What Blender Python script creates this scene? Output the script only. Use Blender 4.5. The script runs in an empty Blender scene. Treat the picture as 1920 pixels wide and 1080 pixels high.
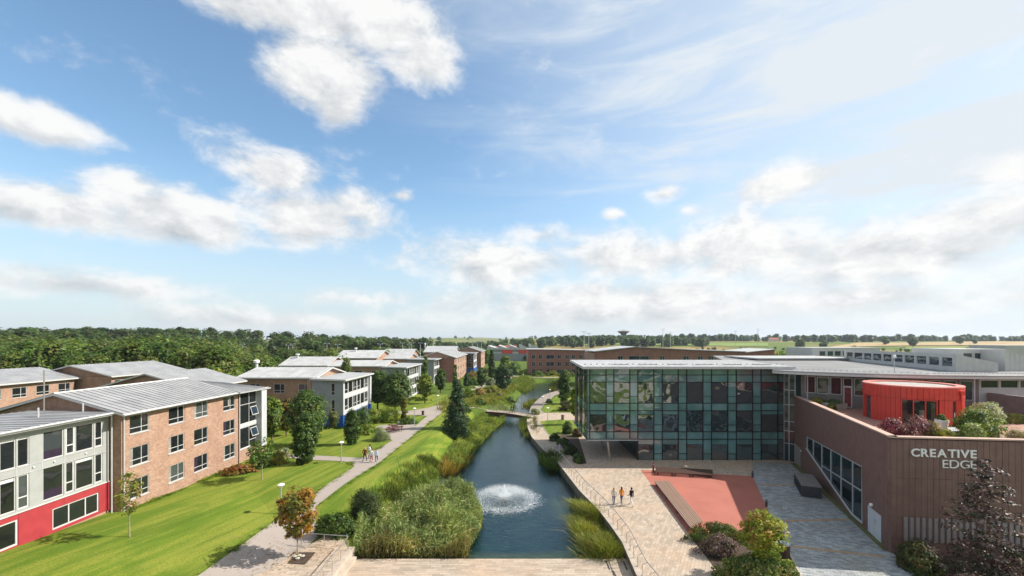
import bpy, bmesh, math, random
import numpy as np
from mathutils import Vector, Matrix
random.seed(7); RNG = np.random.default_rng(7)
R = math.radians
C = bpy.context.scene.collection
SC = bpy.context.scene

# ------------------------------------------------------------------ camera
CAM_H, FOC, HOR = 16.5, 800.0, 638.0       # eye height, focal length and horizon of the 1920 px wide picture
cam_d = bpy.data.cameras.new('camera'); cam = bpy.data.objects.new('camera', cam_d); C.objects.link(cam)
cam.location = (0, 0, CAM_H); cam.rotation_euler = (R(90), 0, 0)
cam_d.sensor_width = 36; cam_d.lens = 36 * FOC / 1920
cam_d.shift_y = (HOR - 540) / 1920
cam_d.clip_start = .5; cam_d.clip_end = 20000
SC.camera = cam

# ------------------------------------------------------------------ light
SUN_EL, SUN_AZ = R(39), R(9)               # azimuth measured from +X towards +Y
sun_dir = Vector((math.cos(SUN_EL) * math.cos(SUN_AZ), math.cos(SUN_EL) * math.sin(SUN_AZ), math.sin(SUN_EL)))
sun_d = bpy.data.lights.new('sun', 'SUN'); sun = bpy.data.objects.new('sun', sun_d); C.objects.link(sun)
sun_d.energy = 4.0; sun_d.angle = R(.55); sun_d.color = (1, .94, .85)
sun.rotation_euler = (-sun_dir).to_track_quat('-Z', 'Y').to_euler(); sun.location = (60, 10, 60)

W = bpy.data.worlds.new('World'); SC.world = W; W.use_nodes = True
nt = W.node_tree; nt.nodes.clear()
def nd(t, **k):
    n = nt.nodes.new(t)
    for a, b in k.items(): setattr(n, a, b)
    return n
def lk(a, b): nt.links.new(a, b)
def setin(s, v):
    if isinstance(v, (int, float, tuple, list)): s.default_value = v
    else: lk(v, s)
def mth(op, a, b=0.0, c=None, clamp=False):
    n = nd('ShaderNodeMath', operation=op); n.use_clamp = clamp
    setin(n.inputs[0], a); setin(n.inputs[1], b)
    if c is not None: setin(n.inputs[2], c)
    return n.outputs[0]
def vmt(op, a, b=(0, 0, 0)):
    n = nd('ShaderNodeVectorMath', operation=op); setin(n.inputs[0], a); setin(n.inputs[1], b)
    return n.outputs['Value'] if op in ('DOT_PRODUCT', 'LENGTH') else n.outputs[0]
def sstep(v, a, b, lo=0., hi=1.):
    n = nd('ShaderNodeMapRange', interpolation_type='SMOOTHSTEP'); setin(n.inputs[0], v)
    for i, q in enumerate((a, b, lo, hi)): n.inputs[i + 1].default_value = q
    return n.outputs[0]
def mixc(f, a, b):
    n = nd('ShaderNodeMix', data_type='RGBA'); setin(n.inputs['Factor'], f); setin(n.inputs[6], a); setin(n.inputs[7], b)
    return n.outputs[2]
def noi(vec, scale, detail=6, rough=.55, dist=0.):
    n = nd('ShaderNodeTexNoise'); setin(n.inputs['Vector'], vec); n.inputs['Scale'].default_value = scale
    n.inputs['Detail'].default_value = detail; n.inputs['Roughness'].default_value = rough; n.inputs['Distortion'].default_value = dist
    return n.outputs['Fac']
sky = nd('ShaderNodeTexSky', sky_type='NISHITA'); sky.sun_disc = False
sky.sun_elevation = SUN_EL; sky.sun_rotation = R(90) - SUN_AZ
sky.altitude = 50; sky.air_density = 1.0; sky.dust_density = .6; sky.ozone_density = 1.2
DIR = vmt('NORMALIZE', nd('ShaderNodeTexCoord').outputs['Generated'])
def pdir(px, py): return Vector(((px - 960) / FOC, 1, (HOR - py) / FOC))
CLOUDS = [  # centre in the view, half width, half height, weight
 (590, 20, 270, 75, 1.15), (730, 45, 170, 100, 1.1), (610, 140, 140, 120, 1.2), (800, 110, 110, 85, 1.05), (630, 200, 90, 70, 1.0), (430, 10, 130, 50, .9),
 (90, 390, 250, 72, 1.1), (330, 405, 240, 82, 1.2), (570, 405, 210, 85, 1.2), (510, 325, 120, 75, 1.1), (240, 350, 110, 55, 1.0), (670, 395, 110, 60, 1.0),
 (60, 225, 165, 70, 1.1), (150, 535, 330, 55, .85), (420, 585, 300, 35, .6),
 (930, 495, 270, 80, 1.0), (1010, 440, 130, 45, .8), (1190, 480, 250, 80, .95), (1430, 470, 340, 115, .98), (1700, 475, 350, 125, .96), (1150, 570, 800, 80, .98), (1870, 420, 200, 120, .9), (1600, 560, 500, 70, .85), (520, 600, 420, 40, .8), (700, 560, 300, 40, .7),
 (1245, 362, 62, 30, .85), (1480, 340, 130, 70, .95), (755, 366, 42, 20, .8), (1150, 400, 34, 20, .8), (1290, 392, 45, 22, .7), (1150, 40, 110, 60, .5), (1900, 330, 130, 90, .75), (1640, 420, 160, 60, .7)]
acc = None; wsum = None; vsum = None
for px, py, w, h, wt in CLOUDS:
    c = pdir(px, py); L = c.length; c.normalize()
    r = Vector((c.y, -c.x, 0)).normalized(); t = r.cross(c)
    sr = w / FOC / L * 1.02; st = h / FOC / L
    n = nd('ShaderNodeCombineXYZ')
    vy = vmt('DOT_PRODUCT', DIR, tuple(t / st)); lk(vmt('DOT_PRODUCT', DIR, tuple(r / sr)), n.inputs[0]); lk(vy, n.inputs[1])
    lk(mth('MULTIPLY', mth('SUBTRACT', 1.0, vmt('DOT_PRODUCT', DIR, tuple(c))), 3.0), n.inputs[2])
    b = mth('MULTIPLY', mth('SUBTRACT', 1.0, vmt('LENGTH', n.outputs[0]), clamp=True), wt)
    acc = b if acc is None else mth('SMOOTH_MAX', acc, b, .16)
    vw = mth('MULTIPLY', b, vy); wsum = b if wsum is None else mth('ADD', wsum, b); vsum = vw if vsum is None else mth('ADD', vsum, vw)
sepd = nd('ShaderNodeSeparateXYZ'); lk(DIR, sepd.inputs[0])
stretch = vmt('MULTIPLY', DIR, (1, 1, 1.7))
big = noi(stretch, 2.1, 3, .5)
behind = mth('MULTIPLY', sstep(sepd.outputs[1], .45, -.1), sstep(big, .36, .60))         # broken cloud goes on all round, unseen part thickened to whiten the fill light
cover = mth('MAXIMUM', acc, mth('MULTIPLY', behind, .8))
f1 = noi(stretch, 7.5, 11, .64, .25)
dens = mth('ADD', cover, mth('MULTIPLY', mth('SUBTRACT', f1, .5), 1.5))
mask = sstep(dens, .20, .76)
lit = vmt('ADD', stretch, tuple(Vector((sun_dir.x, sun_dir.y, sun_dir.z + .5)).normalized() * .05))
f2 = noi(lit, 7.5, 6, .62, .25)
vert = mth('DIVIDE', vsum, mth('MAXIMUM', wsum, .05))                     # how high in its cloud a point sits: undersides are grey
shade = mth('ADD', mth('MULTIPLY', mth('SUBTRACT', f1, f2), 2.4), mth('ADD', .80, mth('MULTIPLY', sstep(vert, -.55, .35, -.42, .2), sstep(dens, .35, .8))), clamp=True)
SKYW = 3.3
cl = mixc(shade, (SKYW * .50, SKYW * .54, SKYW * .585, 1), (SKYW * 1.06, SKYW * 1.05, SKYW * 1.03, 1))
# thin high cirrus and the milky veil that thickens towards the sun and the horizon
cir_n = nd('ShaderNodeMapping'); lk(DIR, cir_n.inputs[0]); cir_n.inputs['Rotation'].default_value = (R(0), R(28), R(0)); cir_n.inputs['Scale'].default_value = (1.2, 1.5, 6)
cir = sstep(noi(cir_n.outputs[0], 2.3, 8, .6, .5), .40, .74)
sunward = vmt('DOT_PRODUCT', DIR, tuple(sun_dir))
veil = mth('MULTIPLY', sstep(sunward, .22, .95), .72); low = mth('MULTIPLY', sstep(sepd.outputs[2], .36, -.02), .85)
veil = mth('ADD', veil, mth('MULTIPLY', cir, mth('MULTIPLY', sstep(sunward, .05, .7), .75)), clamp=True)
hs = nd('ShaderNodeHueSaturation'); lk(sky.outputs[0], hs.inputs['Color']); hs.inputs['Saturation'].default_value = 1.0; hs.inputs['Value'].default_value = .70
tint = nd('ShaderNodeMix', data_type='RGBA', blend_type='MULTIPLY'); tint.inputs[0].default_value = 1; lk(hs.outputs[0], tint.inputs[6]); tint.inputs[7].default_value = (.88, 1.03, 1.03, 1)
base = mixc(veil, mixc(low, tint.outputs[2], (SKYW * .70, SKYW * .785, SKYW * .86, 1)), (SKYW * .83, SKYW * .90, SKYW * .965, 1))
final = mixc(mth('MULTIPLY', mask, .95), base, cl)
bg = nd('ShaderNodeBackground'); lk(final, bg.inputs[0]); bg.inputs[1].default_value = .15
lk(bg.outputs[0], nd('ShaderNodeOutputWorld').inputs[0])

SC.view_settings.view_transform = 'Standard'; SC.view_settings.look = 'None'
SC.view_settings.gamma = 1; SC.view_settings.use_curve_mapping = False
SC.view_settings.exposure = .94
SC.cycles.use_denoising = True
SC.cycles.max_bounces = 8; SC.cycles.diffuse_bounces = 4; SC.cycles.glossy_bounces = 3; SC.cycles.transparent_max_bounces = 12
SC.cycles.transmission_bounces = 4; SC.cycles.caustics_reflective = False; SC.cycles.caustics_refractive = False
SC.cycles.sample_clamp_indirect = 6

# ------------------------------------------------------------------ materials
def lin(r, g, b):
    f = lambda v: ((v / 255 + .055) / 1.055) ** 2.4 if v > 10 else v / 255 / 12.92
    return (f(r), f(g), f(b), 1)
MATS = {}
class NT:                                   # a small node-building helper bound to one tree
    def __init__(s, m): s.m = m; s.t = m.node_tree; s.b = s.t.nodes['Principled BSDF']; s.o = s.t.nodes['Material Output']
    def n(s, t, ins=None, **k):
        x = s.t.nodes.new(t)
        for a, b in k.items(): setattr(x, a, b)
        for a, b in (ins or {}).items(): s.put(x.inputs[a], b)
        return x
    def put(s, sock, v):
        if isinstance(v, bpy.types.NodeSocket): s.t.links.new(v, sock)
        else: sock.default_value = v
    def mix(s, f, a, b, blend='MIX'):
        x = s.t.nodes.new('ShaderNodeMix'); x.data_type = 'RGBA'; x.blend_type = blend
        s.put(x.inputs[0], f); s.put(x.inputs[6], a); s.put(x.inputs[7], b); return x.outputs[2]
    def math(s, op, a, b=0., clamp=False):
        x = s.t.nodes.new('ShaderNodeMath'); x.operation = op; x.use_clamp = clamp; s.put(x.inputs[0], a); s.put(x.inputs[1], b); return x.outputs[0]
    def ramp(s, v, a, b, lo=0., hi=1.):
        x = s.t.nodes.new('ShaderNodeMapRange'); x.interpolation_type = 'SMOOTHSTEP'; s.put(x.inputs[0], v)
        for i, q in enumerate((a, b, lo, hi)): x.inputs[i + 1].default_value = q
        return x.outputs[0]
    def pos(s): return s.n('ShaderNodeNewGeometry').outputs['Position']
    def noise(s, scale, detail=4, rough=.55, vec=None, dist=0.):
        x = s.n('ShaderNodeTexNoise', {'Vector': vec if vec is not None else s.pos(), 'Scale': scale, 'Detail': detail, 'Roughness': rough, 'Distortion': dist}); return x.outputs['Fac']
    def mapping(s, vec, rot=(0, 0, 0), scale=(1, 1, 1)):
        v = s.n('ShaderNodeMapping', {'Vector': vec, 'Rotation': rot}).outputs[0] if any(rot) else vec      # turn first, then stretch
        return s.n('ShaderNodeMapping', {'Vector': v, 'Scale': scale}).outputs[0]
    def rnd(s): return s.n('ShaderNodeObjectInfo').outputs['Random']
    def attr(s, nm): return s.n('ShaderNodeAttribute', attribute_name=nm)
    def base(s, c): s.put(s.b.inputs['Base Color'], c)
    def bump(s, h, strength=.3, dist=.05):
        x = s.n('ShaderNodeBump', {'Height': h, 'Strength': strength, 'Distance': dist}); s.t.links.new(x.outputs[0], s.b.inputs['Normal']); return x
def mat(name, rough=.7, metal=0., spec=.4):
    m = bpy.data.materials.new(name); m.use_nodes = True; q = NT(m)
    q.b.inputs['Roughness'].default_value = rough; q.b.inputs['Metallic'].default_value = metal; q.b.inputs['Specular IOR Level'].default_value = spec
    MATS[name] = m; return q
def hsv(c, k): return (c[0] * k, c[1] * k, c[2] * k, 1)
def plain(name, col, rough=.6, metal=0., var=.12, scale=1.5, spec=.4, rndv=.0, bump=0., streak=0.):
    """painted or bare surface with cloudy wear, streaks of dirt and optional per-object tone"""
    q = mat(name, rough, metal, spec)
    v = q.noise(scale, 5, .6); v2 = q.noise(scale * 9, 3, .6)
    c = q.mix(q.ramp(v, .3, .7), hsv(col, 1 - var), hsv(col, 1 + var))
    c = q.mix(q.math('MULTIPLY', q.ramp(v2, .45, .75), var), c, hsv(col, .55))
    if rndv: c = q.mix(q.math('MULTIPLY', q.rnd(), rndv), c, hsv(col, .6))
    if streak: c = q.mix(q.ramp(q.noise(1., 5, .65, vec=q.mapping(q.pos(), scale=(2.6, 2.6, .16))), .45, .8, 0, streak), c, hsv(col, .5))       # rain streaks
    q.base(c)
    if bump: q.bump(v2, bump, .02)
    return q

def brick_mat(name, c1, c2, mortar, facing):
    q = mat(name, .85, spec=.25)
    p = q.pos(); sx = q.n('ShaderNodeSeparateXYZ', {0: p})
    along = q.math('ADD', sx.outputs[0], sx.outputs[1])
    v = q.n('ShaderNodeCombineXYZ', {0: along, 1: sx.outputs[2], 2: 0.})
    b = q.n('ShaderNodeTexBrick', {'Vector': v.outputs[0], 'Color1': c1, 'Color2': c2, 'Mortar': mortar, 'Scale': 1., 'Mortar Size': .008, 'Bias': 0., 'Brick Width': .235, 'Row Height': .078})
    n1 = q.noise(.5, 5, .65); n2 = q.noise(2.6, 6, .75)
    c = q.mix(q.ramp(n1, .3, .75, 0, .45), b.outputs['Color'], hsv(c1, .72))
    c = q.mix(q.ramp(n2, .45, .8, 0, .6), c, hsv(c2, 1.35))
    stk = q.noise(1., 4, .6, vec=q.mapping(p, scale=(2.2, 2.2, .12)))
    c = q.mix(q.ramp(stk, .55, .8, 0, .3), c, hsv(c1, .5))
    q.base(c); q.bump(b.outputs['Fac'], .5, .01)
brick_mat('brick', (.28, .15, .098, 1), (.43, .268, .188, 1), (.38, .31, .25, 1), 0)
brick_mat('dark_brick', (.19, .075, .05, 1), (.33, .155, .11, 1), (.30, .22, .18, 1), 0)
plain('white_frame', (.52, .52, .50, 1), .45, var=.06)
plain('cream_panel', (.335, .345, .33, 1), .5, var=.06, rndv=.12, streak=.3)
plain('red_panel', (.36, .040, .048, 1), .5, var=.10, rndv=.15, streak=.3)
plain('blue_panel', (.01, .075, .34, 1), .5, var=.1, rndv=.1)
plain('teal_panel', (.01, .13, .16, 1), .5, var=.1)
plain('grey_render', (.25, .27, .29, 1), .7, var=.08, streak=.3)
plain('white_render', (.46, .47, .48, 1), .65, var=.06, streak=.3)
q = plain('roof_metal', (.335, .335, .335, 1), .5, .1, var=.15, rndv=.25, scale=.6)
q = plain('roof_metal_light', (.45, .45, .44, 1), .5, .1, var=.13, rndv=.2, scale=.6)
plain('roof_membrane', (.20, .20, .20, 1), .75, var=.16, scale=.35)
plain('fascia', (.52, .52, .51, 1), .45, .1, var=.06)
plain('gutter', (.50, .50, .50, 1), .5, .2, var=.08)
plain('steel', (.52, .49, .45, 1), .35, .8, var=.1)
plain('lamp_metal', (.46, .49, .50, 1), .45, .5, var=.06)
plain('lamp_head', (.80, .80, .78, 1), .35, 0, var=.05)
plain('mast_metal', (.50, .52, .53, 1), .6, .1)
plain('dark_metal', (.055, .055, .06, 1), .5, .3, var=.15)
plain('mullion', (.010, .014, .016, 1), .4, .2, var=.1)
plain('white_mullion', (.48, .52, .54, 1), .4, .2, var=.06)
plain('brown_clad', (.20, .118, .098, 1), .6, .1, var=.10, rndv=.16, streak=.35)
plain('brown_coping', (.50, .34, .27, 1), .6, var=.08)
plain('red_clad', (.62, .055, .036, 1), .45, .0, var=.10, rndv=.16, streak=.4)
plain('grey_door', (.30, .285, .28, 1), .5, var=.06)
plain('white_door', (.56, .585, .60, 1), .5, var=.06)
plain('dark_red', (.20, .02, .022, 1), .5, var=.1)
plain('sign_white', (.80, .79, .76, 1), .4, var=.04)
plain('black_rubber', (.03, .03, .032, 1), .8)
plain('plinth_grey', (.19, .165, .15, 1), .75, var=.1)
plain('concrete', (.42, .385, .33, 1), .8, var=.14, scale=1.2, bump=.15)
plain('pond_wall', (.16, .135, .095, 1), .8, var=.3, scale=1.5)
plain('coping_stone', (.43, .36, .29, 1), .75, var=.14, rndv=.2)
plain('bark', (.13, .095, .065, 1), .9, var=.3, scale=5, bump=.5)
plain('pale_bark', (.30, .25, .19, 1), .85, var=.25, scale=5, bump=.3)
plain('soil', (.06, .04, .028, 1), .95, var=.35, scale=3, bump=.5)
plain('mulch', (.20, .13, .085, 1), .95, var=.3, scale=4, bump=.4)
plain('rock', (.40, .36, .29, 1), .85, var=.25, scale=2, bump=.5)
plain('roof_tile', (.30, .10, .06, 1), .8, var=.2)
plain('far_wall', (.62, .58, .52, 1), .8, var=.1)
plain('rooflight_metal', (.52, .51, .48, 1), .5, .05, var=.05, rndv=.12)
q = mat('timber', .75); g = q.noise(3., 5, .6, vec=q.mapping(q.pos(), rot=(0, 0, R(-31)), scale=(1, 12, 12)))
q.base(q.mix(q.rnd(), q.mix(g, (.19, .12, .085, 1), (.40, .27, .20, 1)), q.mix(g, (.15, .095, .07, 1), (.33, .225, .165, 1)))); q.bump(g, .2, .01)
q = mat('dark_timber', .65); g = q.noise(3., 5, .6, vec=q.mapping(q.pos(), scale=(1, 8, 8)))
q.base(q.mix(g, (.05, .026, .02, 1), (.115, .062, .045, 1)))
# grass with mower stripes, dry yellow patches and fine blades
def grass_mat(name, a, b, dry, stripes=1., rot=R(-76)):
    q = mat(name, .9, spec=.15); p = q.pos()
    st = q.noise(1., 4, .55, vec=q.mapping(p, rot=(0, 0, rot), scale=(.10, 1.25, 1)))
    n1 = q.noise(.16, 5, .6); n2 = q.noise(1.1, 5, .7); n3 = q.noise(9., 5, .8); n4 = q.noise(38., 2, .6)
    c = q.mix(q.ramp(n1, .3, .7), a, b)
    c = q.mix(q.ramp(n2, .35, .75, 0, .5), c, hsv(b, .72))
    st2 = q.noise(1., 3, .55, vec=q.mapping(p, rot=(0, 0, rot - .12), scale=(.05, .38, 1))); st3 = q.noise(1., 3, .6, vec=q.mapping(p, rot=(0, 0, rot + .1), scale=(.16, 3.2, 1)))
    c = q.mix(q.math('MULTIPLY', q.ramp(st2, .42, .66), .55 * stripes), c, dry); c = q.mix(q.math('MULTIPLY', q.ramp(st3, .5, .72), .4 * stripes), c, hsv(a, .7))
    c = q.mix(q.math('MULTIPLY', q.ramp(st, .47, .64), .5 * stripes), c, dry)
    c = q.mix(q.ramp(st, .46, .34, 0, .38 * stripes), c, hsv(a, .66))
    c = q.mix(q.ramp(n3, .35, .7, .62, 0), c, hsv(a, .62))
    c = q.mix(q.ramp(n4, .45, .7, 0, .35), c, hsv(dry, 1.05))
    n5 = q.noise(.42, 6, .7); c = q.mix(q.ramp(n5, .63, .74, 0, .55), c, (.21, .18, .06, 1)); n6 = q.noise(.23, 3, .6); c = q.mix(q.ramp(n6, .58, .72, 0, .45), c, hsv(a, .8))      # dry and lush patches
    q.base(c); q.bump(q.math('ADD', n3, q.math('MULTIPLY', n4, .6)), .9, .05)
grass_mat('lawn', (.080, .158, .011, 1), (.130, .212, .016, 1), (.285, .29, .045, 1), 1.35)
grass_mat('rough_grass', (.10, .16, .02, 1), (.15, .19, .03, 1), (.26, .24, .07, 1), .5)
def ground_mat():
    q = mat('countryside', .95, spec=.1); p = q.pos()
    v = q.n('ShaderNodeTexVoronoi', {'Vector': q.mapping(p, rot=(0, 0, .5), scale=(.0042, .0030, 1)), 'Scale': 1., 'Randomness': .85}); 
    sp = q.n('ShaderNodeSeparateColor', {0: v.outputs['Color']})
    n = q.noise(.02, 5, .6); n2 = q.noise(.5, 4, .7)
    c = q.mix(q.ramp(sp.outputs[0], .33, .38), (.085, .135, .022, 1), (.30, .21, .085, 1))
    c = q.mix(q.ramp(sp.outputs[1], .6, .7), c, (.12, .18, .03, 1))
    c = q.mix(q.ramp(n, .35, .7, 0, .45), c, (.10, .12, .03, 1)); c = q.mix(q.ramp(n2, .4, .7, 0, .3), c, (.07, .10, .02, 1))
    sy = q.n('ShaderNodeSeparateXYZ', {0: p}); far = q.ramp(sy.outputs[1], 260, 320)
    n3 = q.noise(.5, 5, .65); n4 = q.noise(6., 4, .7)
    g = q.mix(q.ramp(n3, .3, .7), (.06, .105, .014, 1), (.11, .155, .022, 1)); g = q.mix(q.ramp(n4, .35, .7, .5, 0), g, (.05, .08, .012, 1))
    q.base(q.mix(far, g, c)); q.bump(n4, .6, .06)
ground_mat()
def slab_mat(name, lo, hi, warm, cell, rot=0., rough=.7):
    """per-slab tone comes from the vertex attribute of each slab; the material adds grain, stains and lichen"""
    q = mat(name, rough, spec=.3); a = q.attr('tone').outputs['Fac']; p = q.pos()
    c = q.mix(a, lo, hi); s = q.noise(.22, 5, .6); g = q.noise(7., 5, .75); st = q.noise(.9, 5, .7)
    c = q.mix(q.ramp(s, .4, .72, 0, .5), c, warm); c = q.mix(q.ramp(g, .4, .75, 0, .4), c, hsv(lo, .72)); c = q.mix(q.ramp(st, .52, .75, 0, .35), c, hsv(lo, .55))
    q.base(c); q.bump(g, .25, .01)
slab_mat('plaza_slab', (.32, .262, .205, 1), (.50, .405, .315, 1), (.50, .34, .22, 1), 1)
slab_mat('grey_sett', (.19, .205, .215, 1), (.45, .47, .475, 1), (.25, .23, .16, 1), 1)
slab_mat('path_block', (.27, .225, .19, 1), (.40, .345, .30, 1), (.36, .29, .235, 1), 1)
slab_mat('gold_sett', (.34, .215, .10, 1), (.46, .31, .17, 1), (.30, .24, .14, 1), 1)
q = mat('joint_sand', .95); g = q.noise(5., 4, .7); q.base(q.mix(g, (.16, .13, .095, 1), (.30, .255, .195, 1)))
q = mat('mossy_joint', .95); g = q.noise(3., 4, .7); q.base(q.mix(g, (.07, .075, .055, 1), (.16, .155, .09, 1)))
q = mat('rubber_red', .85, spec=.2); g = q.noise(60., 3, .7); s = q.noise(.4, 5, .6)
q.base(q.mix(q.ramp(s, .3, .75, 0, .45), q.mix(g, (.345, .115, .085, 1), (.45, .17, .125, 1)), (.27, .095, .075, 1))); q.bump(g, .3, .01)
q = mat('bitmac', .9); g = q.noise(30., 4, .7); s = q.noise(.5, 5, .65)
q.base(q.mix(q.ramp(s, .3, .7, 0, .5), q.mix(g, (.27, .225, .195, 1), (.39, .335, .295, 1)), (.28, .24, .21, 1)))
# glazing
def glass(name, col, rough=.03, spec=.5, var=.5, warp=.02, scale=.5, ior=1.5, coat=0., lite=0.):
    q = mat(name, rough, spec=spec); p = q.pos()
    n = q.noise(scale, 3, .5); r = q.rnd()
    c = q.mix(q.math('MULTIPLY', r, var), col, hsv(col, .35)); c = q.mix(q.ramp(n, .4, .7, 0, .4), c, hsv(col, 1.6)); c = q.mix(q.ramp(r, .78, .80, 0, lite), c, (.085, .10, .10, 1)); q.base(c)
    q.b.inputs['IOR'].default_value = ior
    off = q.n('ShaderNodeVectorMath', {0: p, 1: q.n('ShaderNodeCombineXYZ', {0: q.math('MULTIPLY', r, 37.), 1: 0., 2: q.math('MULTIPLY', r, 19.)}).outputs[0]}, operation='ADD').outputs[0]
    q.bump(q.noise(.55, 1, .4, vec=off), warp, 1.0)
    q.b.inputs['Coat Weight'].default_value = coat; return q
glass('pane_dark', (.014, .017, .018, 1), spec=.7, var=.7, warp=.05, lite=.6)
glass('pane_blue', (.02, .035, .055, 1), spec=.7, var=.5, warp=.05)
glass('vision_glass', (.022, .044, .050, 1), spec=.9, var=.6, warp=.13, ior=2.1)
glass('spandrel_glass', (.115, .235, .23, 1), spec=.9, var=.45, warp=.05, ior=1.7)
glass('lane_glass', (.014, .030, .036, 1), spec=.5, var=.5, warp=.06, ior=1.45)
glass('clerestory_glass', (.035, .065, .08, 1), spec=.8, var=.7, warp=.05, lite=.9)
plain('blind', (.55, .56, .54, 1), .7, var=.04); plain('purple_curtain', (.020, .010, .025, 1), .9, var=.2); plain('pale_curtain', (.24, .225, .20, 1), .9, var=.2)
# water: clear surface over a real bed
m = bpy.data.materials.new('water'); m.use_nodes = True; MATS['water'] = m; q = NT(m); q.t.nodes.remove(q.b)
p = q.pos(); n1 = q.noise(1.3, 3, .6, vec=q.mapping(p, rot=(0, 0, .35), scale=(1.0, 1.5, 1))); n2 = q.noise(4.2, 3, .6, vec=q.mapping(p, rot=(0, 0, -.3), scale=(.9, 1.7, 1)))
bm_ = q.n('ShaderNodeBump', {'Height': q.math('ADD', n1, q.math('MULTIPLY', n2, .5)), 'Strength': .34, 'Distance': .16})
gl = q.n('ShaderNodeBsdfGlossy', {'Roughness': .04, 'Normal': bm_.outputs[0], 'Color': (1, 1, 1, 1)}); tr = q.n('ShaderNodeBsdfTransparent', {'Color': (.60, .84, .88, 1)})
fr = q.n('ShaderNodeFresnel', {'IOR': 1.36, 'Normal': bm_.outputs[0]})
mx = q.n('ShaderNodeMixShader', {0: fr.outputs[0], 1: tr.outputs[0], 2: gl.outputs[0]}); q.t.links.new(mx.outputs[0], q.o.inputs[0])
q = mat('pond_bed', .95, spec=.1); p = q.pos(); g = q.noise(.35, 5, .65); sz = q.n('ShaderNodeSeparateXYZ', {0: p})
water_blue = q.mix(q.ramp(g, .35, .65), (.022, .125, .155, 1), (.04, .16, .155, 1))                # blue of the water painted onto the deep part of the bed
q.base(q.mix(q.ramp(sz.outputs[2], -1.9, -1.35), water_blue, q.mix(g, (.30, .25, .10, 1), (.46, .38, .18, 1))))
# foliage: tone and hue come from each leaf's own colour attribute
def leaf_mat(name, rough=.55, trans=.32):
    m = bpy.data.materials.new(name); m.use_nodes = True; MATS[name] = m; q = NT(m)
    a = q.attr('leaf').outputs['Color']; q.base(a); q.b.inputs['Roughness'].default_value = rough; q.b.inputs['Specular IOR Level'].default_value = .3
    t = q.n('ShaderNodeBsdfTranslucent', {'Color': q.mix(1., a, (1.25, 1.35, .6, 1), 'MULTIPLY')})
    x = q.n('ShaderNodeMixShader', {0: trans, 1: q.b.outputs[0], 2: t.outputs[0]}); q.t.links.new(x.outputs[0], q.o.inputs[0])
leaf_mat('leaf', .5, .38); leaf_mat('glossy_leaf', .5, .15); leaf_mat('needle', .6, .12); leaf_mat('reed', .6, .25)
q = plain('spray_water', (.86, .90, .92, 1), .25, var=.02, spec=.5)
def cloth(name, c): plain(name, c, .9, var=.12, scale=6, spec=.15)
plain('skin', (.52, .30, .21, 1), .55, var=.06, scale=4); plain('skin_dark', (.20, .10, .06, 1), .55, var=.06, scale=4)

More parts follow.
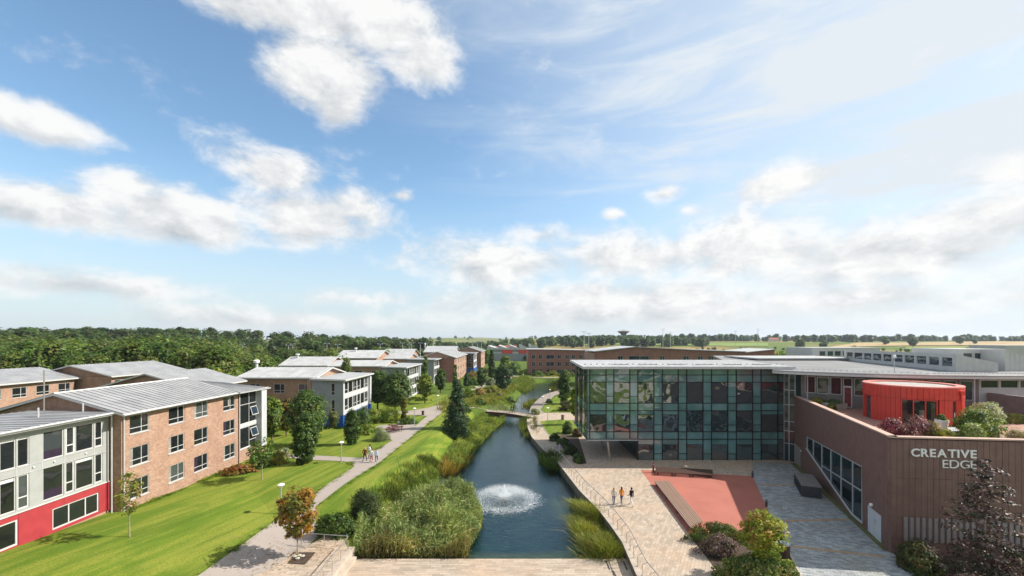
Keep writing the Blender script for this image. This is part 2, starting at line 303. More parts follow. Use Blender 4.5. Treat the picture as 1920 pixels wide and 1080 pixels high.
# ------------------------------------------------------------------ mesh helpers
class MB:
    def __init__(s): s.v = []; s.f = []; s.mi = []; s.cur = 0
    def add(s, vs, fs):
        o = len(s.v); s.v += [tuple(v) for v in vs]; s.f += [tuple(i + o for i in f) for f in fs]; s.mi += [s.cur] * len(fs)
    def box(s, x0, x1, y0, y1, z0, z1):
        s.add([(x0, y0, z0), (x1, y0, z0), (x1, y1, z0), (x0, y1, z0), (x0, y0, z1), (x1, y0, z1), (x1, y1, z1), (x0, y1, z1)],
              [(0, 3, 2, 1), (4, 5, 6, 7), (0, 1, 5, 4), (1, 2, 6, 5), (2, 3, 7, 6), (3, 0, 4, 7)])
    def hexa(s, bot, top):                                   # two quads of four points
        s.add(list(bot) + list(top), [(0, 3, 2, 1), (4, 5, 6, 7), (0, 1, 5, 4), (1, 2, 6, 5), (2, 3, 7, 6), (3, 0, 4, 7)])
    def prism(s, poly, z0, z1):
        n = len(poly)
        a = sum(poly[i][0] * poly[(i + 1) % n][1] - poly[(i + 1) % n][0] * poly[i][1] for i in range(n))
        if a < 0: poly = poly[::-1]
        zz = (lambda p: z0) if not callable(z0) else z0; zt = (lambda p: z1) if not callable(z1) else z1
        vs = [(p[0], p[1], zz(p)) for p in poly] + [(p[0], p[1], zt(p)) for p in poly]
        s.add(vs, [tuple(range(n))[::-1], tuple(range(n, 2 * n))] + [(i, (i + 1) % n, n + (i + 1) % n, n + i) for i in range(n)])
    def tube(s, pts, r, n=6, cap=True):
        pts = [Vector(p) for p in pts]; rs = r if isinstance(r, (list, tuple)) else [r] * len(pts); vs = []; fs = []
        for i, p in enumerate(pts):
            d = (pts[min(i + 1, len(pts) - 1)] - pts[max(i - 1, 0)]).normalized()
            a = d.orthogonal().normalized() if abs(d.z) > .95 else Vector((-d.y, d.x, 0)).normalized(); b = d.cross(a)
            for k in range(n):
                t = 2 * math.pi * k / n; vs.append(p + (a * math.cos(t) + b * math.sin(t)) * rs[i])
        for i in range(len(pts) - 1):
            for k in range(n): fs.append((i * n + k, i * n + (k + 1) % n, (i + 1) * n + (k + 1) % n, (i + 1) * n + k))
        if cap: fs += [tuple(range(n))[::-1], tuple(range((len(pts) - 1) * n, len(pts) * n))]
        s.add(vs, fs)
    def lathe(s, prof, n=12, c=(0, 0, 0)):
        vs = []; fs = []
        for r, z in prof:
            for k in range(n): t = 2 * math.pi * k / n; vs.append((c[0] + r * math.cos(t), c[1] + r * math.sin(t), c[2] + z))
        for i in range(len(prof) - 1):
            for k in range(n): fs.append((i * n + k, i * n + (k + 1) % n, (i + 1) * n + (k + 1) % n, (i + 1) * n + k))
        fs += [tuple(range(n))[::-1], tuple(range((len(prof) - 1) * n, len(prof) * n))]
        s.add(vs, fs)
    def mesh(s, name, mats):
        me = bpy.data.meshes.new(name); me.from_pydata(s.v, [], s.f)
        for m in (mats if isinstance(mats, (list, tuple)) else [mats]): me.materials.append(MATS[m])
        if any(s.mi): me.polygons.foreach_set('material_index', s.mi)
        me.update(); return me
    def build(s, name, mats, parent=None, smooth=False):
        me = s.mesh(name, mats)
        if smooth: me.polygons.foreach_set('use_smooth', [True] * len(me.polygons))
        return link(name, me, parent)
def link(name, me, parent=None, loc=None, rot=None, scale=None):
    o = bpy.data.objects.new(name, me); C.objects.link(o)
    if parent is not None:
        o.parent = parent
        if loc is None: o.matrix_parent_inverse = parent_inv(parent)          # mesh written in world coordinates
    if loc is not None: o.location = loc
    if rot is not None: o.rotation_euler = rot
    if scale is not None: o.scale = scale if isinstance(scale, (tuple, list)) else (scale,) * 3
    return o
def world_loc(o):
    v = Vector((0, 0, 0))
    if o.type == 'EMPTY': v = Vector(o.location)
    return v
def parent_inv(p):
    # every thing's Empty is only translated; its mesh parts sit at the origin, so the root decides
    while p.parent is not None: p = p.parent
    return Matrix.Translation(-Vector(p.location)) if p.type == 'EMPTY' else Matrix.Identity(4)
def sub(name, me, part):                                                     # sub-part of a part written in world coordinates
    o = bpy.data.objects.new(name, me); C.objects.link(o); o.parent = part; return o
def tag(o, label, cat, group=None, kind=None):
    if label: o['label'] = label
    if cat: o['category'] = cat
    if group: o['group'] = group
    if kind: o['kind'] = kind
    return o
def thing(name, label, cat, loc=(0, 0, 0), rz=0, group=None, scale=1.):
    o = bpy.data.objects.new(name, None); C.objects.link(o); o.location = loc; o.rotation_euler = (0, 0, rz); o.scale = (scale,) * 3
    o.empty_display_size = .2
    return tag(o, label, cat, group)
def copy_tree(o, loc, rz=0, scale=None, label=None, group=None):
    def rec(x, par):
        c = x.copy(); C.objects.link(c); c.parent = par
        for ch in x.children: rec(ch, c)
        return c
    r = rec(o, None); r.location = loc; r.rotation_euler = (0, 0, rz)
    if scale is not None: r.scale = scale if isinstance(scale, (tuple, list)) else (scale,) * 3
    if label: r['label'] = label
    if group: r['group'] = group
    return r
def struct(o): o['kind'] = 'structure'; return o

# ------------------------------------------------------------------ where things stand
def P(px, py, z=0.):                        # the point at height z that the photograph shows at this pixel
    Y = (CAM_H - z) * FOC / (py - HOR); return Vector(((px - 960) * Y / FOC, Y, z))
def PD(px, py, Y): return Vector(((px - 960) * Y / FOC, Y, CAM_H - (py - HOR) * Y / FOC))
def sm(a, b, x):
    t = np.clip((np.asarray(x, float) - a) / (b - a), 0, 1); return t * t * (3 - 2 * t)
WATER = -.9
R_EDGE = [tuple(P(a, b, 0).xy) for a, b in ((1225, 1120), (1194, 1078), (1167, 1017), (1145, 985), (1123, 957), (1086, 919), (1062, 888), (1045, 866), (1016, 841), (997, 819), (990, 803), (988, 787))]
R_FAR = [tuple(P(a, b, 0).xy) for a, b in ((992, 774), (995, 763), (1005, 752), (1018, 741), (1032, 736), (1050, 731), (1075, 725))]
LOW_Y = 33.4
POND = [(-12.4, LOW_Y), (9.2, LOW_Y)] + R_EDGE[2:] + R_FAR + [(22, 160), (19.5, 174), (14, 180), (9.5, 173), (5.6, 160), (4.6, 146), (2.0, 131), (.9, 118), (.3, 106), (-3.4, 100), (-6.8, 92), (-7.6, 80), (-8.6, 72), (-9.0, 64.5), (-8.5, 58), (-9.5, 50), (-11.8, 43), (-12.6, 38)]
PA = np.array(POND)
def pond_sd(x, y):
    """signed distance to the pond outline, positive outside (arrays)"""
    x = np.asarray(x, float); y = np.asarray(y, float); d = np.full(x.shape, 1e9); ins = np.zeros(x.shape, bool)
    n = len(PA)
    for i in range(n):
        ax, ay = PA[i]; bx, by = PA[(i + 1) % n]; ex, ey = bx - ax, by - ay
        t = np.clip(((x - ax) * ex + (y - ay) * ey) / (ex * ex + ey * ey + 1e-9), 0, 1)
        d = np.minimum(d, np.hypot(x - ax - t * ex, y - ay - t * ey))
        c = (ay > y) != (by > y); ins ^= c & (x < (bx - ax) * (y - ay) / (by - ay + 1e-12) + ax)
    return np.where(ins, -d, d)
XM = ([0, 33, 50, 75, 96, 130, 160, 180, 200], [-2, -2, -1, -5, -.5, 6, 12, 15, 15])
def Hgt(x, y):
    x = np.asarray(x, float); y = np.asarray(y, float)
    xm = np.interp(y, *XM); left = x < xm
    d = pond_sd(x, y)
    T = 1.35 * np.maximum(sm(31, 47, y), sm(14, 30, -x)); T = T * (1 - .75 * sm(105, 170, y)); T = np.where(y > 176, .25, T)
    T = T + .75 * np.clip((44 - y) / 15, 0, 1) * sm(22, 33, -x)
    wd = sm(34.6, 45, y); hl = -1.75 + (T + 1.75) * sm(0, 1, (d + .3 + .9 * wd) / (.5 + 4.9 * wd))
    hr = np.where(d > 1.1, -.07, -2.3)
    h = np.where(left | (y > 174), hl, hr)
    h = np.where(d < -1.2, -2.3 + 1.05 * sm(LOW_Y + 7, LOW_Y, y) + .75 * np.exp(-((x - 5.2) / 2.2) ** 2 - ((y - 47) / 7.) ** 2), h)
    low = (y < LOW_Y + .2) & (x > -12.6) & (x < 10.5); h = np.where(low, -1.2, h)
    h = np.where((y <= LOW_Y) & (x <= -12.6), T, h); h = np.where((y <= LOW_Y) & (x >= 10.5), -.07, h)
    # the country beyond: a wooded rise on the left, gentle fields ahead, a knoll with the tower
    far = sm(230, 420, y)
    h = h + far * (9 * sm(-60, -260, x) + 0) + sm(350, 1000, y) * 13 * sm(-.12, .12, x / np.maximum(y, 1)) + sm(900, 2600, y) * 18 * np.exp(-((x / np.maximum(y, 1) - .25) / .5) ** 2) + sm(1500, 4200, y) * (7 + 10 * np.exp(-((x / np.maximum(y, 1) + .12) / .13) ** 2))
    h = h + sm(150, 320, -x) * 6 * (1 - .4 * far) + sm(200, 450, y) * 1.2 * np.sin(x * .013 + y * .008)
    return h
def H1(x, y): return float(Hgt(np.array([x]), np.array([y]))[0])
def G(px, py):                              # ground point seen at a pixel
    ts = np.concatenate([np.arange(18, 260, .25), np.arange(260, 2500, 4)]); x = (px - 960) / FOC * ts; z = CAM_H - (py - HOR) / FOC * ts
    h = Hgt(x, ts); k = int(np.argmax(z <= h)); t = ts[max(k, 1)]
    return Vector(((px - 960) / FOC * t, t, float(h[max(k, 1)])))
# ------------------------------------------------------------------ ground, water, paving
def grow(a, b, s, k, lim):
    out = list(np.arange(a, b + 1e-6, s)); st = s
    while out[-1] < lim: st *= k; out.append(out[-1] + st)
    return out
gx = grow(0, 62, 1., 1.09, 5600); gx = np.array([-v for v in gx[:0:-1]] + gx)
gy = np.array([-v for v in grow(0, 20, 4., 1.4, 900)[:0:-1]] + list(np.arange(0, 20, 2.)) + grow(20, 190, 1., 1.06, 5600))
GX, GY = np.meshgrid(gx, gy); GZ = Hgt(GX.ravel(), GY.ravel())
LAWN = [(-46, 18), (-13, 18), (-13, 35), (-12.6, 46), (-10, 56), (-10.2, 66), (-9.8, 74), (-9.0, 84), (-8.2, 93), (-15, 104), (-18, 120), (-70, 120), (-70, 18)]
def in_poly(x, y, poly):
    ins = np.zeros(x.shape, bool); n = len(poly)
    for i in range(n):
        ax, ay = poly[i]; bx, by = poly[(i + 1) % n]; c = (ay > y) != (by > y); ins ^= c & (x < (bx - ax) * (y - ay) / (by - ay + 1e-12) + ax)
    return ins
GZ = GZ - .15 * in_poly(GX.ravel(), GY.ravel(), LAWN)      # the turf sheet lies on this sub-soil
me = bpy.data.meshes.new('ground'); nx, ny = len(gx), len(gy)
V = np.stack([GX.ravel(), GY.ravel(), GZ], 1); I = np.arange(nx * ny).reshape(ny, nx)
F = np.stack([I[:-1, :-1], I[:-1, 1:], I[1:, 1:], I[1:, :-1]], -1).reshape(-1, 4)
cx = (GX[:-1, :-1] + GX[1:, 1:]).ravel() / 2; cy = (GY[:-1, :-1] + GY[1:, 1:]).ravel() / 2
def mesh_np(name, V, F, mats, attr=None, smooth=False, mi=None):
    me = bpy.data.meshes.new(name); n = F.shape[1]
    me.vertices.add(len(V)); me.vertices.foreach_set('co', np.asarray(V, np.float32).ravel())
    me.loops.add(F.size); me.loops.foreach_set('vertex_index', F.astype(np.int32).ravel())
    me.polygons.add(len(F)); me.polygons.foreach_set('loop_start', np.arange(0, F.size, n, dtype=np.int32))
    for m in (mats if isinstance(mats, (list, tuple)) else [mats]): me.materials.append(MATS[m])
    if mi is not None: me.polygons.foreach_set('material_index', np.asarray(mi, np.int32))
    if smooth: me.polygons.foreach_set('use_smooth', np.ones(len(F), bool))
    if attr is not None:
        a = me.color_attributes.new('leaf', 'FLOAT_COLOR', 'POINT'); a.data.foreach_set('color', np.asarray(attr, np.float32).ravel())
    me.update(calc_edges=True); return me
cd = pond_sd(cx, cy); bed = (cd < -.35) & (cy > 30) & (cy < 185)
struct(link('ground', mesh_np('ground', V, F, ['countryside', 'pond_bed'], smooth=True, mi=bed.astype(int))))

def clip_rect(poly, x0, x1, y0, y1):
    for ax, lim, sgn in ((0, x0, 1), (0, x1, -1), (1, y0, 1), (1, y1, -1)):
        out = []; n = len(poly)
        for i in range(n):
            a, b = poly[i], poly[(i + 1) % n]; da = (a[ax] - lim) * sgn; db = (b[ax] - lim) * sgn
            if da >= 0: out.append(a)
            if (da >= 0) != (db >= 0):
                t = da / (da - db); out.append((a[0] + (b[0] - a[0]) * t, a[1] + (b[1] - a[1]) * t))
        poly = out
        if len(poly) < 3: return []
    return poly
def parea(p): return abs(sum(p[i][0] * p[(i + 1) % len(p)][1] - p[(i + 1) % len(p)][0] * p[i][1] for i in range(len(p)))) / 2
def ccw(p):
    return p if sum(p[i][0] * p[(i + 1) % len(p)][1] - p[(i + 1) % len(p)][0] * p[i][1] for i in range(len(p))) > 0 else p[::-1]
def sheet(name, poly, m, dz=.03, cell=1., kind='structure', z=None, parent=None):
    """a sheet that follows the ground"""
    poly = ccw([(p[0], p[1]) for p in poly]); xs = [p[0] for p in poly]; ys = [p[1] for p in poly]; cells = []
    for i in range(math.floor(min(xs) / cell), math.ceil(max(xs) / cell)):
        col = clip_rect(poly, i * cell, (i + 1) * cell, -1e6, 1e6)
        if not col: continue
        for j in range(math.floor(min(p[1] for p in col) / cell), math.ceil(max(p[1] for p in col) / cell)):
            c = clip_rect(col, i * cell, (i + 1) * cell, j * cell, (j + 1) * cell)
            if c and parea(c) > 1e-4: cells.append(c)
    allp = np.array([p for c in cells for p in c]); hz = Hgt(allp[:, 0], allp[:, 1]) + dz if z is None else np.full(len(allp), z)
    mb = MB(); k = 0
    for c in cells: mb.add([(p[0], p[1], hz[k + i]) for i, p in enumerate(c)], [tuple(range(len(c)))]); k += len(c)
    o = mb.build(name, m, parent)
    if kind: o['kind'] = kind
    return o
def slabs(poly, w, l, ang, org=(0, 0), stagger=.5, gap=.012):
    """clip a bond of slabs to an outline; returns outlines in world xy"""
    ca, sa = math.cos(ang), math.sin(ang); ox, oy = org
    loc = ccw([((p[0] - ox) * ca + (p[1] - oy) * sa, -(p[0] - ox) * sa + (p[1] - oy) * ca) for p in poly])
    x0 = min(p[0] for p in loc); x1 = max(p[0] for p in loc); y0 = min(p[1] for p in loc); y1 = max(p[1] for p in loc); out = []
    for j in range(math.floor(y0 / l), math.ceil(y1 / l)):
        row = clip_rect(loc, -1e6, 1e6, j * l + gap / 2, (j + 1) * l - gap / 2)
        if not row: continue
        s = (j * stagger % 1) * w + (hash((j, 7)) % 100) / 100 * w * .5
        a = min(p[0] for p in row); b = max(p[0] for p in row)
        for i in range(math.floor((a - s) / w), math.ceil((b - s) / w)):
            c = clip_rect(row, s + i * w + gap / 2, s + (i + 1) * w - gap / 2, -1e6, 1e6)
            if c and parea(c) > .01: out.append([(ox + p[0] * ca - p[1] * sa, oy + p[0] * sa + p[1] * ca) for p in c])
    return out
def slab_mb(mb, c, zt, th, tones):
    n = len(c); t = random.betavariate(1.6, 1.6); dz = random.uniform(-.002, .002)
    zt = [zz + dz for zz in zt]
    mb.add([(p[0], p[1], zt[i]) for i, p in enumerate(c)] + [(p[0], p[1], zt[i] - th) for i, p in enumerate(c)],
           [tuple(range(n))] + [(i, n + i, n + (i + 1) % n, (i + 1) % n) for i in range(n)])
    tones += [t] * (2 * n)
def set_tone(me, tones):
    a = me.attributes.new('tone', 'FLOAT', 'POINT'); a.data.foreach_set('value', tones)
def paved(name, poly, w, l, ang, m, joint, z=0., single=False, org=(0, 0), th=.03, follow=False, gap=.012):
    base = sheet(name, poly, joint, z=z - .012, cell=2. if not follow else .6) if not follow else sheet(name, poly, joint, dz=.085, cell=.6)
    cs = slabs(poly, w, l, ang, org, gap=gap)
    zs = (lambda c: [z] * len(c)) if not follow else (lambda c: list(Hgt(np.array([p[0] for p in c]), np.array([p[1] for p in c])) + .10))
    if single:
        cs.sort(key=lambda c: (max(p[1] for p in c) < 29.2, sum(p[1] for p in c) / len(c))); near, rest = cs[:single], cs[single:]
        for c in near:
            mb = MB(); t = []; slab_mb(mb, c, zs(c), th, t); me = mb.mesh('paving_slab', m); set_tone(me, t); o = link('paving_slab', me); o.parent = base
    else: rest = cs
    if rest:
        mb = MB(); t = []
        for c in rest: slab_mb(mb, c, zs(c), th, t)
        me = mb.mesh('slab_field', m); set_tone(me, t); o = link('slab_field', me); o.parent = base; o['kind'] = 'stuff'
    return base
X = lambda *pts: [tuple(P(a, b, 0).xy) for a, b in pts]
plaza = R_EDGE + X((992, 776), (1000, 773.5)) + [(26, 97.2), (26, 72), (40, 72), (39, 57.2)] + X((1411, 866), (1411, 893), (1201, 881), (1293, 1004), (1352, 1080), (1400, 1150))
paved('plaza', plaza, .60, .24, R(62), 'plaza_slab', 'joint_sand', 0., single=300, org=(14, 35))
lane = X((1411, 866)) + [(39.2, 57), (38.6, 58), (29.6, 33.2), (27, 25.5)] + X((1545, 1150), (1500, 1080), (1457, 993), (1411, 893))
paved('service_lane', lane, .42, .21, R(-18), 'grey_sett', 'mossy_joint', 0., org=(26, 40), gap=.016, single=300)
for a, b in (((1427, 909), (1500, 909)), ((1452, 977), (1592, 974)), ((1480, 1024), (1660, 1044))):     # golden sett bands across the lane
    A, B = P(*a), P(*b); d = (B - A).normalized(); n = Vector((-d.y, d.x, 0)) * .17; mb = MB(); t = []; L = (B - A).length; k = int(L / .22)
    for i in range(k):
        s, e = A + d * (L * i / k + .01), A + d * (L * (i + 1) / k - .01); slab_mb(mb, [tuple((s - n).xy), tuple((e - n).xy), tuple((e + n).xy), tuple((s + n).xy)], [.006] * 4, .03, t)
    me = mb.mesh('paving_band', 'gold_sett'); set_tone(me, t); struct(link('paving_band', me))
lowp = [(-12.5, 22), (10.9, 22)] + [p for p in R_EDGE if p[1] < LOW_Y][::1][:0] + [(9.9, 29), (8.9, LOW_Y), (-12.5, LOW_Y)]
paved('lower_plaza', lowp, .85, .25, 0., 'plaza_slab', 'joint_sand', -.6, single=300, org=(0, 33.4))
mb = MB(); mb.box(-12.5, 10.2, LOW_Y - .3, LOW_Y + .02, -2.4, -.66); o = mb.build('pond_edge_wall', 'pond_wall'); struct(o)
upp = [tuple(G(a, b).xy) for a, b in ((612, 1006), (640, 1009))] + [(-12.95, 33.6), (-12.95, 22)] + [tuple(G(a, b).xy) for a, b in ((400, 1120), (490, 1079), (560, 1036))]
paved('upper_paving', upp, .6, .25, R(8), 'plaza_slab', 'joint_sand', follow=True, org=(-14, 30), single=200)
mb = MB(); mb.box(-12.96, -12.5, 21, 33.9, -1.4, .10); struct(mb.build('stone_step', 'coping_stone'))
mb = MB(); mb.box(-12.49, -12.1, 21, 33.2, -1.2, -.32); struct(mb.build('stone_step', 'coping_stone'))
# red rubber court and its kerb
court = X((1201, 881), (1411, 893), (1457, 993), (1293, 1004)); struct(sheet('rubber_court', court, 'rubber_red', z=.004, cell=3.))
def kerb(name, pts, w, h, z, m, parent=None, seg=1.2, pname='kerb_stone', inward=1):
    ob = []
    for a, b in zip(pts[:-1], pts[1:]):
        a, b = Vector((a[0], a[1])), Vector((b[0], b[1])); d = b - a; L = d.length; d /= L; n = Vector((-d.y, d.x)) * inward; k = max(1, round(L / seg))
        for i in range(k):
            s, e = a + d * (L * i / k + .006), a + d * (L * (i + 1) / k - .006); mb = MB(); q4 = ccw([tuple(s), tuple(e), tuple(e + n * w), tuple(s + n * w)])
            mb.prism(q4, z, z + h + random.uniform(-.004, .004)); ob.append(mb.build(pname, m, parent))
    return ob
# pond: water, retaining wall with coping
mb = MB(); mb.add([(p[0], p[1], WATER) for p in ccw(POND)], [tuple(range(len(POND)))]); me = mb.mesh('pond_water', 'water')
bm = bmesh.new(); bm.from_mesh(me); bmesh.ops.triangulate(bm, faces=bm.faces[:]); bm.to_mesh(me); bm.free(); struct(link('pond_water', me))
rw = thing('retaining_wall', 'curved stone retaining wall with pale coping along the right of the pond', 'wall', (9, 34, 0))
mb = MB(); E = R_EDGE
for (a, b) in zip(E[:-1], E[1:]):
    d = (Vector(b) - Vector(a)).normalized(); n = Vector((d.y, -d.x)) * .35
    mb.prism([a, b, (b[0] + n.x, b[1] + n.y), (a[0] + n.x, a[1] + n.y)], -2.6, -.03)
mb.build('wall_face', 'pond_wall', rw)
Ed = [(p[0] - .04, p[1]) for p in E]; kerb('c', Ed, .45, .05, .0, 'coping_stone', rw, 1.1, 'coping_stone', -1)
mb = MB(); E = R_FAR
for (a, b) in zip(E[:-1], E[1:]):
    d = (Vector(b) - Vector(a)).normalized(); n = Vector((d.y, -d.x)) * .35
    mb.prism([a, b, (b[0] + n.x, b[1] + n.y), (a[0] + n.x, a[1] + n.y)], -2.6, -.02)
tag(mb.build('pond_edging', 'pond_wall'), 'low stone edging between far footpath and the pond beyond the bridge', 'edging')
# lawns and paths
lawn = LAWN
sheet('lawn', lawn, 'lawn', .035)
GP = lambda *pts: [tuple(G(a, b).xy) for a, b in pts]
sheet('footpath', GP((300, 1130), (377, 1078), (512, 982), (588, 932), (665, 876), (655, 868), (641, 866), (588, 864), (541, 860), (541, 852), (600, 856), (678, 860), (726, 833), (776, 802), (801, 781), (821, 780), (709, 870), (591, 954), (597, 1010), (560, 1040), (470, 1090), (430, 1130)), 'bitmac', .075, .8)
sheet('footpath', GP((801, 781), (775, 779), (696, 777), (640, 777), (640, 773), (696, 773), (768, 771.5), (800, 766), (833, 757), (858, 748), (880, 741), (884, 744), (862, 754), (850, 765), (870, 767), (915, 769), (921, 773), (835, 770), (821, 780)), 'bitmac', .09, 1.)
sheet('picnic_terrace', GP((700, 803), (712, 798), (776, 795), (779, 803), (742, 826), (735, 828), (722, 814)), 'bitmac', .10, .8)
fp = R_FAR + [(p[0] + 3.3, p[1] - 1.2) for p in R_FAR[::-1]]; struct(sheet('footpath', fp, 'path_block', z=.012, cell=2.)); 
isl1 = X((1012.5, 790.5), (1030, 788.5), (1053, 787.5), (1080, 789), (1112, 790), (1099, 816), (1083, 815), (1031, 817), (1022, 806))
sheet('lawn_island', isl1, 'lawn', z=.05, cell=2.)
kerb('k', isl1 + isl1[:1], .10, .07, -.01, 'coping_stone', None, 2.5, 'lawn_kerb', 1) and None
for o in [o for o in C.objects if o.name.startswith('lawn_kerb')]: struct(o)
isl2 = X((1014, 768), (1018, 762), (1032, 750), (1052, 740), (1110, 738), (1110, 773), (1030, 774), (1018, 772)); sheet('lawn_island', isl2, 'lawn', z=.04, cell=2.)
bed1 = X((1031, 817.5), (1083, 815.5), (1100, 869), (1088, 871)); sheet('planting_bed', bed1, 'soil', z=.035, cell=2.)
bed2 = X((1293, 1004), (1457, 993), (1500, 1080), (1545, 1150), (1400, 1150), (1352, 1080)); sheet('planting_bed', bed2, 'soil', z=.03, cell=2.)
bed3 = [(29.6, 32.9), (38.5, 31.9), (38.5, 24), (27.3, 25.5)]; sheet('planting_bed', bed3, 'soil', z=.02, cell=2.)
plain('moss', (.13, .125, .045, 1), .95, var=.35, scale=3)
q = [CWp for CWp in ((38.1, 57.4), (29.55, 33.4), (29.1, 33.4), (37.4, 57.4))]; struct(sheet('moss_strip', q, 'moss', z=.007, cell=2.))
for i, (a, b) in enumerate((((1457, 993), (1500, 1080)), ((1500, 1080), (1535, 1135)))): 
    for o in kerb('k', X(a, b), .14, .05, -.01, 'coping_stone', None, 1.0, 'bed_kerb', 1): struct(o)
sheet('far_terrace', [(1, 178), (9, 184.5), (21, 182), (23, 190), (-2, 196), (-8, 186)], 'plaza_slab', .12, 3.)
sheet('far_lawn', [(4, 186), (22, 187.5), (20, 194), (2, 196)], 'lawn', .2, 3.)
sheet('far_path', GP((936, 712), (950, 700), (955, 690), (962, 690), (961, 702), (948, 716)), 'bitmac', .1, 3.)
sheet('garden_path', GP((880, 735), (900, 724), (912, 715), (918, 717), (905, 728), (888, 739)), 'bitmac', .1, 1.)
plain('wheat', (.36, .255, .115, 1), .95, var=.15, scale=.05); plain('pasture', (.15, .22, .035, 1), .95, var=.2, scale=.05)
sheet('wheat_field', GP((1555, 652), (2060, 648), (2060, 642.5), (1640, 643)), 'wheat', .8, 60.); sheet('pasture', GP((1090, 648), (1440, 650), (1440, 644), (1110, 642)), 'pasture', .8, 60.); sheet('pasture', GP((1690, 656), (1830, 655), (1800, 652.5), (1700, 652.5)), 'pasture', .9, 60.)
# behind the viewpoint, seen only as reflections in the glazing
sheet('rear_paving', [(-40, 21.9), (70, 21.9), (70, -160), (-80, -160), (-80, 0)], 'concrete', .06, 30.)
for pl in ([(-6, 18), (4, 19), (6, 8), (0, -6), (-12, -8)], [(9, 19), (17, 17), (20, 6), (10, 3)], [(24, 16), (40, 14), (44, 0), (26, -4)], [(-2, -14), (12, -4), (26, -10), (40, -30), (14, -40), (-10, -30)], [(44, -12), (66, 10), (70, -60), (50, -50)], [(-70, -40), (60, -70), (70, -150), (-70, -150)]): sheet('rear_lawn', pl, 'lawn', .12, 30.)
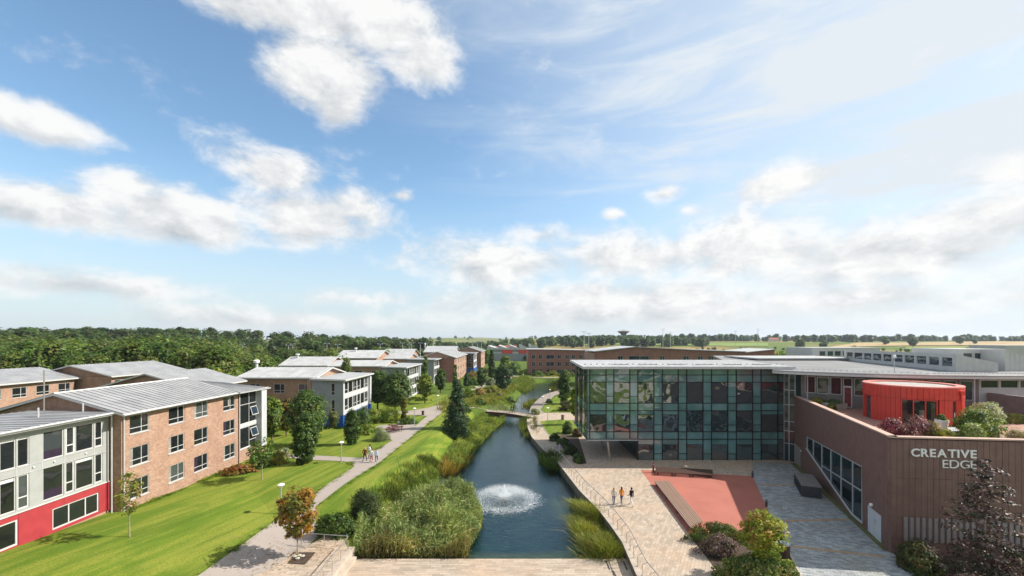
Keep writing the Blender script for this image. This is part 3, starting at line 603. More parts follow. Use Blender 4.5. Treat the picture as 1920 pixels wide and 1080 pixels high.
# ------------------------------------------------------------------ walls with openings
class Wall:
    """a vertical plane from A to B; u runs along it, n points out"""
    def __init__(s, A, B, out=1):
        s.A = Vector((A[0], A[1])); s.B = Vector((B[0], B[1])); d = s.B - s.A; s.L = d.length; s.d = d / s.L
        s.n = Vector((s.d.y, -s.d.x)) * out
    def pt(s, u, z, o=0.): p = s.A + s.d * u + s.n * o; return (p.x, p.y, z)
    def uz(s, px, py):                         # where the sight line of a pixel meets the plane
        r = Vector(((px - 960) / FOC, 1.)); den = r.x * s.n.x + r.y * s.n.y; t = (s.A.x * s.n.x + s.A.y * s.n.y) / den
        return (Vector((r.x * t, r.y * t)) - s.A).dot(s.d), CAM_H - (py - HOR) * t / FOC
    def u(s, px): return s.uz(px, 640)[0]
    def box(s, mb, u0, u1, z0, z1, o0, o1):
        mb.hexa([s.pt(u0, z0, o0), s.pt(u1, z0, o0), s.pt(u1, z0, o1), s.pt(u0, z0, o1)], [s.pt(u0, z1, o0), s.pt(u1, z1, o0), s.pt(u1, z1, o1), s.pt(u0, z1, o1)])
    def face(s, name, m, root, U, Z, holes=(), depth=.16, thick=0.):
        """wall surface with real openings and reveals"""
        us = sorted({U[0], U[1], *[h[0] for h in holes], *[h[1] for h in holes]}); zs = sorted({Z[0], Z[1], *[h[2] for h in holes], *[h[3] for h in holes]})
        us = [u for u in us if U[0] - 1e-6 <= u <= U[1] + 1e-6]; zs = [z for z in zs if Z[0] - 1e-6 <= z <= Z[1] + 1e-6]; mb = MB()
        for a, b in zip(us[:-1], us[1:]):
            for c, d in zip(zs[:-1], zs[1:]):
                mu, mz = (a + b) / 2, (c + d) / 2
                if not any(h[0] < mu < h[1] and h[2] < mz < h[3] for h in holes): mb.add([s.pt(a, c), s.pt(b, c), s.pt(b, d), s.pt(a, d)], [(0, 1, 2, 3)])
        for a, b, c, d in holes:
            for e, f in (((a, c), (b, c)), ((b, c), (b, d)), ((b, d), (a, d)), ((a, d), (a, c))):
                mb.add([s.pt(*e), s.pt(*f), s.pt(f[0], f[1], -depth), s.pt(e[0], e[1], -depth)], [(0, 1, 2, 3)])
        return mb.build(name, m, root)
    def window(s, root, u0, u1, z0, z1, bars=(), m='white_frame', pane='pane_dark', fw=.07, inset=.10, name='window', dress=None, proud=0.):
        """frame with its bars, and a pane behind as a sub-part; bars: ('v', u) full height, ('h', z), ('hr', z, ua, ub), ('vr', u, za, zb), in 0..1 of the opening"""
        mb = MB(); o0, o1 = -inset - .03, -inset + .05 + proud; W_, H_ = u1 - u0, z1 - z0
        s.box(mb, u0, u1, z0, z0 + fw, o0, o1); s.box(mb, u0, u1, z1 - fw, z1, o0, o1); s.box(mb, u0, u0 + fw, z0 + fw, z1 - fw, o0, o1); s.box(mb, u1 - fw, u1, z0 + fw, z1 - fw, o0, o1)
        for b in bars:
            h = fw * .42
            if b[0] == 'v': c = u0 + W_ * b[1]; s.box(mb, c - h, c + h, z0 + fw, z1 - fw, o0, o1 - .004)
            if b[0] == 'h': c = z0 + H_ * b[1]; s.box(mb, u0 + fw, u1 - fw, c - h, c + h, o0, o1 - .008)
            if b[0] == 'hr': c = z0 + H_ * b[1]; s.box(mb, u0 + W_ * b[2], u0 + W_ * b[3], c - h, c + h, o0, o1 - .008)
            if b[0] == 'vr': c = u0 + W_ * b[1]; s.box(mb, c - h, c + h, z0 + H_ * b[2], z0 + H_ * b[3], o0, o1 - .004)
        w = mb.build(name, m, root); g = MB(); q = -inset - .01
        g.add([s.pt(u0 + fw * .5, z0 + fw * .5, q), s.pt(u1 - fw * .5, z0 + fw * .5, q), s.pt(u1 - fw * .5, z1 - fw * .5, q), s.pt(u0 + fw * .5, z1 - fw * .5, q)], [(0, 1, 2, 3)])
        sub('pane', g.mesh('pane', pane), w)
        if dress:                                  # blind or curtain just in the glass line
            mt, a, b, c, d = dress; g = MB(); q = -inset - .004; s_ = fw * .6
            g.add([s.pt(u0 + s_ + (W_ - 2 * s_) * a, z0 + s_ + (H_ - 2 * s_) * c, q), s.pt(u0 + s_ + (W_ - 2 * s_) * b, z0 + s_ + (H_ - 2 * s_) * c, q), s.pt(u0 + s_ + (W_ - 2 * s_) * b, z0 + s_ + (H_ - 2 * s_) * d, q), s.pt(u0 + s_ + (W_ - 2 * s_) * a, z0 + s_ + (H_ - 2 * s_) * d, q)], [(0, 1, 2, 3)])
            sub('curtain' if 'curtain' in mt else 'blind', g.mesh('blind', mt), w)
        return w
def slope_roof(root, ridge, eave, seam=.55, th=.12, m='roof_metal', parts=True, name='roof', hs=.05):
    """one roof slope between a ridge line (2 points) and an eave line (2 points): deck plus standing-seam panels"""
    r0, r1, e0, e1 = [Vector(p) for p in (*ridge, *eave)]; n = (e1 - r0).cross(r1 - r0).normalized()
    if n.z < 0: n = -n
    mb = MB(); mb.hexa([e0 - n * th, e1 - n * th, r1 - n * th, r0 - n * th], [e0 - n * .02, e1 - n * .02, r1 - n * .02, r0 - n * .02]); deck = mb.build(name, 'fascia', root)
    L = max((e1 - e0).length, (r1 - r0).length); k = max(2, round(L / seam)); jb = MB()
    for i in range(k):
        a, b = i / k, (i + 1) / k; ea, eb, ra, rb = e0.lerp(e1, a), e0.lerp(e1, b), r0.lerp(r1, a), r0.lerp(r1, b)
        mb = MB() if parts else jb
        mb.hexa([ea - n * .016, eb - n * .016, rb - n * .016, ra - n * .016], [ea, eb, rb, ra])
        d = (eb - ea) * (.07 / max((eb - ea).length, .01)); d2 = (rb - ra) * (.07 / max((rb - ra).length, .01)) if (rb - ra).length > .05 else (rb - ra) * .2
        mb.hexa([ea - n * .01, ea + d - n * .01, ra + d2 - n * .01, ra - n * .01], [ea + n * hs, ea + d + n * hs, ra + d2 + n * hs, ra + n * hs])
        if parts: p = sub('roof_panel', mb.mesh('roof_panel', m), deck)
    if not parts: sub('roof_sheeting', jb.mesh('roof_sheeting', m), deck)
    return deck
def flat_box(root, name, m, *a): mb = MB(); mb.box(*a); return mb.build(name, m, root)
def pole(root, name, m, x, y, z0, z1, r=.05): mb = MB(); mb.tube([(x, y, z0), (x, y, z1)], r, 6); return mb.build(name, m, root)
def poly_wall(root, name, m, pts): mb = MB(); mb.add(pts, [tuple(range(len(pts)))]); return mb.build(name, m, root)
def fascia_line(root, a, b, h=.22, w=.06, m='fascia', name='fascia'):
    a, b = Vector(a), Vector(b); d = (b - a).normalized(); n = Vector((d.y, -d.x, 0)) * w; z = Vector((0, 0, h)); mb = MB()
    mb.hexa([a, b, b + n, a + n], [a + z, b + z, b + n + z, a + n + z]); return mb.build(name, m, root)

# ------------------------------------------------------------------ nearest residence on the left
Z0 = 1.25
def residence_near():
    XF = -33.6; ys, yb, ye = 36.7, 52.4, 57.2
    t = thing('student_residence', 'three storey brick residence with grey metal roof and white corner bay, nearest on the left', 'building', (XF - 5, 45, Z0))
    w = Wall((XF, ys), (XF, ye), 1)                         # faces the pond
    cols = [(37.5, 39.5), (41.75, 43.75), (45.1, 47.15), (49.65, 51.75)]; rows = [(8.2, 9.85), (5.33, 7.0), (2.45, 4.12)]
    holes = [(a - ys, b - ys, c, d) for a, b in cols for c, d in rows]
    bay = [(52.55 - ys, 55.95 - ys, 6.05, 9.92), (52.55 - ys, 55.95 - ys, 3.0, 5.6)]
    w.face('wall', 'brick', t, (0, yb - ys), (-.5, 10.15), holes)
    for i, h in enumerate(holes):
        dr = random.choice([None, None, ('pale_curtain', .02, .2, 0, 1), ('pale_curtain', .46, .6, .3, 1), ('purple_curtain', .05, .3, 0, 1)])
        w.window(t, *h, bars=(('v', .62), ('h', .30)), dress=dr, fw=.055)
        mb = MB(); w.box(mb, h[0] - .04, h[1] + .04, h[2] - .07, h[2] - .002, -.1, .05); mb.build('window_sill', 'gutter', t)
    w2 = Wall((XF + .12, yb), (XF + .12, 56.0), 1); b2 = [(a + ys - yb, b + ys - yb, c, d) for a, b, c, d in bay]
    w2.face('bay_wall', 'white_render', t, (0, 3.6), (2.9, 10.12), b2); w2.face('wall', 'brick', t, (0, 3.6), (-.5, 2.898))
    w2.window(t, *b2[0], bars=(('v', .55), ('h', .62), ('hr', .18, .55, 1)), name='bay_window'); w2.window(t, *b2[1], bars=(('v', .55), ('hr', .3, .55, 1)), name='bay_window')
    for zc in (6.95, 4.25):                                 # top-hung lights standing open
        mb = MB(); u0, u1 = b2[0][0] + 1.95, b2[0][1] - .10
        def bar(a, b, c, d, k0, k1): mb.hexa([w2.pt(a, c, k0), w2.pt(b, c, k0), w2.pt(b, c, k0 + .05), w2.pt(a, c, k0 + .05)], [w2.pt(a, d, k1), w2.pt(b, d, k1), w2.pt(b, d, k1 + .05), w2.pt(a, d, k1 + .05)])
        bar(u0, u0 + .07, zc, zc + 1.05, .3, .0); bar(u1 - .07, u1, zc, zc + 1.05, .3, .0); bar(u0 + .07, u1 - .07, zc, zc + .07, .3, .28); bar(u0 + .07, u1 - .07, zc + .98, zc + 1.05, .02, .0)
        wn = mb.build('open_light', 'white_frame', t); g = MB(); g.add([w2.pt(u0 + .07, zc + .07, .3), w2.pt(u1 - .07, zc + .07, .3), w2.pt(u1 - .07, zc + .98, .04), w2.pt(u0 + .07, zc + .98, .04)], [(0, 1, 2, 3)]); sub('pane', g.mesh('pane', 'pane_blue'), wn)
    flat_box(t, 'end_fin', 'white_render', XF - .3, XF + .75, 56.0, 57.15, 2.6, 10.1); flat_box(t, 'fin_base', 'brick', XF - .28, XF + .72, 56.02, 57.1, .6, 2.6)
    flat_box(t, 'rear_wall', 'brick', XF - 11, XF - .3, 57.0, 57.2, .4, 10.1); flat_box(t, 'side_wall', 'brick', XF - 11.2, XF - 11, ys, 57.2, .4, 10.1)
    gz, gx = 11.95, XF - 5.4                                # south gable
    poly_wall(t, 'gable_wall', 'dark_brick' if False else 'brick', [(XF - 11, ys, .4), (XF, ys, -.4), (XF, ys, 10.15), (gx, ys, gz - .1), (XF - 11, ys, 10.15)])
    yo = ys - .45
    slope_roof(t, ((gx, yo, gz), (gx, 51.3, gz)), ((XF + .55, yo, 10.25), (XF + .55, 51.3, 10.25)), .62)
    slope_roof(t, ((gx, yo, gz), (gx, 51.3, gz)), ((XF - 11.6, yo, 10.2), (XF - 11.6, 51.3, 10.2)), .62)
    slope_roof(t, ((gx, 51.36, gz - .25), (gx, 57.9, 10.75)), ((XF + .9, 51.36, 10.2), (XF + .9, 57.9, 10.1)), .62)
    slope_roof(t, ((gx, 51.36, gz - .25), (gx, 57.9, 10.75)), ((XF - 11.6, 51.36, 10.2), (XF - 11.6, 57.9, 10.1)), .62)
    mb = MB(); mb.tube([(gx, yo, gz + .02), (gx, 51.3, gz + .02)], .10, 6); mb.build('ridge_cap', 'fascia', t)
    fascia_line(t, (XF + .5, yo, 10.0), (XF + .5, 57.9, 10.0), .2); fascia_line(t, (XF + .56, yo - .02, 10.05), (gx, yo - .02, gz - .16), .16); fascia_line(t, (gx, yo - .02, gz - .16), (XF - 11.6, yo - .02, 10.02), .16)
    mb = MB(); mb.tube([(XF + .62, yo, 10.12), (XF + .62, 57.6, 10.12)], .08, 6); mb.build('gutter', 'gutter', t)
    pole(t, 'downpipe', 'gutter', XF + .1, ys + .15, .2, 10.0, .055); pole(t, 'downpipe', 'gutter', XF + .12, yb + .02, 1, 10.0, .05)
    pole(t, 'flue', 'steel', gx - .15, ys - 1.0, 9.6, 14.0, .05)
    return t
residence_near()
def residence_red():
    XF = -34.55; y0, y1 = 20.0, 36.55
    t = thing('student_residence', 'cream panelled residence block with red ground floor at the left edge', 'building', (XF - 4, 30, .4))
    w = Wall((XF, y0), (XF, y1), 1); Y = lambda px: 34.55 * 800 / (960 - px) - y0
    top = [(Y(0), Y(30)), (Y(33), Y(55)), (Y(81), Y(119.5)), (Y(123), Y(139.5)), (Y(142.5), Y(175.5)), (Y(178), Y(193))]
    top = [(22.4 - y0, 24.6 - y0), (24.8 - y0, 26.2 - y0)] + top
    up = [(a, b, 7.62, 9.72) for a, b in top]; mid = [(a, b, 4.62, 7.02) for a, b in top]
    low = [(Y(0) - 1.4, Y(34), 2.2, 4.0), (Y(98.5), Y(185.5), 2.2, 3.8)]
    w.face('panel_wall', 'cream_panel', t, (0, w.L), (4.42, 10.3), up + mid); w.face('red_wall', 'red_panel', t, (0, w.L), (1.98, 4.415), [low[0], low[1]]); 
    wb = Wall((XF - .03, y0), (XF - .03, y1), 1); wb.face('plinth', 'brick', t, (0, w.L), (-.8, 1.98))
    for k, h in enumerate(up):
        w.window(t, *h, bars=(('h', .33),) if k in (5, 7) else (), fw=.09 if k in (5, 7) else .055, proud=.05 if k in (5,) else 0, dress=('purple_curtain', 0, 1, 0, .3) if k in (4,) else (('blind', 0, 1, .9, 1) if k in (1, 2, 3) else None))
    for k, h in enumerate(mid):
        w.window(t, *h, bars=(('h', .33),) if k in (3, 5, 7) else (), fw=.09 if k in (3, 5, 7) else .055, dress=('purple_curtain', 0, 1, 0, .28) if k in (4,) else (('blind', 0, 1, .88, 1) if k in (2, 6) else None))
    w.window(t, *low[0], bars=(('v', .5),), fw=.12); w.window(t, *low[1], bars=(('v', .34), ('v', .70)), fw=.10)
    for u in (Y(56), Y(78.5), Y(120.8), Y(177), Y(30.8)):        # panel joints as thin cover strips
        mb = MB(); w.box(mb, u - .025, u + .025, 7.03, 7.61, 0, .015); w.box(mb, u - .025, u + .025, 4.43, 4.61, 0, .015); mb.build('joint_strip', 'gutter', t)
    for za in (7.05, 7.58): mb = MB(); w.box(mb, 0, w.L, za - .02, za + .02, .016, .03); mb.build('joint_strip', 'gutter', t)
    mb = MB(); w.box(mb, 0, w.L, 4.39, 4.46, 0, .07); mb.build('drip_rail', 'white_frame', t)
    mb = MB(); w.box(mb, w.L - .25, w.L + .05, 2.0, 4.38, -.4, .05); mb.build('red_corner', 'red_panel', t)
    for u in (Y(34.5) + .02, Y(120)): mb = MB(); w.box(mb, u - .012, u + .012, 3.95 if u > Y(90) else 2.0, 4.37, 0, .008); mb.build('joint_strip', 'dark_red', t)
    for u in (Y(62), Y(101), Y(160)): mb = MB(); mb.lathe([(.05, 0), (.06, .05), (.04, .08)], 8, w.pt(u, 7.32, .06)); mb.build('bulkhead_light', 'lamp_head', t)
    flat_box(t, 'end_wall', 'brick', XF - 6.2, XF - .05, y1 - .2, y1, .2, 10.2)
    slope_roof(t, ((XF - 6.4, y0, 10.55), (XF - 6.4, y1 + .05, 10.55)), ((XF + .6, y0, 10.38), (XF + .6, y1 + .05, 10.38)), .6)
    fascia_line(t, (XF + .55, y0, 10.12), (XF + .55, y1 + .05, 10.12), .22); mb = MB(); mb.tube([(XF + .68, y0, 10.3), (XF + .68, y1, 10.3)], .08, 6); mb.build('gutter', 'gutter', t)
    pole(t, 'downpipe', 'gutter', XF + .35, y1 - .1, .8, 10.3, .06)
    for a, b in ((-37.2, 33.5), (-36.3, 36.1)): pole(t, 'vent_pipe', 'gutter', a, b, 10.4, 11.2, .06)
residence_red()

# ------------------------------------------------------------------ generic residences further off
def block(t, x0, x1, y0, y1, z0, z1, mS, mE, winS=(), winE=(), base=None, mW='brick'):
    """four walls; winS: (px0, px1, za, zb), u measured along the wall from its left end as seen"""
    S = Wall((x0, y0), (x1, y0), 1); E = Wall((x1, y0), (x1, y1), 1)
    for w, m, wins in ((S, mS, winS), (E, mE, winE)):
        hs = [(a, b, c, d) for a, b, c, d, *_ in wins]; zb = z0
        if base: 
            bh = [h for h in hs if h[2] < base[1]]; up = [h for h in hs if h[2] >= base[1]]
            w.face('base_wall', base[0], t, (0, w.L), (z0, base[1] - .002), bh); w.face('wall', m, t, (0, w.L), (base[1], z1), up)
        else: w.face('wall', m, t, (0, w.L), (z0, z1), hs)
        for a, b, c, d, *k in wins: w.window(t, a, b, c, d, bars=k[0] if k else (('v', .6), ('h', .3)), pane=k[1] if len(k) > 1 else 'pane_dark')
    mb = MB(); mb.add([(x0, y1, z0), (x1, y1, z0), (x1, y1, z1), (x0, y1, z1)], [(1, 0, 3, 2)]); mb.add([(x0, y0, z0), (x0, y1, z0), (x0, y1, z1), (x0, y0, z1)], [(1, 0, 3, 2)]); mb.build('rear_wall', mW, t)
    return S, E
def gable_x(t, x0, x1, y0, y1, ze, zr, oh=.6, m='roof_metal_light', parts=True, seam=.7, mw='brick', lit=True):
    """ridge along X with the gable facing east"""
    ym = (y0 + y1) / 2
    poly_wall(t, 'gable_wall', mw, [(x1, y0, ze - .05), (x1, y1, ze - .05), (x1, ym, zr - .1)])
    poly_wall(t, 'gable_wall', mw, [(x0, y1, ze - .05), (x0, y0, ze - .05), (x0, ym, zr - .1)])
    slope_roof(t, ((x0 - oh, ym, zr), (x1 + oh, ym, zr)), ((x0 - oh, y0 - oh, ze), (x1 + oh, y0 - oh, ze)), seam, m=m, parts=parts)
    slope_roof(t, ((x1 + oh, ym, zr), (x0 - oh, ym, zr)), ((x1 + oh, y1 + oh, ze), (x0 - oh, y1 + oh, ze)), seam, m=m, parts=False)
    fascia_line(t, (x0 - oh, y0 - oh, ze - .24), (x1 + oh, y0 - oh, ze - .24), .2)
    fascia_line(t, (x1 + oh + .02, y0 - oh, ze - .2), (x1 + oh + .02, ym, zr - .2), .2); fascia_line(t, (x1 + oh + .02, ym, zr - .2), (x1 + oh + .02, y1 + oh, ze - .2), .2)
def gable_y(t, x0, x1, y0, y1, ze, zr, oh=.6, m='roof_metal', parts=True, seam=.7, mw='brick'):
    xm = (x0 + x1) / 2
    poly_wall(t, 'gable_wall', mw, [(x0, y0, ze - .05), (x1, y0, ze - .05), (xm, y0, zr - .1)])
    slope_roof(t, ((xm, y0 - oh, zr), (xm, y1 + oh, zr)), ((x1 + oh, y0 - oh, ze), (x1 + oh, y1 + oh, ze)), seam, m=m, parts=parts, hs=.02)
    slope_roof(t, ((xm, y1 + oh, zr), (xm, y0 - oh, zr)), ((x0 - oh, y1 + oh, ze), (x0 - oh, y0 - oh, ze)), seam, m=m, parts=False)
    fascia_line(t, (x1 + oh, y0 - oh, ze - .24), (x1 + oh, y1 + oh, ze - .24), .2)
    fascia_line(t, (x0 - oh, y0 - oh - .02, ze - .18), (xm, y0 - oh - .02, zr - .18), .18); fascia_line(t, (xm, y0 - oh - .02, zr - .18), (x1 + oh, y0 - oh - .02, ze - .18), .18)
def mono(t, x0, x1, y0, y1, z_e, z_w, oh=.7, m='roof_metal_light', parts=True, seam=.7):
    slope_roof(t, ((x0, y0 - oh, z_w), (x0, y1 + oh, z_w)), ((x1 + oh, y0 - oh, z_e), (x1 + oh, y1 + oh, z_e)), seam, m=m, parts=parts, hs=.012)
    fascia_line(t, (x1 + oh, y0 - oh, z_e - .26), (x1 + oh, y1 + oh, z_e - .26), .24); fascia_line(t, (x0, y0 - oh, z_w - .26), (x1 + oh, y0 - oh, z_e - .26), .24)
def bay_wins(L, za, zb, n=2, off=.7):
    """the wide glazed east face: groups of tall lights with white sub-frames"""
    w = (L - 2 * off) ; out = []; u = off; unit = w / (3 * n)
    for k in range(n):
        out.append((u + .05, u + unit * .8, za, zb, (('h', .32),))); out.append((u + unit * .9, u + unit * 1.9, za, zb, ())); out.append((u + unit * 2.0, u + unit * 2.9, za, zb, (('v', .5), ('h', .32)))); u += unit * 3
    return out
def residence_mid(label, X1, Y0, Y1, Xg, Xw, colour, zg=1.2, north=12., ridge=11.4, brickwin=True, near=True, cap=None):
    """gabled brick wing running west with a glazed painted block on its east end"""
    t = thing('student_residence', label, 'building', ((X1 + Xg) / 2, (Y0 + Y1) / 2, zg), group='residences on the far side of the lawn')
    LE = Y1 - Y0; LS = X1 - Xg
    wE = bay_wins(LE, 7.1, 9.2) + bay_wins(LE, 4.2, 6.3) + bay_wins(LE, 1.7, 3.4)
    wS = [(LS * .62, LS * .74, 7.0, 9.1, (('h', .3),)), (LS * .62, LS * .74, 4.1, 6.2, (('h', .3),))]
    block(t, Xg, X1, Y0, Y1, zg - 1.2, 9.6, 'grey_render', 'white_render', wS, wE, (colour, 3.5) if near else None)
    flat_box(t, 'corner_fin', 'white_render', X1 - .15, X1 + .35, Y1 - .6, Y1 + .3, 3.6, 9.55); flat_box(t, 'fin_base', colour, X1 - .13, X1 + .33, Y1 - .58, Y1 + .28, 0, 3.6)
    flat_box(t, 'corner_fin', 'white_render', X1 + .004, X1 + .12, Y0 - .1, Y0 + .5, 3.55, 9.55)
    mono(t, Xg, X1, Y0, Y1, 9.75, 9.95, parts=near)
    yw0, yw1 = Y0 + 1.2, Y0 + 1.2 + north; LW = Xg - Xw; wins = []
    if brickwin:
        n = int(LW / 3.4)
        for k in range(n):
            u = LW * (k + .55) / n
            for z in (7.2, 4.3, 1.6): wins.append((u - .95, u + .95, z, z + 1.65, (('v', .6), ('h', .3)), 'pane_blue' if z > 7 else 'pane_dark'))
    block(t, Xw, Xg - .02, yw0, yw1, zg - 1.2, 9.9, 'brick', 'brick', wins)
    gable_x(t, Xw, Xg - .02, yw0, yw1, 10.0, ridge, parts=near)
    flat_box(t, 'end_pier', 'brick', Xg - .9, Xg - .25, yw0 - .8, yw0 - .05, .0, 9.6); pole(t, 'downpipe', 'gutter', Xg - 1.25, yw0 - .1, .5, 9.8, .06)
    return t
residence_mid('residence with grey wall, blue base and glazed east end, second from left behind columnar trees', -29.2, 73.7, 87.3, -34.6, -47.6, 'blue_panel', 1.3)
residence_mid('third residence along the lawn with small grey gable block behind two dark round trees', -27.0, 107, 124, -32.6, -46, 'red_panel', 1.2, ridge=11.2, near=False)
residence_mid('fourth residence with teal corner panel beside the tall pale birch', -27.5, 150, 178, -37, -62, 'teal_panel', .6, north=14, near=False, ridge=11.8)
# lower wings and further blocks whose roofs show over the near ones
def wing_x(label, x0, x1, y0, y1, ze, zr, m='roof_metal_light', zg=1., wins=True):
    t = thing('student_residence', label, 'building', ((x0 + x1) / 2, (y0 + y1) / 2, zg), group='residence wings seen by their roofs'); n = max(1, int((x1 - x0) / 4)); L = x1 - x0
    block(t, x0, x1, y0, y1, 0, ze - .1, 'brick', 'brick', [(L * (k + .5) / n - .9, L * (k + .5) / n + .9, z, z + 1.6) for k in range(n) for z in (ze - 2.6, ze - 5.5)] if wins else (), [((y1 - y0) * f - .8, (y1 - y0) * f + .8, ze - 2.6, ze - 1.) for f in (.3, .7)])
    gable_x(t, x0, x1, y0, y1, ze, zr, m=m, parts=False); return t
def wing_y(label, x0, x1, y0, y1, ze, zr, m='roof_metal', zg=1., nE=4, parts=False, rows=3):
    t = thing('student_residence', label, 'building', ((x0 + x1) / 2, (y0 + y1) / 2, zg), group='residence wings seen by their roofs'); L = y1 - y0
    block(t, x0, x1, y0, y1, 0, ze - .1, 'brick', 'brick', (), [(L * (k + .5) / nE - 1., L * (k + .5) / nE + 1., ze - 2.4 - 2.9 * r, ze - .8 - 2.9 * r) for k in range(nE) for r in range(rows)])
    gable_y(t, x0, x1, y0, y1, ze, zr, m=m, parts=parts); return t
def Xat(px, Y): return (px - 960) * Y / FOC
wing_y('long grey roofed residence wing with satellite dish at the far left edge', -90, -76.5, 48, 74.6, 10.0, 11.8, nE=8)
wing_y('grey metal roofed wing behind the satellite dish wing', -84.5, -71, 75.6, 92, 10.2, 12.1, nE=5)
wing_y('grey roofed wing directly behind the nearest brick residence', -55.5, -43.2, 57.9, 68, 10.1, 12.05, nE=3)
wing_x('long low white roof beyond the blue based residence', Xat(528, 112), Xat(612, 112), 112, 124, 9.9, 12.0)
wing_x('white roofed wing left of the fourth residence', Xat(622, 140), Xat(700, 140), 143, 160, 10.6, 13.0, wins=False)
wing_x('small white roof among the trees left of the masts', Xat(716, 205), Xat(770, 205), 205, 222, 9.5, 12.2, wins=False)
wing_x('broad white roof behind the brick gable', Xat(796, 228), Xat(852, 228), 228, 248, 10.2, 13.3, wins=False)
def gable_house(label, XE, Ya, Yb, width, ze, zr, nE, zg=.4):
    t = thing('student_residence', label, 'building', (XE - width / 2, Ya, zg), group='gabled brick residences at the end of the lawn'); L = Yb - Ya
    block(t, XE - width, XE, Ya, Yb, -1, ze - .1, 'dark_brick', 'brick', (), [(L * (k + .5) / nE - 1.1, L * (k + .5) / nE + 1.1, ze - 2.7 - 3.0 * r, ze - .9 - 3.0 * r) for k in range(nE) for r in range(3)])
    gable_y(t, XE - width, XE, Ya, Yb, ze, zr, m='roof_metal_light', parts=False); return t
gable_house('brick gable residence with lit orange end wall, centre left', -22.0, 163, 205, 13, 9.9, 12.2, 5)
gable_house('last brick gable residence before the sports hall', -17.3, 238, 272, 14, 10.2, 12.8, 4)
t = thing('glazed_pavilion', 'small glazed wing with blue base beside the last brick gable', 'building', (-26, 225, .4))
block(t, -31, -19.2, 214, 232, -1, 9.8, 'pane_dark', 'white_render', [(.8, 5.4, 6.2, 9.2, (('v', .3), ('v', .65))), (6.0, 11, 6.2, 9.2, (('v', .3), ('v', .65))), (.8, 5.4, 2.8, 5.4, (('v', .3), ('v', .65))), (6.0, 11, 2.8, 5.4, (('v', .3), ('v', .65)))], [(2, 8, 6.4, 9.), (10, 16, 6.4, 9.), (2, 8, 3., 5.4), (10, 16, 3., 5.4)]); mono(t, -31, -19.2, 214, 232, 10., 10.3, parts=False); flat_box(t, 'blue_base', 'blue_panel', -31.1, -18.9, 213.8, 232.1, -.5, 2.4)
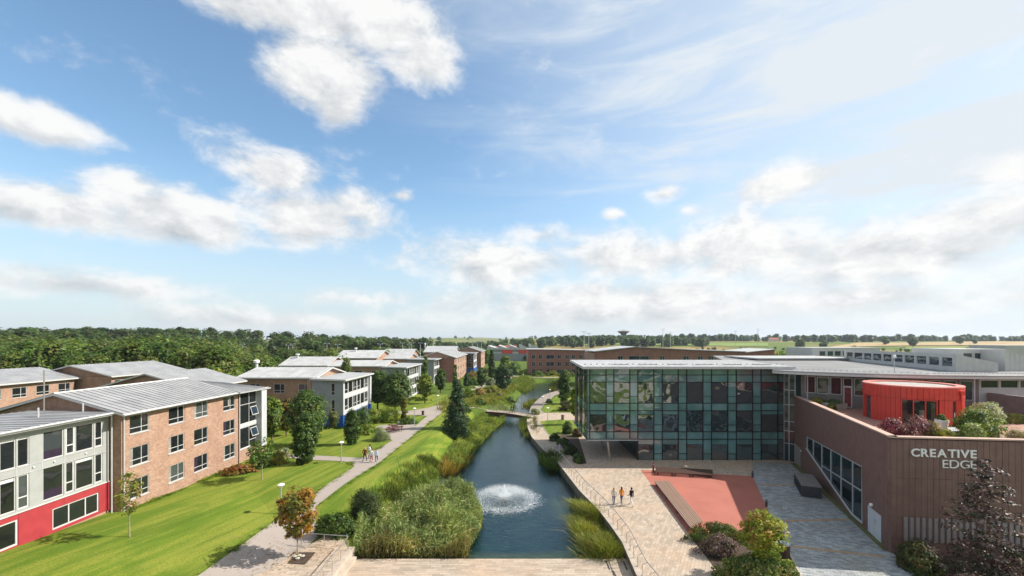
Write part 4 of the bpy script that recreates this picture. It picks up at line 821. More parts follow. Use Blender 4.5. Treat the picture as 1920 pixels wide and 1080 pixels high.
# ------------------------------------------------------------------ glass building on the right
def lathe_ring(mb, prof, n, c, a0=0., a1=2 * math.pi):
    full = abs(a1 - a0 - 2 * math.pi) < 1e-6; k = n if full else n + 1; vs = []; fs = []
    for r, z in prof:
        for i in range(k): t = a0 + (a1 - a0) * i / n; vs.append((c[0] + r * math.cos(t), c[1] + r * math.sin(t), z))
    m = len(prof)
    for j in range(m):
        for i in range(n): j2 = (j + 1) % m; fs.append((j * k + i, j * k + (i + 1) % k, j2 * k + (i + 1) % k, j2 * k + i))
    mb.add(vs, fs)
def glass_building():
    t = thing('glass_building', 'three storey green glass curtain wall building overhanging the plaza', 'building', (24, 64, 0))
    F = Wall((10.3, 58.7), (37.4, 58.7)); k = 58.7 / 800; zz = lambda y: CAM_H - (y - HOR) * k; uu = lambda px: (px - 960) * k - 10.3
    cols = [1097.3, 1105.7, 1136.5, 1151, 1181, 1196, 1226, 1241.8, 1271.8, 1287.5, 1318, 1334, 1364.5, 1380.7, 1411, 1427, 1458.4, 1469.6]
    cu = [max(0, uu(c)) for c in cols]; cu[-1] = F.L
    rows = [689, 703, 716.5, 756, 770, 809.5, 823.5, 863.5]; rz = [zz(r) for r in rows]; rz[-1] = .02; split = {2: zz(743), 4: zz(796.5), 6: zz(850.6)}
    for i in range(len(cu) - 1):
        wide = cu[i + 1] - cu[i] > 1.6 or i == len(cu) - 2
        for j in range(7):
            if j == 6 and cols[i] < 1195: continue
            cells = [(rz[j + 1], rz[j], None)]
            if not wide and j in split: cells = [(rz[j + 1], split[j], 's'), (split[j], rz[j], 's')]
            if wide and j == 4 and random.random() < .5: cells = [(rz[j + 1], rz[j] - .55, None), (rz[j] - .55, rz[j], 's')]
            if wide and j == 6 and i % 4: cells = [(rz[j + 1], rz[j] - .75, None), (rz[j] - .75, rz[j], 's')]
            for a, b, kind in cells:
                vision = wide and j in (2, 4, 6) and kind is None
                tl = random.uniform(-.005, .005); t2 = random.uniform(-.004, .004); mb = MB(); e = .03
                mb.add([F.pt(cu[i] + e, a + e, -.03 + tl), F.pt(cu[i + 1] - e, a + e, -.03 + t2), F.pt(cu[i + 1] - e, b - e, -.03 - tl), F.pt(cu[i] + e, b - e, -.03 - t2)], [(0, 1, 2, 3)])
                mb.build('glass_pane', 'vision_glass' if vision else 'spandrel_glass', t)
    for i, u in enumerate(cu):
        mb = MB(); F.box(mb, u - .055, u + .055, rz[6] if cols[i] < 1195 else 0, rz[0] + .05, -.12, .05); mb.build('mullion', 'mullion', t)
    for j, z in enumerate(rz[:-1]):
        mb = MB(); F.box(mb, 0 if j < 7 else 7, F.L, z - .045, z + .045, -.10, .042); mb.build('transom', 'mullion', t)
    for j, z in split.items():
        for i in range(1, len(cu) - 2, 2):
            if j == 6 and cols[i + 1] < 1195: continue
            if cu[i + 2] - cu[i + 1] < 1.6: mb = MB(); F.box(mb, cu[i + 1] + .04, cu[i + 2] - .04, z - .03, z + .03, -.10, .036); mb.build('transom', 'mullion', t)
    # west return, mirror-like towards the pond
    Wf = Wall((10.3, 67.6), (10.3, 58.7)); us = [0, 2.9, 4.4, 7.3, 8.9]
    for a, b in zip(us[:-1], us[1:]):
        for j in range(6):
            mb = MB(); mb.add([Wf.pt(a + .03, rz[j + 1] + .03, -.03), Wf.pt(b - .03, rz[j + 1] + .03, -.03), Wf.pt(b - .03, rz[j] - .03, -.03), Wf.pt(a + .03, rz[j] - .03, -.03)], [(0, 1, 2, 3)]); mb.build('glass_pane', 'vision_glass' if j in (2, 4) or j < 2 else 'spandrel_glass', t)
    for u in us[:-1]: mb = MB(); Wf.box(mb, u - .04, u + .04, rz[6], rz[0], -.1, .05); mb.build('mullion', 'mullion', t)
    for z in rz[:-1]: mb = MB(); Wf.box(mb, 0, Wf.L, z - .035, z + .035, -.1, .04); mb.build('transom', 'mullion', t)
    flat_box(t, 'soffit', 'grey_render', 10.32, 17.4, 58.72, 72, rz[6] - .18, rz[6] - .02)
    flat_box(t, 'edge_trim', 'white_mullion', 10.25, 17.35, 58.6, 58.72, rz[6] - .17, rz[6] - .06)
    flat_box(t, 'core_wall', 'mullion', 10.6, 37.3, 59.2, 71.8, rz[6] + .05, 12.7)
    Rr = Wall((17.35, 71.8), (17.35, 58.75))
    for a in range(5): mb = MB(); mb.add([Rr.pt(a * 2.6, .02), Rr.pt(a * 2.6 + 2.55, .02), Rr.pt(a * 2.6 + 2.55, 2.65), Rr.pt(a * 2.6, 2.65)], [(0, 1, 2, 3)]); mb.build('recessed_pane', 'lane_glass', t)
    flat_box(t, 'recess_wall', 'mullion', 17.4, 37.3, 59.3, 71.7, 0, rz[6] + .02)
    for a, b in (((1137, 824), (1144, 864)), ((1128, 824), (1131, 846))):
        A = P(b[0], b[1], 0); B = Vector(((a[0] - 960) / FOC * (A.y - .4), A.y - .4, rz[6] - .17)); B.x = A.x - .45; mb = MB(); mb.tube([A, B], .16, 10); mb.build('leaning_column', 'steel', t)
    slope_roof(t, ((9.9, 73, 13.15), (38.2, 73, 13.15)), ((9.5, 57.5, 12.95), (38.2, 57.5, 12.95)), .85, th=.3, m='roof_metal_light', hs=.02)
    fascia_line(t, (9.5, 57.5, 12.62), (38.2, 57.5, 12.62), .3)
    mb = MB(); 
    for i in range(34): mb.tube([(10 + i * .83, 59 + .0, 13.2), (10.25 + i * .83, 59.2, 13.2)], .05, 5)
    mb.build('snow_guard', 'dark_metal', t)
    for i in range(6): flat_box(t, 'snow_guard', 'dark_metal', 14 + i * 4, 16.6 + i * 4, 60.5, 60.56, 13.05, 13.12)
    # glazed stair at the inner corner
    S = Wall((37.4, 58.7), (38.35, 57.75)); 
    for i, (a, b) in enumerate(((0, .62), (.62, S.L))):
        zc = [0, 2.4, 4.1, 5.4, 7.7, 9.7, 12.0]
        for c, d in zip(zc[:-1], zc[1:]): mb = MB(); mb.add([S.pt(a + .03, c + .03, 0), S.pt(b - .03, c + .03, 0), S.pt(b - .03, d - .03, 0), S.pt(a + .03, d - .03, 0)], [(0, 1, 2, 3)]); mb.build('stair_pane', 'lane_glass', t)
    for u in (0.02, .62, S.L - .02): mb = MB(); S.box(mb, u - .035, u + .035, 0, 12.05, -.05, .06); mb.build('stair_mullion', 'white_mullion', t)
    for z in (2.4, 4.1, 5.4, 7.7, 9.7): mb = MB(); S.box(mb, 0, S.L, z - .03, z + .03, -.04, .05); mb.build('stair_transom', 'white_mullion', t)
glass_building()

# ------------------------------------------------------------------ brown clad building with roof terrace
plain('terrace_paving', (.34, .18, .135, 1), .8, var=.14)
CW = Wall((38.25, 57.8), (29.4, 33.1)); CS = Wall((29.4, 33.1), (41.5, 31.65)); TOP = 8.95; TF = 8.0
def brown_building():
    t = thing('brown_building', 'brown clad building with a slanting window and a planted roof terrace on the right', 'building', (36, 42, 0))
    hole = [CW.uz(*p) for p in ((1512.5, 818), (1512, 840.5), (1598, 964), (1617.5, 980.5), (1615.5, 874))]
    doorA = [CW.u(1489.5), CW.u(1501), .0, 2.55]; doorB = [CW.u(1625.5), CW.u(1652), 0., 2.25]
    bm = bmesh.new(); loops = []
    outer = [(0, 0), (doorA[0], 0), (doorA[0], doorA[3]), (doorA[1], doorA[3]), (doorA[1], 0), (doorB[0], 0), (doorB[0], doorB[3]), (doorB[1], doorB[3]), (doorB[1], 0), (CW.L, 0), (CW.L, TOP), (0, TOP)]
    for lp in (outer, hole):
        vs = [bm.verts.new(CW.pt(*p)) for p in lp]
        for i in range(len(vs)): bm.edges.new((vs[i], vs[(i + 1) % len(vs)]))
    bmesh.ops.triangle_fill(bm, use_beauty=True, use_dissolve=False, edges=bm.edges[:]); bmesh.ops.recalc_face_normals(bm, faces=bm.faces[:])
    for lp in (hole, outer[1:5], outer[5:9]):
        for i in range(len(lp)):
            a, b = lp[i], lp[(i + 1) % len(lp)]; bm.faces.new([bm.verts.new(CW.pt(*a)), bm.verts.new(CW.pt(*b)), bm.verts.new(CW.pt(b[0], b[1], -.2)), bm.verts.new(CW.pt(a[0], a[1], -.2))])
    me = bpy.data.meshes.new('lane_wall'); bm.to_mesh(me); bm.free(); me.materials.append(MATS['brown_clad']); link('lane_wall', me, t)
    # slanting window: panes between mullions, transom, white sill
    def edge(poly, u):
        zs = []
        for i in range(len(poly)):
            a, b = poly[i], poly[(i + 1) % len(poly)]
            if min(a[0], b[0]) - 1e-6 <= u <= max(a[0], b[0]) + 1e-6 and abs(a[0] - b[0]) > .05: zs.append(a[1] + (b[1] - a[1]) * (u - a[0]) / (b[0] - a[0]))
        return (min(zs), max(zs)) if zs else (0, 0)
    ub = [hole[0][0] + .01] + [CW.u(p) for p in (1524, 1540, 1557, 1576, 1597.5)] + [hole[4][0] - .01]
    tA, tB = CW.uz(1540, 873), CW.uz(1615.5, 921); tr = lambda u: tA[1] + (tB[1] - tA[1]) * (u - tA[0]) / (tB[0] - tA[0])
    fr = MB(); O = -.06
    def bar(a, b, w=.05): 
        fr.hexa([CW.pt(a[0], a[1] - w, O - .06), CW.pt(b[0], b[1] - w, O - .06), CW.pt(b[0], b[1] - w, O + .06), CW.pt(a[0], a[1] - w, O + .06)], [CW.pt(a[0], a[1] + w, O - .06), CW.pt(b[0], b[1] + w, O - .06), CW.pt(b[0], b[1] + w, O + .06), CW.pt(a[0], a[1] + w, O + .06)])
    for i, (a, b) in enumerate(zip(ub[:-1], ub[1:])):
        la, ha = edge(hole, a); lb, hb = edge(hole, b); pan = []
        if b > tA[0] + .1: ta, tb = max(tr(a), la), max(tr(b), lb); pan = [[(a, ta), (b, tb), (b, hb), (a, ha)], [(a, la), (b, lb), (b, tb), (a, ta)]]
        else: pan = [[(a, la), (b, lb), (b, hb), (a, ha)]]
        for pn in pan:
            mb = MB(); vs = [CW.pt(p[0], p[1], O - .02) for p in pn]; mb.add(vs, [(0, 1, 2, 3)]); mb.build('slanting_pane', 'lane_glass', t)
    for u in ub:
        l, h = edge(hole, u); CW.box(fr, u - .045, u + .045, l, h, O - .055, O + .055)
    bar(tA, tB, .045); bar((hole[0][0], hole[0][1] - .05), (hole[4][0], hole[4][1] - .05)); fr.build('window_frame', 'white_mullion', t)
    fr = MB(); O = .03; bar(hole[1], hole[2], .07); bar(hole[2], hole[3], .07); fr.build('window_sill', 'white_frame', t)
    mb = MB(); CW.box(mb, doorA[0] + .02, doorA[1] - .02, .02, doorA[3] - .02, -.14, -.06); mb.build('door', 'grey_door', t)
    mb = MB(); CW.box(mb, doorB[0] + .04, doorB[1] - .04, .02, doorB[3] - .04, -.12, -.04); dr = mb.build('door', 'white_door', t); dr['label'] = 'white double door numbered 12'
    um = (doorB[0] + doorB[1]) / 2; mb = MB(); CW.box(mb, um - .012, um + .012, .03, doorB[3] - .05, -.041, -.034); sub('door_joint', mb.mesh('door_joint', 'grey_door'), dr)
    def digits(text, u, z, size):
        cu = bpy.data.curves.new('number', 'FONT'); cu.body = text; cu.size = size; cu.extrude = .004; ob = bpy.data.objects.new('number', cu); C.objects.link(ob); dg = bpy.context.evaluated_depsgraph_get()
        me = bpy.data.meshes.new_from_object(ob.evaluated_get(dg)); bpy.data.objects.remove(ob); me.materials.clear(); me.materials.append(MATS['grey_door'])
        M = Matrix(((CW.d.x, 0, CW.n.x, 0), (CW.d.y, 0, CW.n.y, 0), (0, 1, 0, 0), (0, 0, 0, 1))); p = CW.pt(u, z, -.03); me.transform(Matrix.Translation(p) @ M); return me
    sub('door_number', digits('12', um - .05, 1.25, .42), dr)
    mb = MB(); c = CW.pt(um - .1, 2.62, .14); mb.lathe([(.02, -.14), (.13, -.11), (.16, 0), (.12, .12), (.02, .16)], 10, c); mb.build('wall_lamp', 'lamp_head', t, True)
    mb = MB(); CW.box(mb, doorA[1] + .25, doorA[1] + .36, 2.2, 2.34, 0, .1); mb.build('wall_lamp', 'lamp_head', t)
    p0 = CW.pt(CW.L - .35, 0, .09); pole(t, 'downpipe', 'brown_clad', p0[0], p0[1], 0, 5.4, .08); mb = MB(); CW.box(mb, CW.L - .52, CW.L - .2, 5.3, 5.6, 0, .22); mb.build('hopper', 'brown_clad', t)
    # fluted south side
    w = .425; n = int(CS.L / w); mb = MB(); CS.box(mb, 0, CS.L, 0, TOP - .2, -.4, -.05); mb.build('backing_wall', 'brown_clad', t)
    for i in range(n):
        a, b = i * w + .012, (i + 1) * w - .012
        for z0, z1 in ((5.86, TOP - .12), (2.86, 5.83)): mb = MB(); CS.box(mb, a, b, z0, z1, -.05, random.uniform(-.006, .004)); mb.build('cladding_panel', 'brown_clad', t)
        mb = MB(); CS.box(mb, a + .04, b - .04, .95, 2.82, -.05, -.02) if i > 1 else CS.box(mb, a, b, .6, 2.83, -.05, .0); mb.build('louvre_panel' if i > 1 else 'cladding_panel', 'grey_door' if i > 1 else 'brown_clad', t)
        mb = MB(); CS.box(mb, b - .03, b + .05, .9, 2.85, -.05, .06); mb.build('fin', 'brown_clad', t) if i > 0 else None
    mb = MB(); CS.box(mb, 0, CS.L, 0, .9, -.05, .02); mb.build('plinth', 'brown_clad', t)
    flat_box(t, 'floor_slab', 'mullion', 40, 66, 51.9, 57.5, 0, 7.7); flat_box(t, 'inner_core', 'mullion', 38.5, 66, 58.4, 74, 0, 12.2)
    Wj = Wall((38.35, 57.75), (38.6, 57.0)); mb = MB(); Wj.box(mb, 0, Wj.L, 7.5, 12.1, -.1, 0); mb.build('corner_glazing', 'lane_glass', t)
    # coping
    for wl in (CW, CS):
        k = int(wl.L / 2.2)
        for i in range(k): mb = MB(); wl.box(mb, wl.L * i / k + .005, wl.L * (i + 1) / k - .005, TOP - .02, TOP + .09, -.5 if wl is CW else -.42, .06); mb.build('coping', 'brown_coping', t)
        mb = MB(); wl.box(mb, .3, wl.L - .3, TF, TOP - .03, -.42, -.36); mb.build('parapet_lining', 'brown_clad', t)
    mb = MB(); mb.prism([(38.2, 57.6), (29.75, 33.5), (41.5, 32), (66, 29), (66, 50), (54.5, 49.9), (45.2, 51.3), (38.7, 57.1)], TF - .25, TF); mb.build('terrace_floor', 'terrace_paving', t)
    flat_box(t, 'terrace_end_wall', 'plinth_grey', 55.2, 55.6, 41.0, 49.6, TF, 11.0 - .6)
    # the storey behind the terrace
    W1 = Wall((38.6, 57), (45.2, 51.2)); W2 = Wall((45.2, 51.2), (54.5, 49.8)); W3 = Wall((54.5, 49.8), (68, 49.8))
    z1, z2 = 9.55, 11.75
    w1 = [(W1.u(a), W1.u(b), z1, z2) for a, b in ((1509, 1529), (1531.5, 1555), (1557, 1578))] + [(W1.u(1601.5), W1.u(1622), z1, z2), (W1.u(1626), W1.u(1660), z1, z2)]
    d1 = (W1.u(1581), W1.u(1598), TF + .01, z2)
    W1.face('storey_wall', 'plinth_grey', t, (0, W1.L), (TF, 12.1), w1 + [d1])
    for i, h in enumerate(w1): W1.window(t, *h, pane='pane_dark', m='white_mullion', dress=('red_blind', 0, 1, 0, 1) if i in (0, 2) else None)
    mb = MB(); W1.box(mb, d1[0] + .12, d1[1] - .12, TF + .02, 10.55, -.12, -.07); mb.build('terrace_door', 'dark_red', t); W1.window(t, d1[0], d1[1], 10.66, z2, m='white_mullion', pane='pane_dark', dress=('red_blind', 0, 1, 0, 1)); W1.window(t, d1[0], d1[1], TF + .015, 10.65, m='white_mullion', fw=.12, pane='pane_dark', name='door_frame'); 
    w2 = [(W2.L * f, W2.L * f + 1.35, z1 - .1, z2) for f in (.08, .26, .44, .62, .80)]; W2.face('storey_wall', 'plinth_grey', t, (0, W2.L), (TF, 12.1), w2)
    for h in w2: W2.window(t, *h, m='white_mullion')
    w3 = [(.25 + i * 2.3, 2.35 + i * 2.3, 10.9, 11.85) for i in range(5)]; W3.face('storey_wall', 'white_render', t, (0, W3.L), (TF, 12.1), w3)
    for h in w3: W3.window(t, *h, m='white_mullion')
    # broad membrane roof with a curved eave
    ev = [(35.0, 57.3), (35.6, 56.2), (37.2, 54.6), (40, 52.6), (43.5, 50.7), (48, 49.2), (54, 48.4), (70, 48.4)]
    poly = ev + [(70, 100), (48, 102), (38.3, 76), (38.3, 58.2)]; zr = lambda p: 12.5 + .006 * (p[1] - 48)
    mb = MB(); mb.prism(poly, lambda p: zr(p) - .3, zr); mb.build('membrane_roof', 'roof_membrane', t)
    for a, b in zip(ev[:-1], ev[1:]):
        fascia_line(t, (a[0], a[1], 12.08), (b[0], b[1], 12.08), .28, .05); mb = MB(); mb.tube([(a[0], a[1], 12.48), (b[0], b[1], 12.48)], .09, 6); mb.build('gutter', 'fascia', t)
    for (a, b) in ((38.5, 55.6), (53, 48.9)): pole(t, 'eave_post', 'white_mullion', a, b, TF, 12.1, .07)
    mb = MB()
    for i in range(60): u = i / 60 * 30; mb.box(38 + u, 38.25 + u, 58 - min(u, 12) * .62 + .0, 58.1 - min(u, 12) * .62, 12.55, 12.62)
    mb.build('roof_fixings', 'gutter', t)
plain('red_blind', (.075, .016, .018, 1), .8, var=.2)
brown_building()
def sign():
    t = thing('wall_sign', 'raised white lettering reading CREATIVE EDGE on brown cladding', 'sign', CS.pt(3.5, 6.7, 0))
    for text, ua, ub, zb, ht, off in (('CREATIVE', 1.37, 5.85, 7.55, .62, .020), ('EDGE', 3.55, 5.85, 6.75, .61, -.008)):
        ms = []
        for ch in text:
            cu = bpy.data.curves.new('letter', 'FONT'); cu.body = ch; cu.size = 1; cu.extrude = .04; cu.offset = off; ob = bpy.data.objects.new('letter', cu); C.objects.link(ob)
            me = bpy.data.meshes.new_from_object(ob.evaluated_get(bpy.context.evaluated_depsgraph_get())); bpy.data.objects.remove(ob); me.materials.clear(); me.materials.append(MATS['sign_white']); ms.append(me)
        ext = [(min(v.co.x for v in m.vertices), max(v.co.x for v in m.vertices), min(v.co.y for v in m.vertices), max(v.co.y for v in m.vertices)) for m in ms]
        gap = .09; tot = sum(e[1] - e[0] for e in ext) + gap * (len(text) - 1); sx = (ub - ua) / tot; u = ua
        for m, e in zip(ms, ext):
            sz = ht / (e[3] - e[2]); m.transform(Matrix.Translation((-e[0], -e[2], 0))); m.transform(Matrix.Diagonal((sx, sz, 1, 1)))
            Mx = Matrix(((CS.d.x, 0, CS.n.x, 0), (CS.d.y, 0, CS.n.y, 0), (0, 1, 0, 0), (0, 0, 0, 1))); m.transform(Matrix.Translation(CS.pt(u, zb, .06)) @ Mx); link('letter', m, t); u += (e[1] - e[0] + gap) * sx
sign()
# ------------------------------------------------------------------ red drum pavilion
def drum():
    c = Vector((43.0, 46.0)); r = 4.0; z0, z1 = TF + .01, 11.85; t = thing('drum_pavilion', 'round red clad pavilion with open ring roof on the planted terrace', 'pavilion', (c.x, c.y, z0))
    def ang(px):
        d = Vector(((px - 960) / FOC, 1.)).normalized(); b = -d.dot(c); q = b * b - (c.dot(c) - r * r); s = -b - math.sqrt(max(q, 0)); p = d * s - c; return math.atan2(p.y, p.x) % (2 * math.pi)
    zones = [sorted((ang(1690), ang(1758))), sorted((ang(1622), ang(1634))), sorted((ang(1783), ang(1794)))]
    n = 60; up = TF + 2.55
    def arc(name, m, a0, a1, za, zb, ro, ri, seg=1):
        mb = MB(); lathe_ring(mb, [(ro, za), (ro, zb), (ri, zb), (ri, za)], seg, (c.x, c.y), a0, a1)
        k = seg + 1; o = len(mb.v) - 4 * k; mb.f += [(o, o + k, o + 2 * k, o + 3 * k), (o + k - 1, o + 4 * k - 1, o + 3 * k - 1, o + 2 * k - 1)]; mb.mi += [0, 0]; return mb.build(name, m, t)
    for i in range(n):
        a0, a1 = 2 * math.pi * i / n, 2 * math.pi * (i + 1) / n; g = .0035; am = (a0 + a1) / 2
        arc('cladding_panel', 'red_clad', a0 + g, a1 - g, up + .03, z1 - .12, r + .03, r - .06)
        if not any(z[0] < am < z[1] for z in zones): arc('cladding_panel', 'red_clad', a0 + g, a1 - g, z0, up - .01, r, r - .08)
    mb = MB(); lathe_ring(mb, [(r - .09, z0), (r - .09, z1 - .2), (r - .2, z1 - .2), (r - .2, z0)], 60, (c.x, c.y)); 
    mb = MB(); lathe_ring(mb, [(r - .1, up - .05), (r - .1, z1 - .2), (r - .3, z1 - .2), (r - .3, up - .05)], 60, (c.x, c.y)); mb.build('drum_core', 'dark_red', t)
    for z in zones:
        m_ = 3 if z[1] - z[0] > .5 else 1; nb = 3 if m_ == 3 else 1
        for k in range(nb):
            a0 = z[0] + (z[1] - z[0]) * k / nb; a1 = z[0] + (z[1] - z[0]) * (k + 1) / nb; arc('window_pane', 'pane_dark', a0 + .01, a1 - .01, z0 + .05, up - .08, r - .14, r - .17, 2)
        for k in range(nb + 1): a = z[0] + (z[1] - z[0]) * k / nb; arc('window_mullion', 'red_clad', a - .012, a + .012, z0, up - .02, r - .04, r - .22)
        arc('window_head', 'red_clad', z[0], z[1], up - .1, up - .012, r - .03, r - .22, 6)
    mb = MB(); lathe_ring(mb, [(r + .05, z1 - .12), (r + .05, z1), (r - .6, z1), (r - .6, z1 - .3), (r - .3, z1 - .3), (r - .3, z1 - .12)], 72, (c.x, c.y)); mb.build('ring_coping', 'red_coping', t)
    mb = MB(); mb.lathe([(r - .5, z1 - .2), (r - .5, z1 - .13)], 60, (c.x, c.y, 0)); mb.build('roof_deck', 'roof_deck_grey', t)
    a = ang(1800); p = c + Vector((math.cos(a), math.sin(a))) * (r + .1); pole(t, 'rainwater_pipe', 'red_clad', p.x, p.y, z0, z1 - .5, .08); mb = MB(); mb.box(p.x - .2, p.x + .2, p.y - .2, p.y + .2, z1 - .75, z1 - .35); mb.build('hopper', 'red_clad', t)
    zd = zones[2]; a = sum(zd) / 2; p = c + Vector((math.cos(a), math.sin(a))) * (r + .03); mb = MB(); mb.box(p.x - .03, p.x + .03, p.y - .05, p.y, z0 + .9, z0 + 1.35); mb.build('door_handle', 'lamp_head', t)
plain('red_coping', (.66, .22, .18, 1), .5, var=.06); plain('roof_deck_grey', (.36, .34, .31, 1), .85, var=.2, scale=1.2)
drum()
# ------------------------------------------------------------------ rooflight boxes standing on the roofs
def rooflight(label, A, B, depth, zb, zt, wins, zw, extra=0.):
    t = thing('rooflight', label, 'rooflight', (A[0], A[1], zb), group='metal rooflights on the flat roof'); w = Wall(A, B)
    hs = [(a, b, *zw) for a, b in wins]; w.face('front', 'rooflight_metal', t, (0, w.L), (zb, zt), hs)
    for h in hs: w.window(t, *h, m='rooflight_metal', pane='clerestory_glass', fw=.06)
    a, b, c, d = w.pt(0, 0), w.pt(w.L, 0), w.pt(w.L, 0, -depth), w.pt(0, 0, -depth); e = extra
    k = max(2, int(w.L / 1.2)); mb = MB()
    mb.hexa([(a[0], a[1], zt), (b[0], b[1], zt), (c[0], c[1], zt - e), (d[0], d[1], zt - e)], [(a[0], a[1], zt + .12), (b[0], b[1], zt + .12), (c[0], c[1], zt - e + .12), (d[0], d[1], zt - e + .12)]); mb.build('top', 'rooflight_metal', t)
    for p, q in ((b, c), (d, a)):
        za, zq = (zt, zt - e) if p is b else (zt - e, zt); n = max(2, int(depth / .6))
        for i in range(n):
            f, g = i / n, (i + 1) / n; P0 = Vector(p).lerp(Vector(q), f); P1 = Vector(p).lerp(Vector(q), g - .012 / max(depth / n, .1) / n); h0 = za + (zq - za) * f; h1 = za + (zq - za) * g
            poly_wall(t, 'side_panel', 'rooflight_metal', [(P0.x, P0.y, zb), (P1.x, P1.y, zb), (P1.x, P1.y, h1), (P0.x, P0.y, h0)])
    poly_wall(t, 'rear', 'rooflight_metal', [(c[0], c[1], zb), (d[0], d[1], zb), (d[0], d[1], zt - e), (c[0], c[1], zt - e)]); return t
rooflight('pale metal rooflight with four windows at the back of the grey roof', (Xat(1523, 95), 95), (Xat(1650, 95), 95), 9, 12.7, 14.75, [(1.6, 3.0), (3.4, 4.7), (5.0, 6.4), (6.8, 7.4)], (13.0, 14.1))
wl = Wall((63.8, 82), (56, 53.8)); us = [wl.u(p) for p in (1586, 1600, 1618, 1635, 1654, 1673, 1694, 1716, 1739, 1763, 1788)]
rooflight('long diagonal metal rooflight with a strip of windows behind the red drum', (63.8, 82), (56, 53.8), 4.2, 12.55, 14.6, [(a + .25, b - .25) for a, b in zip(us[:-1], us[1:])], (13.1, 14.3), 1.0)
rooflight('square metal rooflight between the strip windows and the sloping cheek', (60.6, 57.5), (66.0, 57.0), 8, 12.55, 15.2, [(.2, 1.4), (1.6, 2.8), (3.0, 4.8)], (13.0, 14.8))
t = thing('rooflight', 'tall metal rooflight with a plain sloping cheek at the right edge', 'rooflight', (64, 54, 12.5), group='metal rooflights on the flat roof')
for i in range(14): a, b = 63.0 + i * .62, 63.0 + i * .62 + .60; poly_wall(t, 'side_panel', 'rooflight_metal', [(a, 54.5, 12.5), (b, 54.5, 12.5), (b, 54.5, 15.2 - (b - 63) * .28), (a, 54.5, 15.2 - (a - 63) * .28)])
mb = MB(); mb.hexa([(63, 54.48, 15.2), (72, 54.48, 12.7), (72, 62, 12.7), (63, 62, 15.2)], [(63, 54.48, 15.32), (72, 54.48, 12.82), (72, 62, 12.82), (63, 62, 15.32)]); mb.build('top', 'rooflight_metal', t); poly_wall(t, 'side', 'rooflight_metal', [(63, 62, 12.5), (63, 54.5, 12.5), (63, 54.5, 15.2), (63, 62, 15.2)])
rooflight('distant metal rooflight at the far right edge', (Xat(1885, 75), 75), (Xat(1985, 75), 75), 6, 12.6, 15.5, [], (13, 14))
# white roof slab between glass building and rooflights
tag(flat_box(None, 'white_roof', 'roof_metal_light', Xat(1400, 84) , Xat(1530, 92), 80, 93, 12.9, 13.15), 'low white flat roof edge behind the glass building', 'roof')
# ------------------------------------------------------------------ brick halls in the distance
def hall(label, px0, px1, Y, zt, depth, winpx, rows, link_=False, m='dark_brick', zb=0, slope=None):
    x0, x1 = Xat(px0, Y), Xat(px1, Y); t = thing('brick_hall', label, 'building', ((x0 + x1) / 2, Y, zb))
    wins = [(Xat(a, Y) - x0, Xat(b, Y) - x0, CAM_H - (d - HOR) * Y / FOC, CAM_H - (c - HOR) * Y / FOC) for c, d in rows for a, b in winpx]
    S, E = block(t, x0, x1, Y, Y + depth, zb - 1, zt, m, m, [w + ((('v', .55),), 'pane_blue') for w in wins])
    if slope:
        pts = [(x0, Y, zt), (x1, Y, zt)] + [(Xat(px, Y), Y, CAM_H - (py - HOR) * Y / FOC) for px, py in slope[::-1]]; poly_wall(t, 'parapet_wall', m, [(p[0], p[1] - .003, p[2]) for p in pts])
        for (a, b) in zip(slope[:-1], slope[1:]):
            A, B = PD(a[0], a[1], Y), PD(b[0], b[1], Y); mb = MB(); mb.hexa([A + Vector((0, -.6, -.1)), B + Vector((0, -.6, -.1)), B + Vector((0, depth, -.1)), A + Vector((0, depth, -.1))], [A + Vector((0, -.6, .15)), B + Vector((0, -.6, .15)), B + Vector((0, depth, .15)), A + Vector((0, depth, .15))]); mb.build('roof', 'roof_metal_light', t)
    else: flat_box(t, 'roof', 'roof_metal_light', x0 - .4, x1 + .4, Y - .4, Y + depth + .4, zt, zt + .35)
    return t
hall('three storey red brick hall with paired windows beyond the pond', 990, 1097, 197, 11.6, 18, ((997, 1004), (1010, 1016.5), (1024, 1039), (1045, 1052), (1060, 1067), (1072, 1078.5), (1086, 1093)), ((665.5, 673), (678.5, 687), (692, 700)), slope=((988, 655), (1040, 655.5), (1098, 657)))
t = thing('link_block', 'narrow glazed link between the two brick halls', 'building', (36, 200, 0)); block(t, Xat(1098, 198), Xat(1113, 198), 198, 210, -1, 11.2, 'mullion', 'mullion', [(.4, 1.8, 1, 10.6, ()), (2.0, 3.3, 1, 10.6, ())]); flat_box(t, 'roof', 'roof_metal_light', Xat(1096, 198), Xat(1116, 198), 197.5, 210, 11.2, 11.5)
hall('long brick hall with a shallow peaked roof behind the glass building', 1114, 1397, 150, 12.0, 20, ((1158, 1168), (1179, 1217), (1237, 1246), (1281, 1292), (1308, 1318), (1328, 1338), (1353, 1364)), ((667.5, 677),), slope=((1113, 659), (1190, 650.5), (1300, 656), (1398, 659.5)))
hall('brick end wing with white mono roof right of the long brick hall', 1396, 1452, 160, 11.6, 20, (), (), slope=((1394, 661), (1453, 655)))
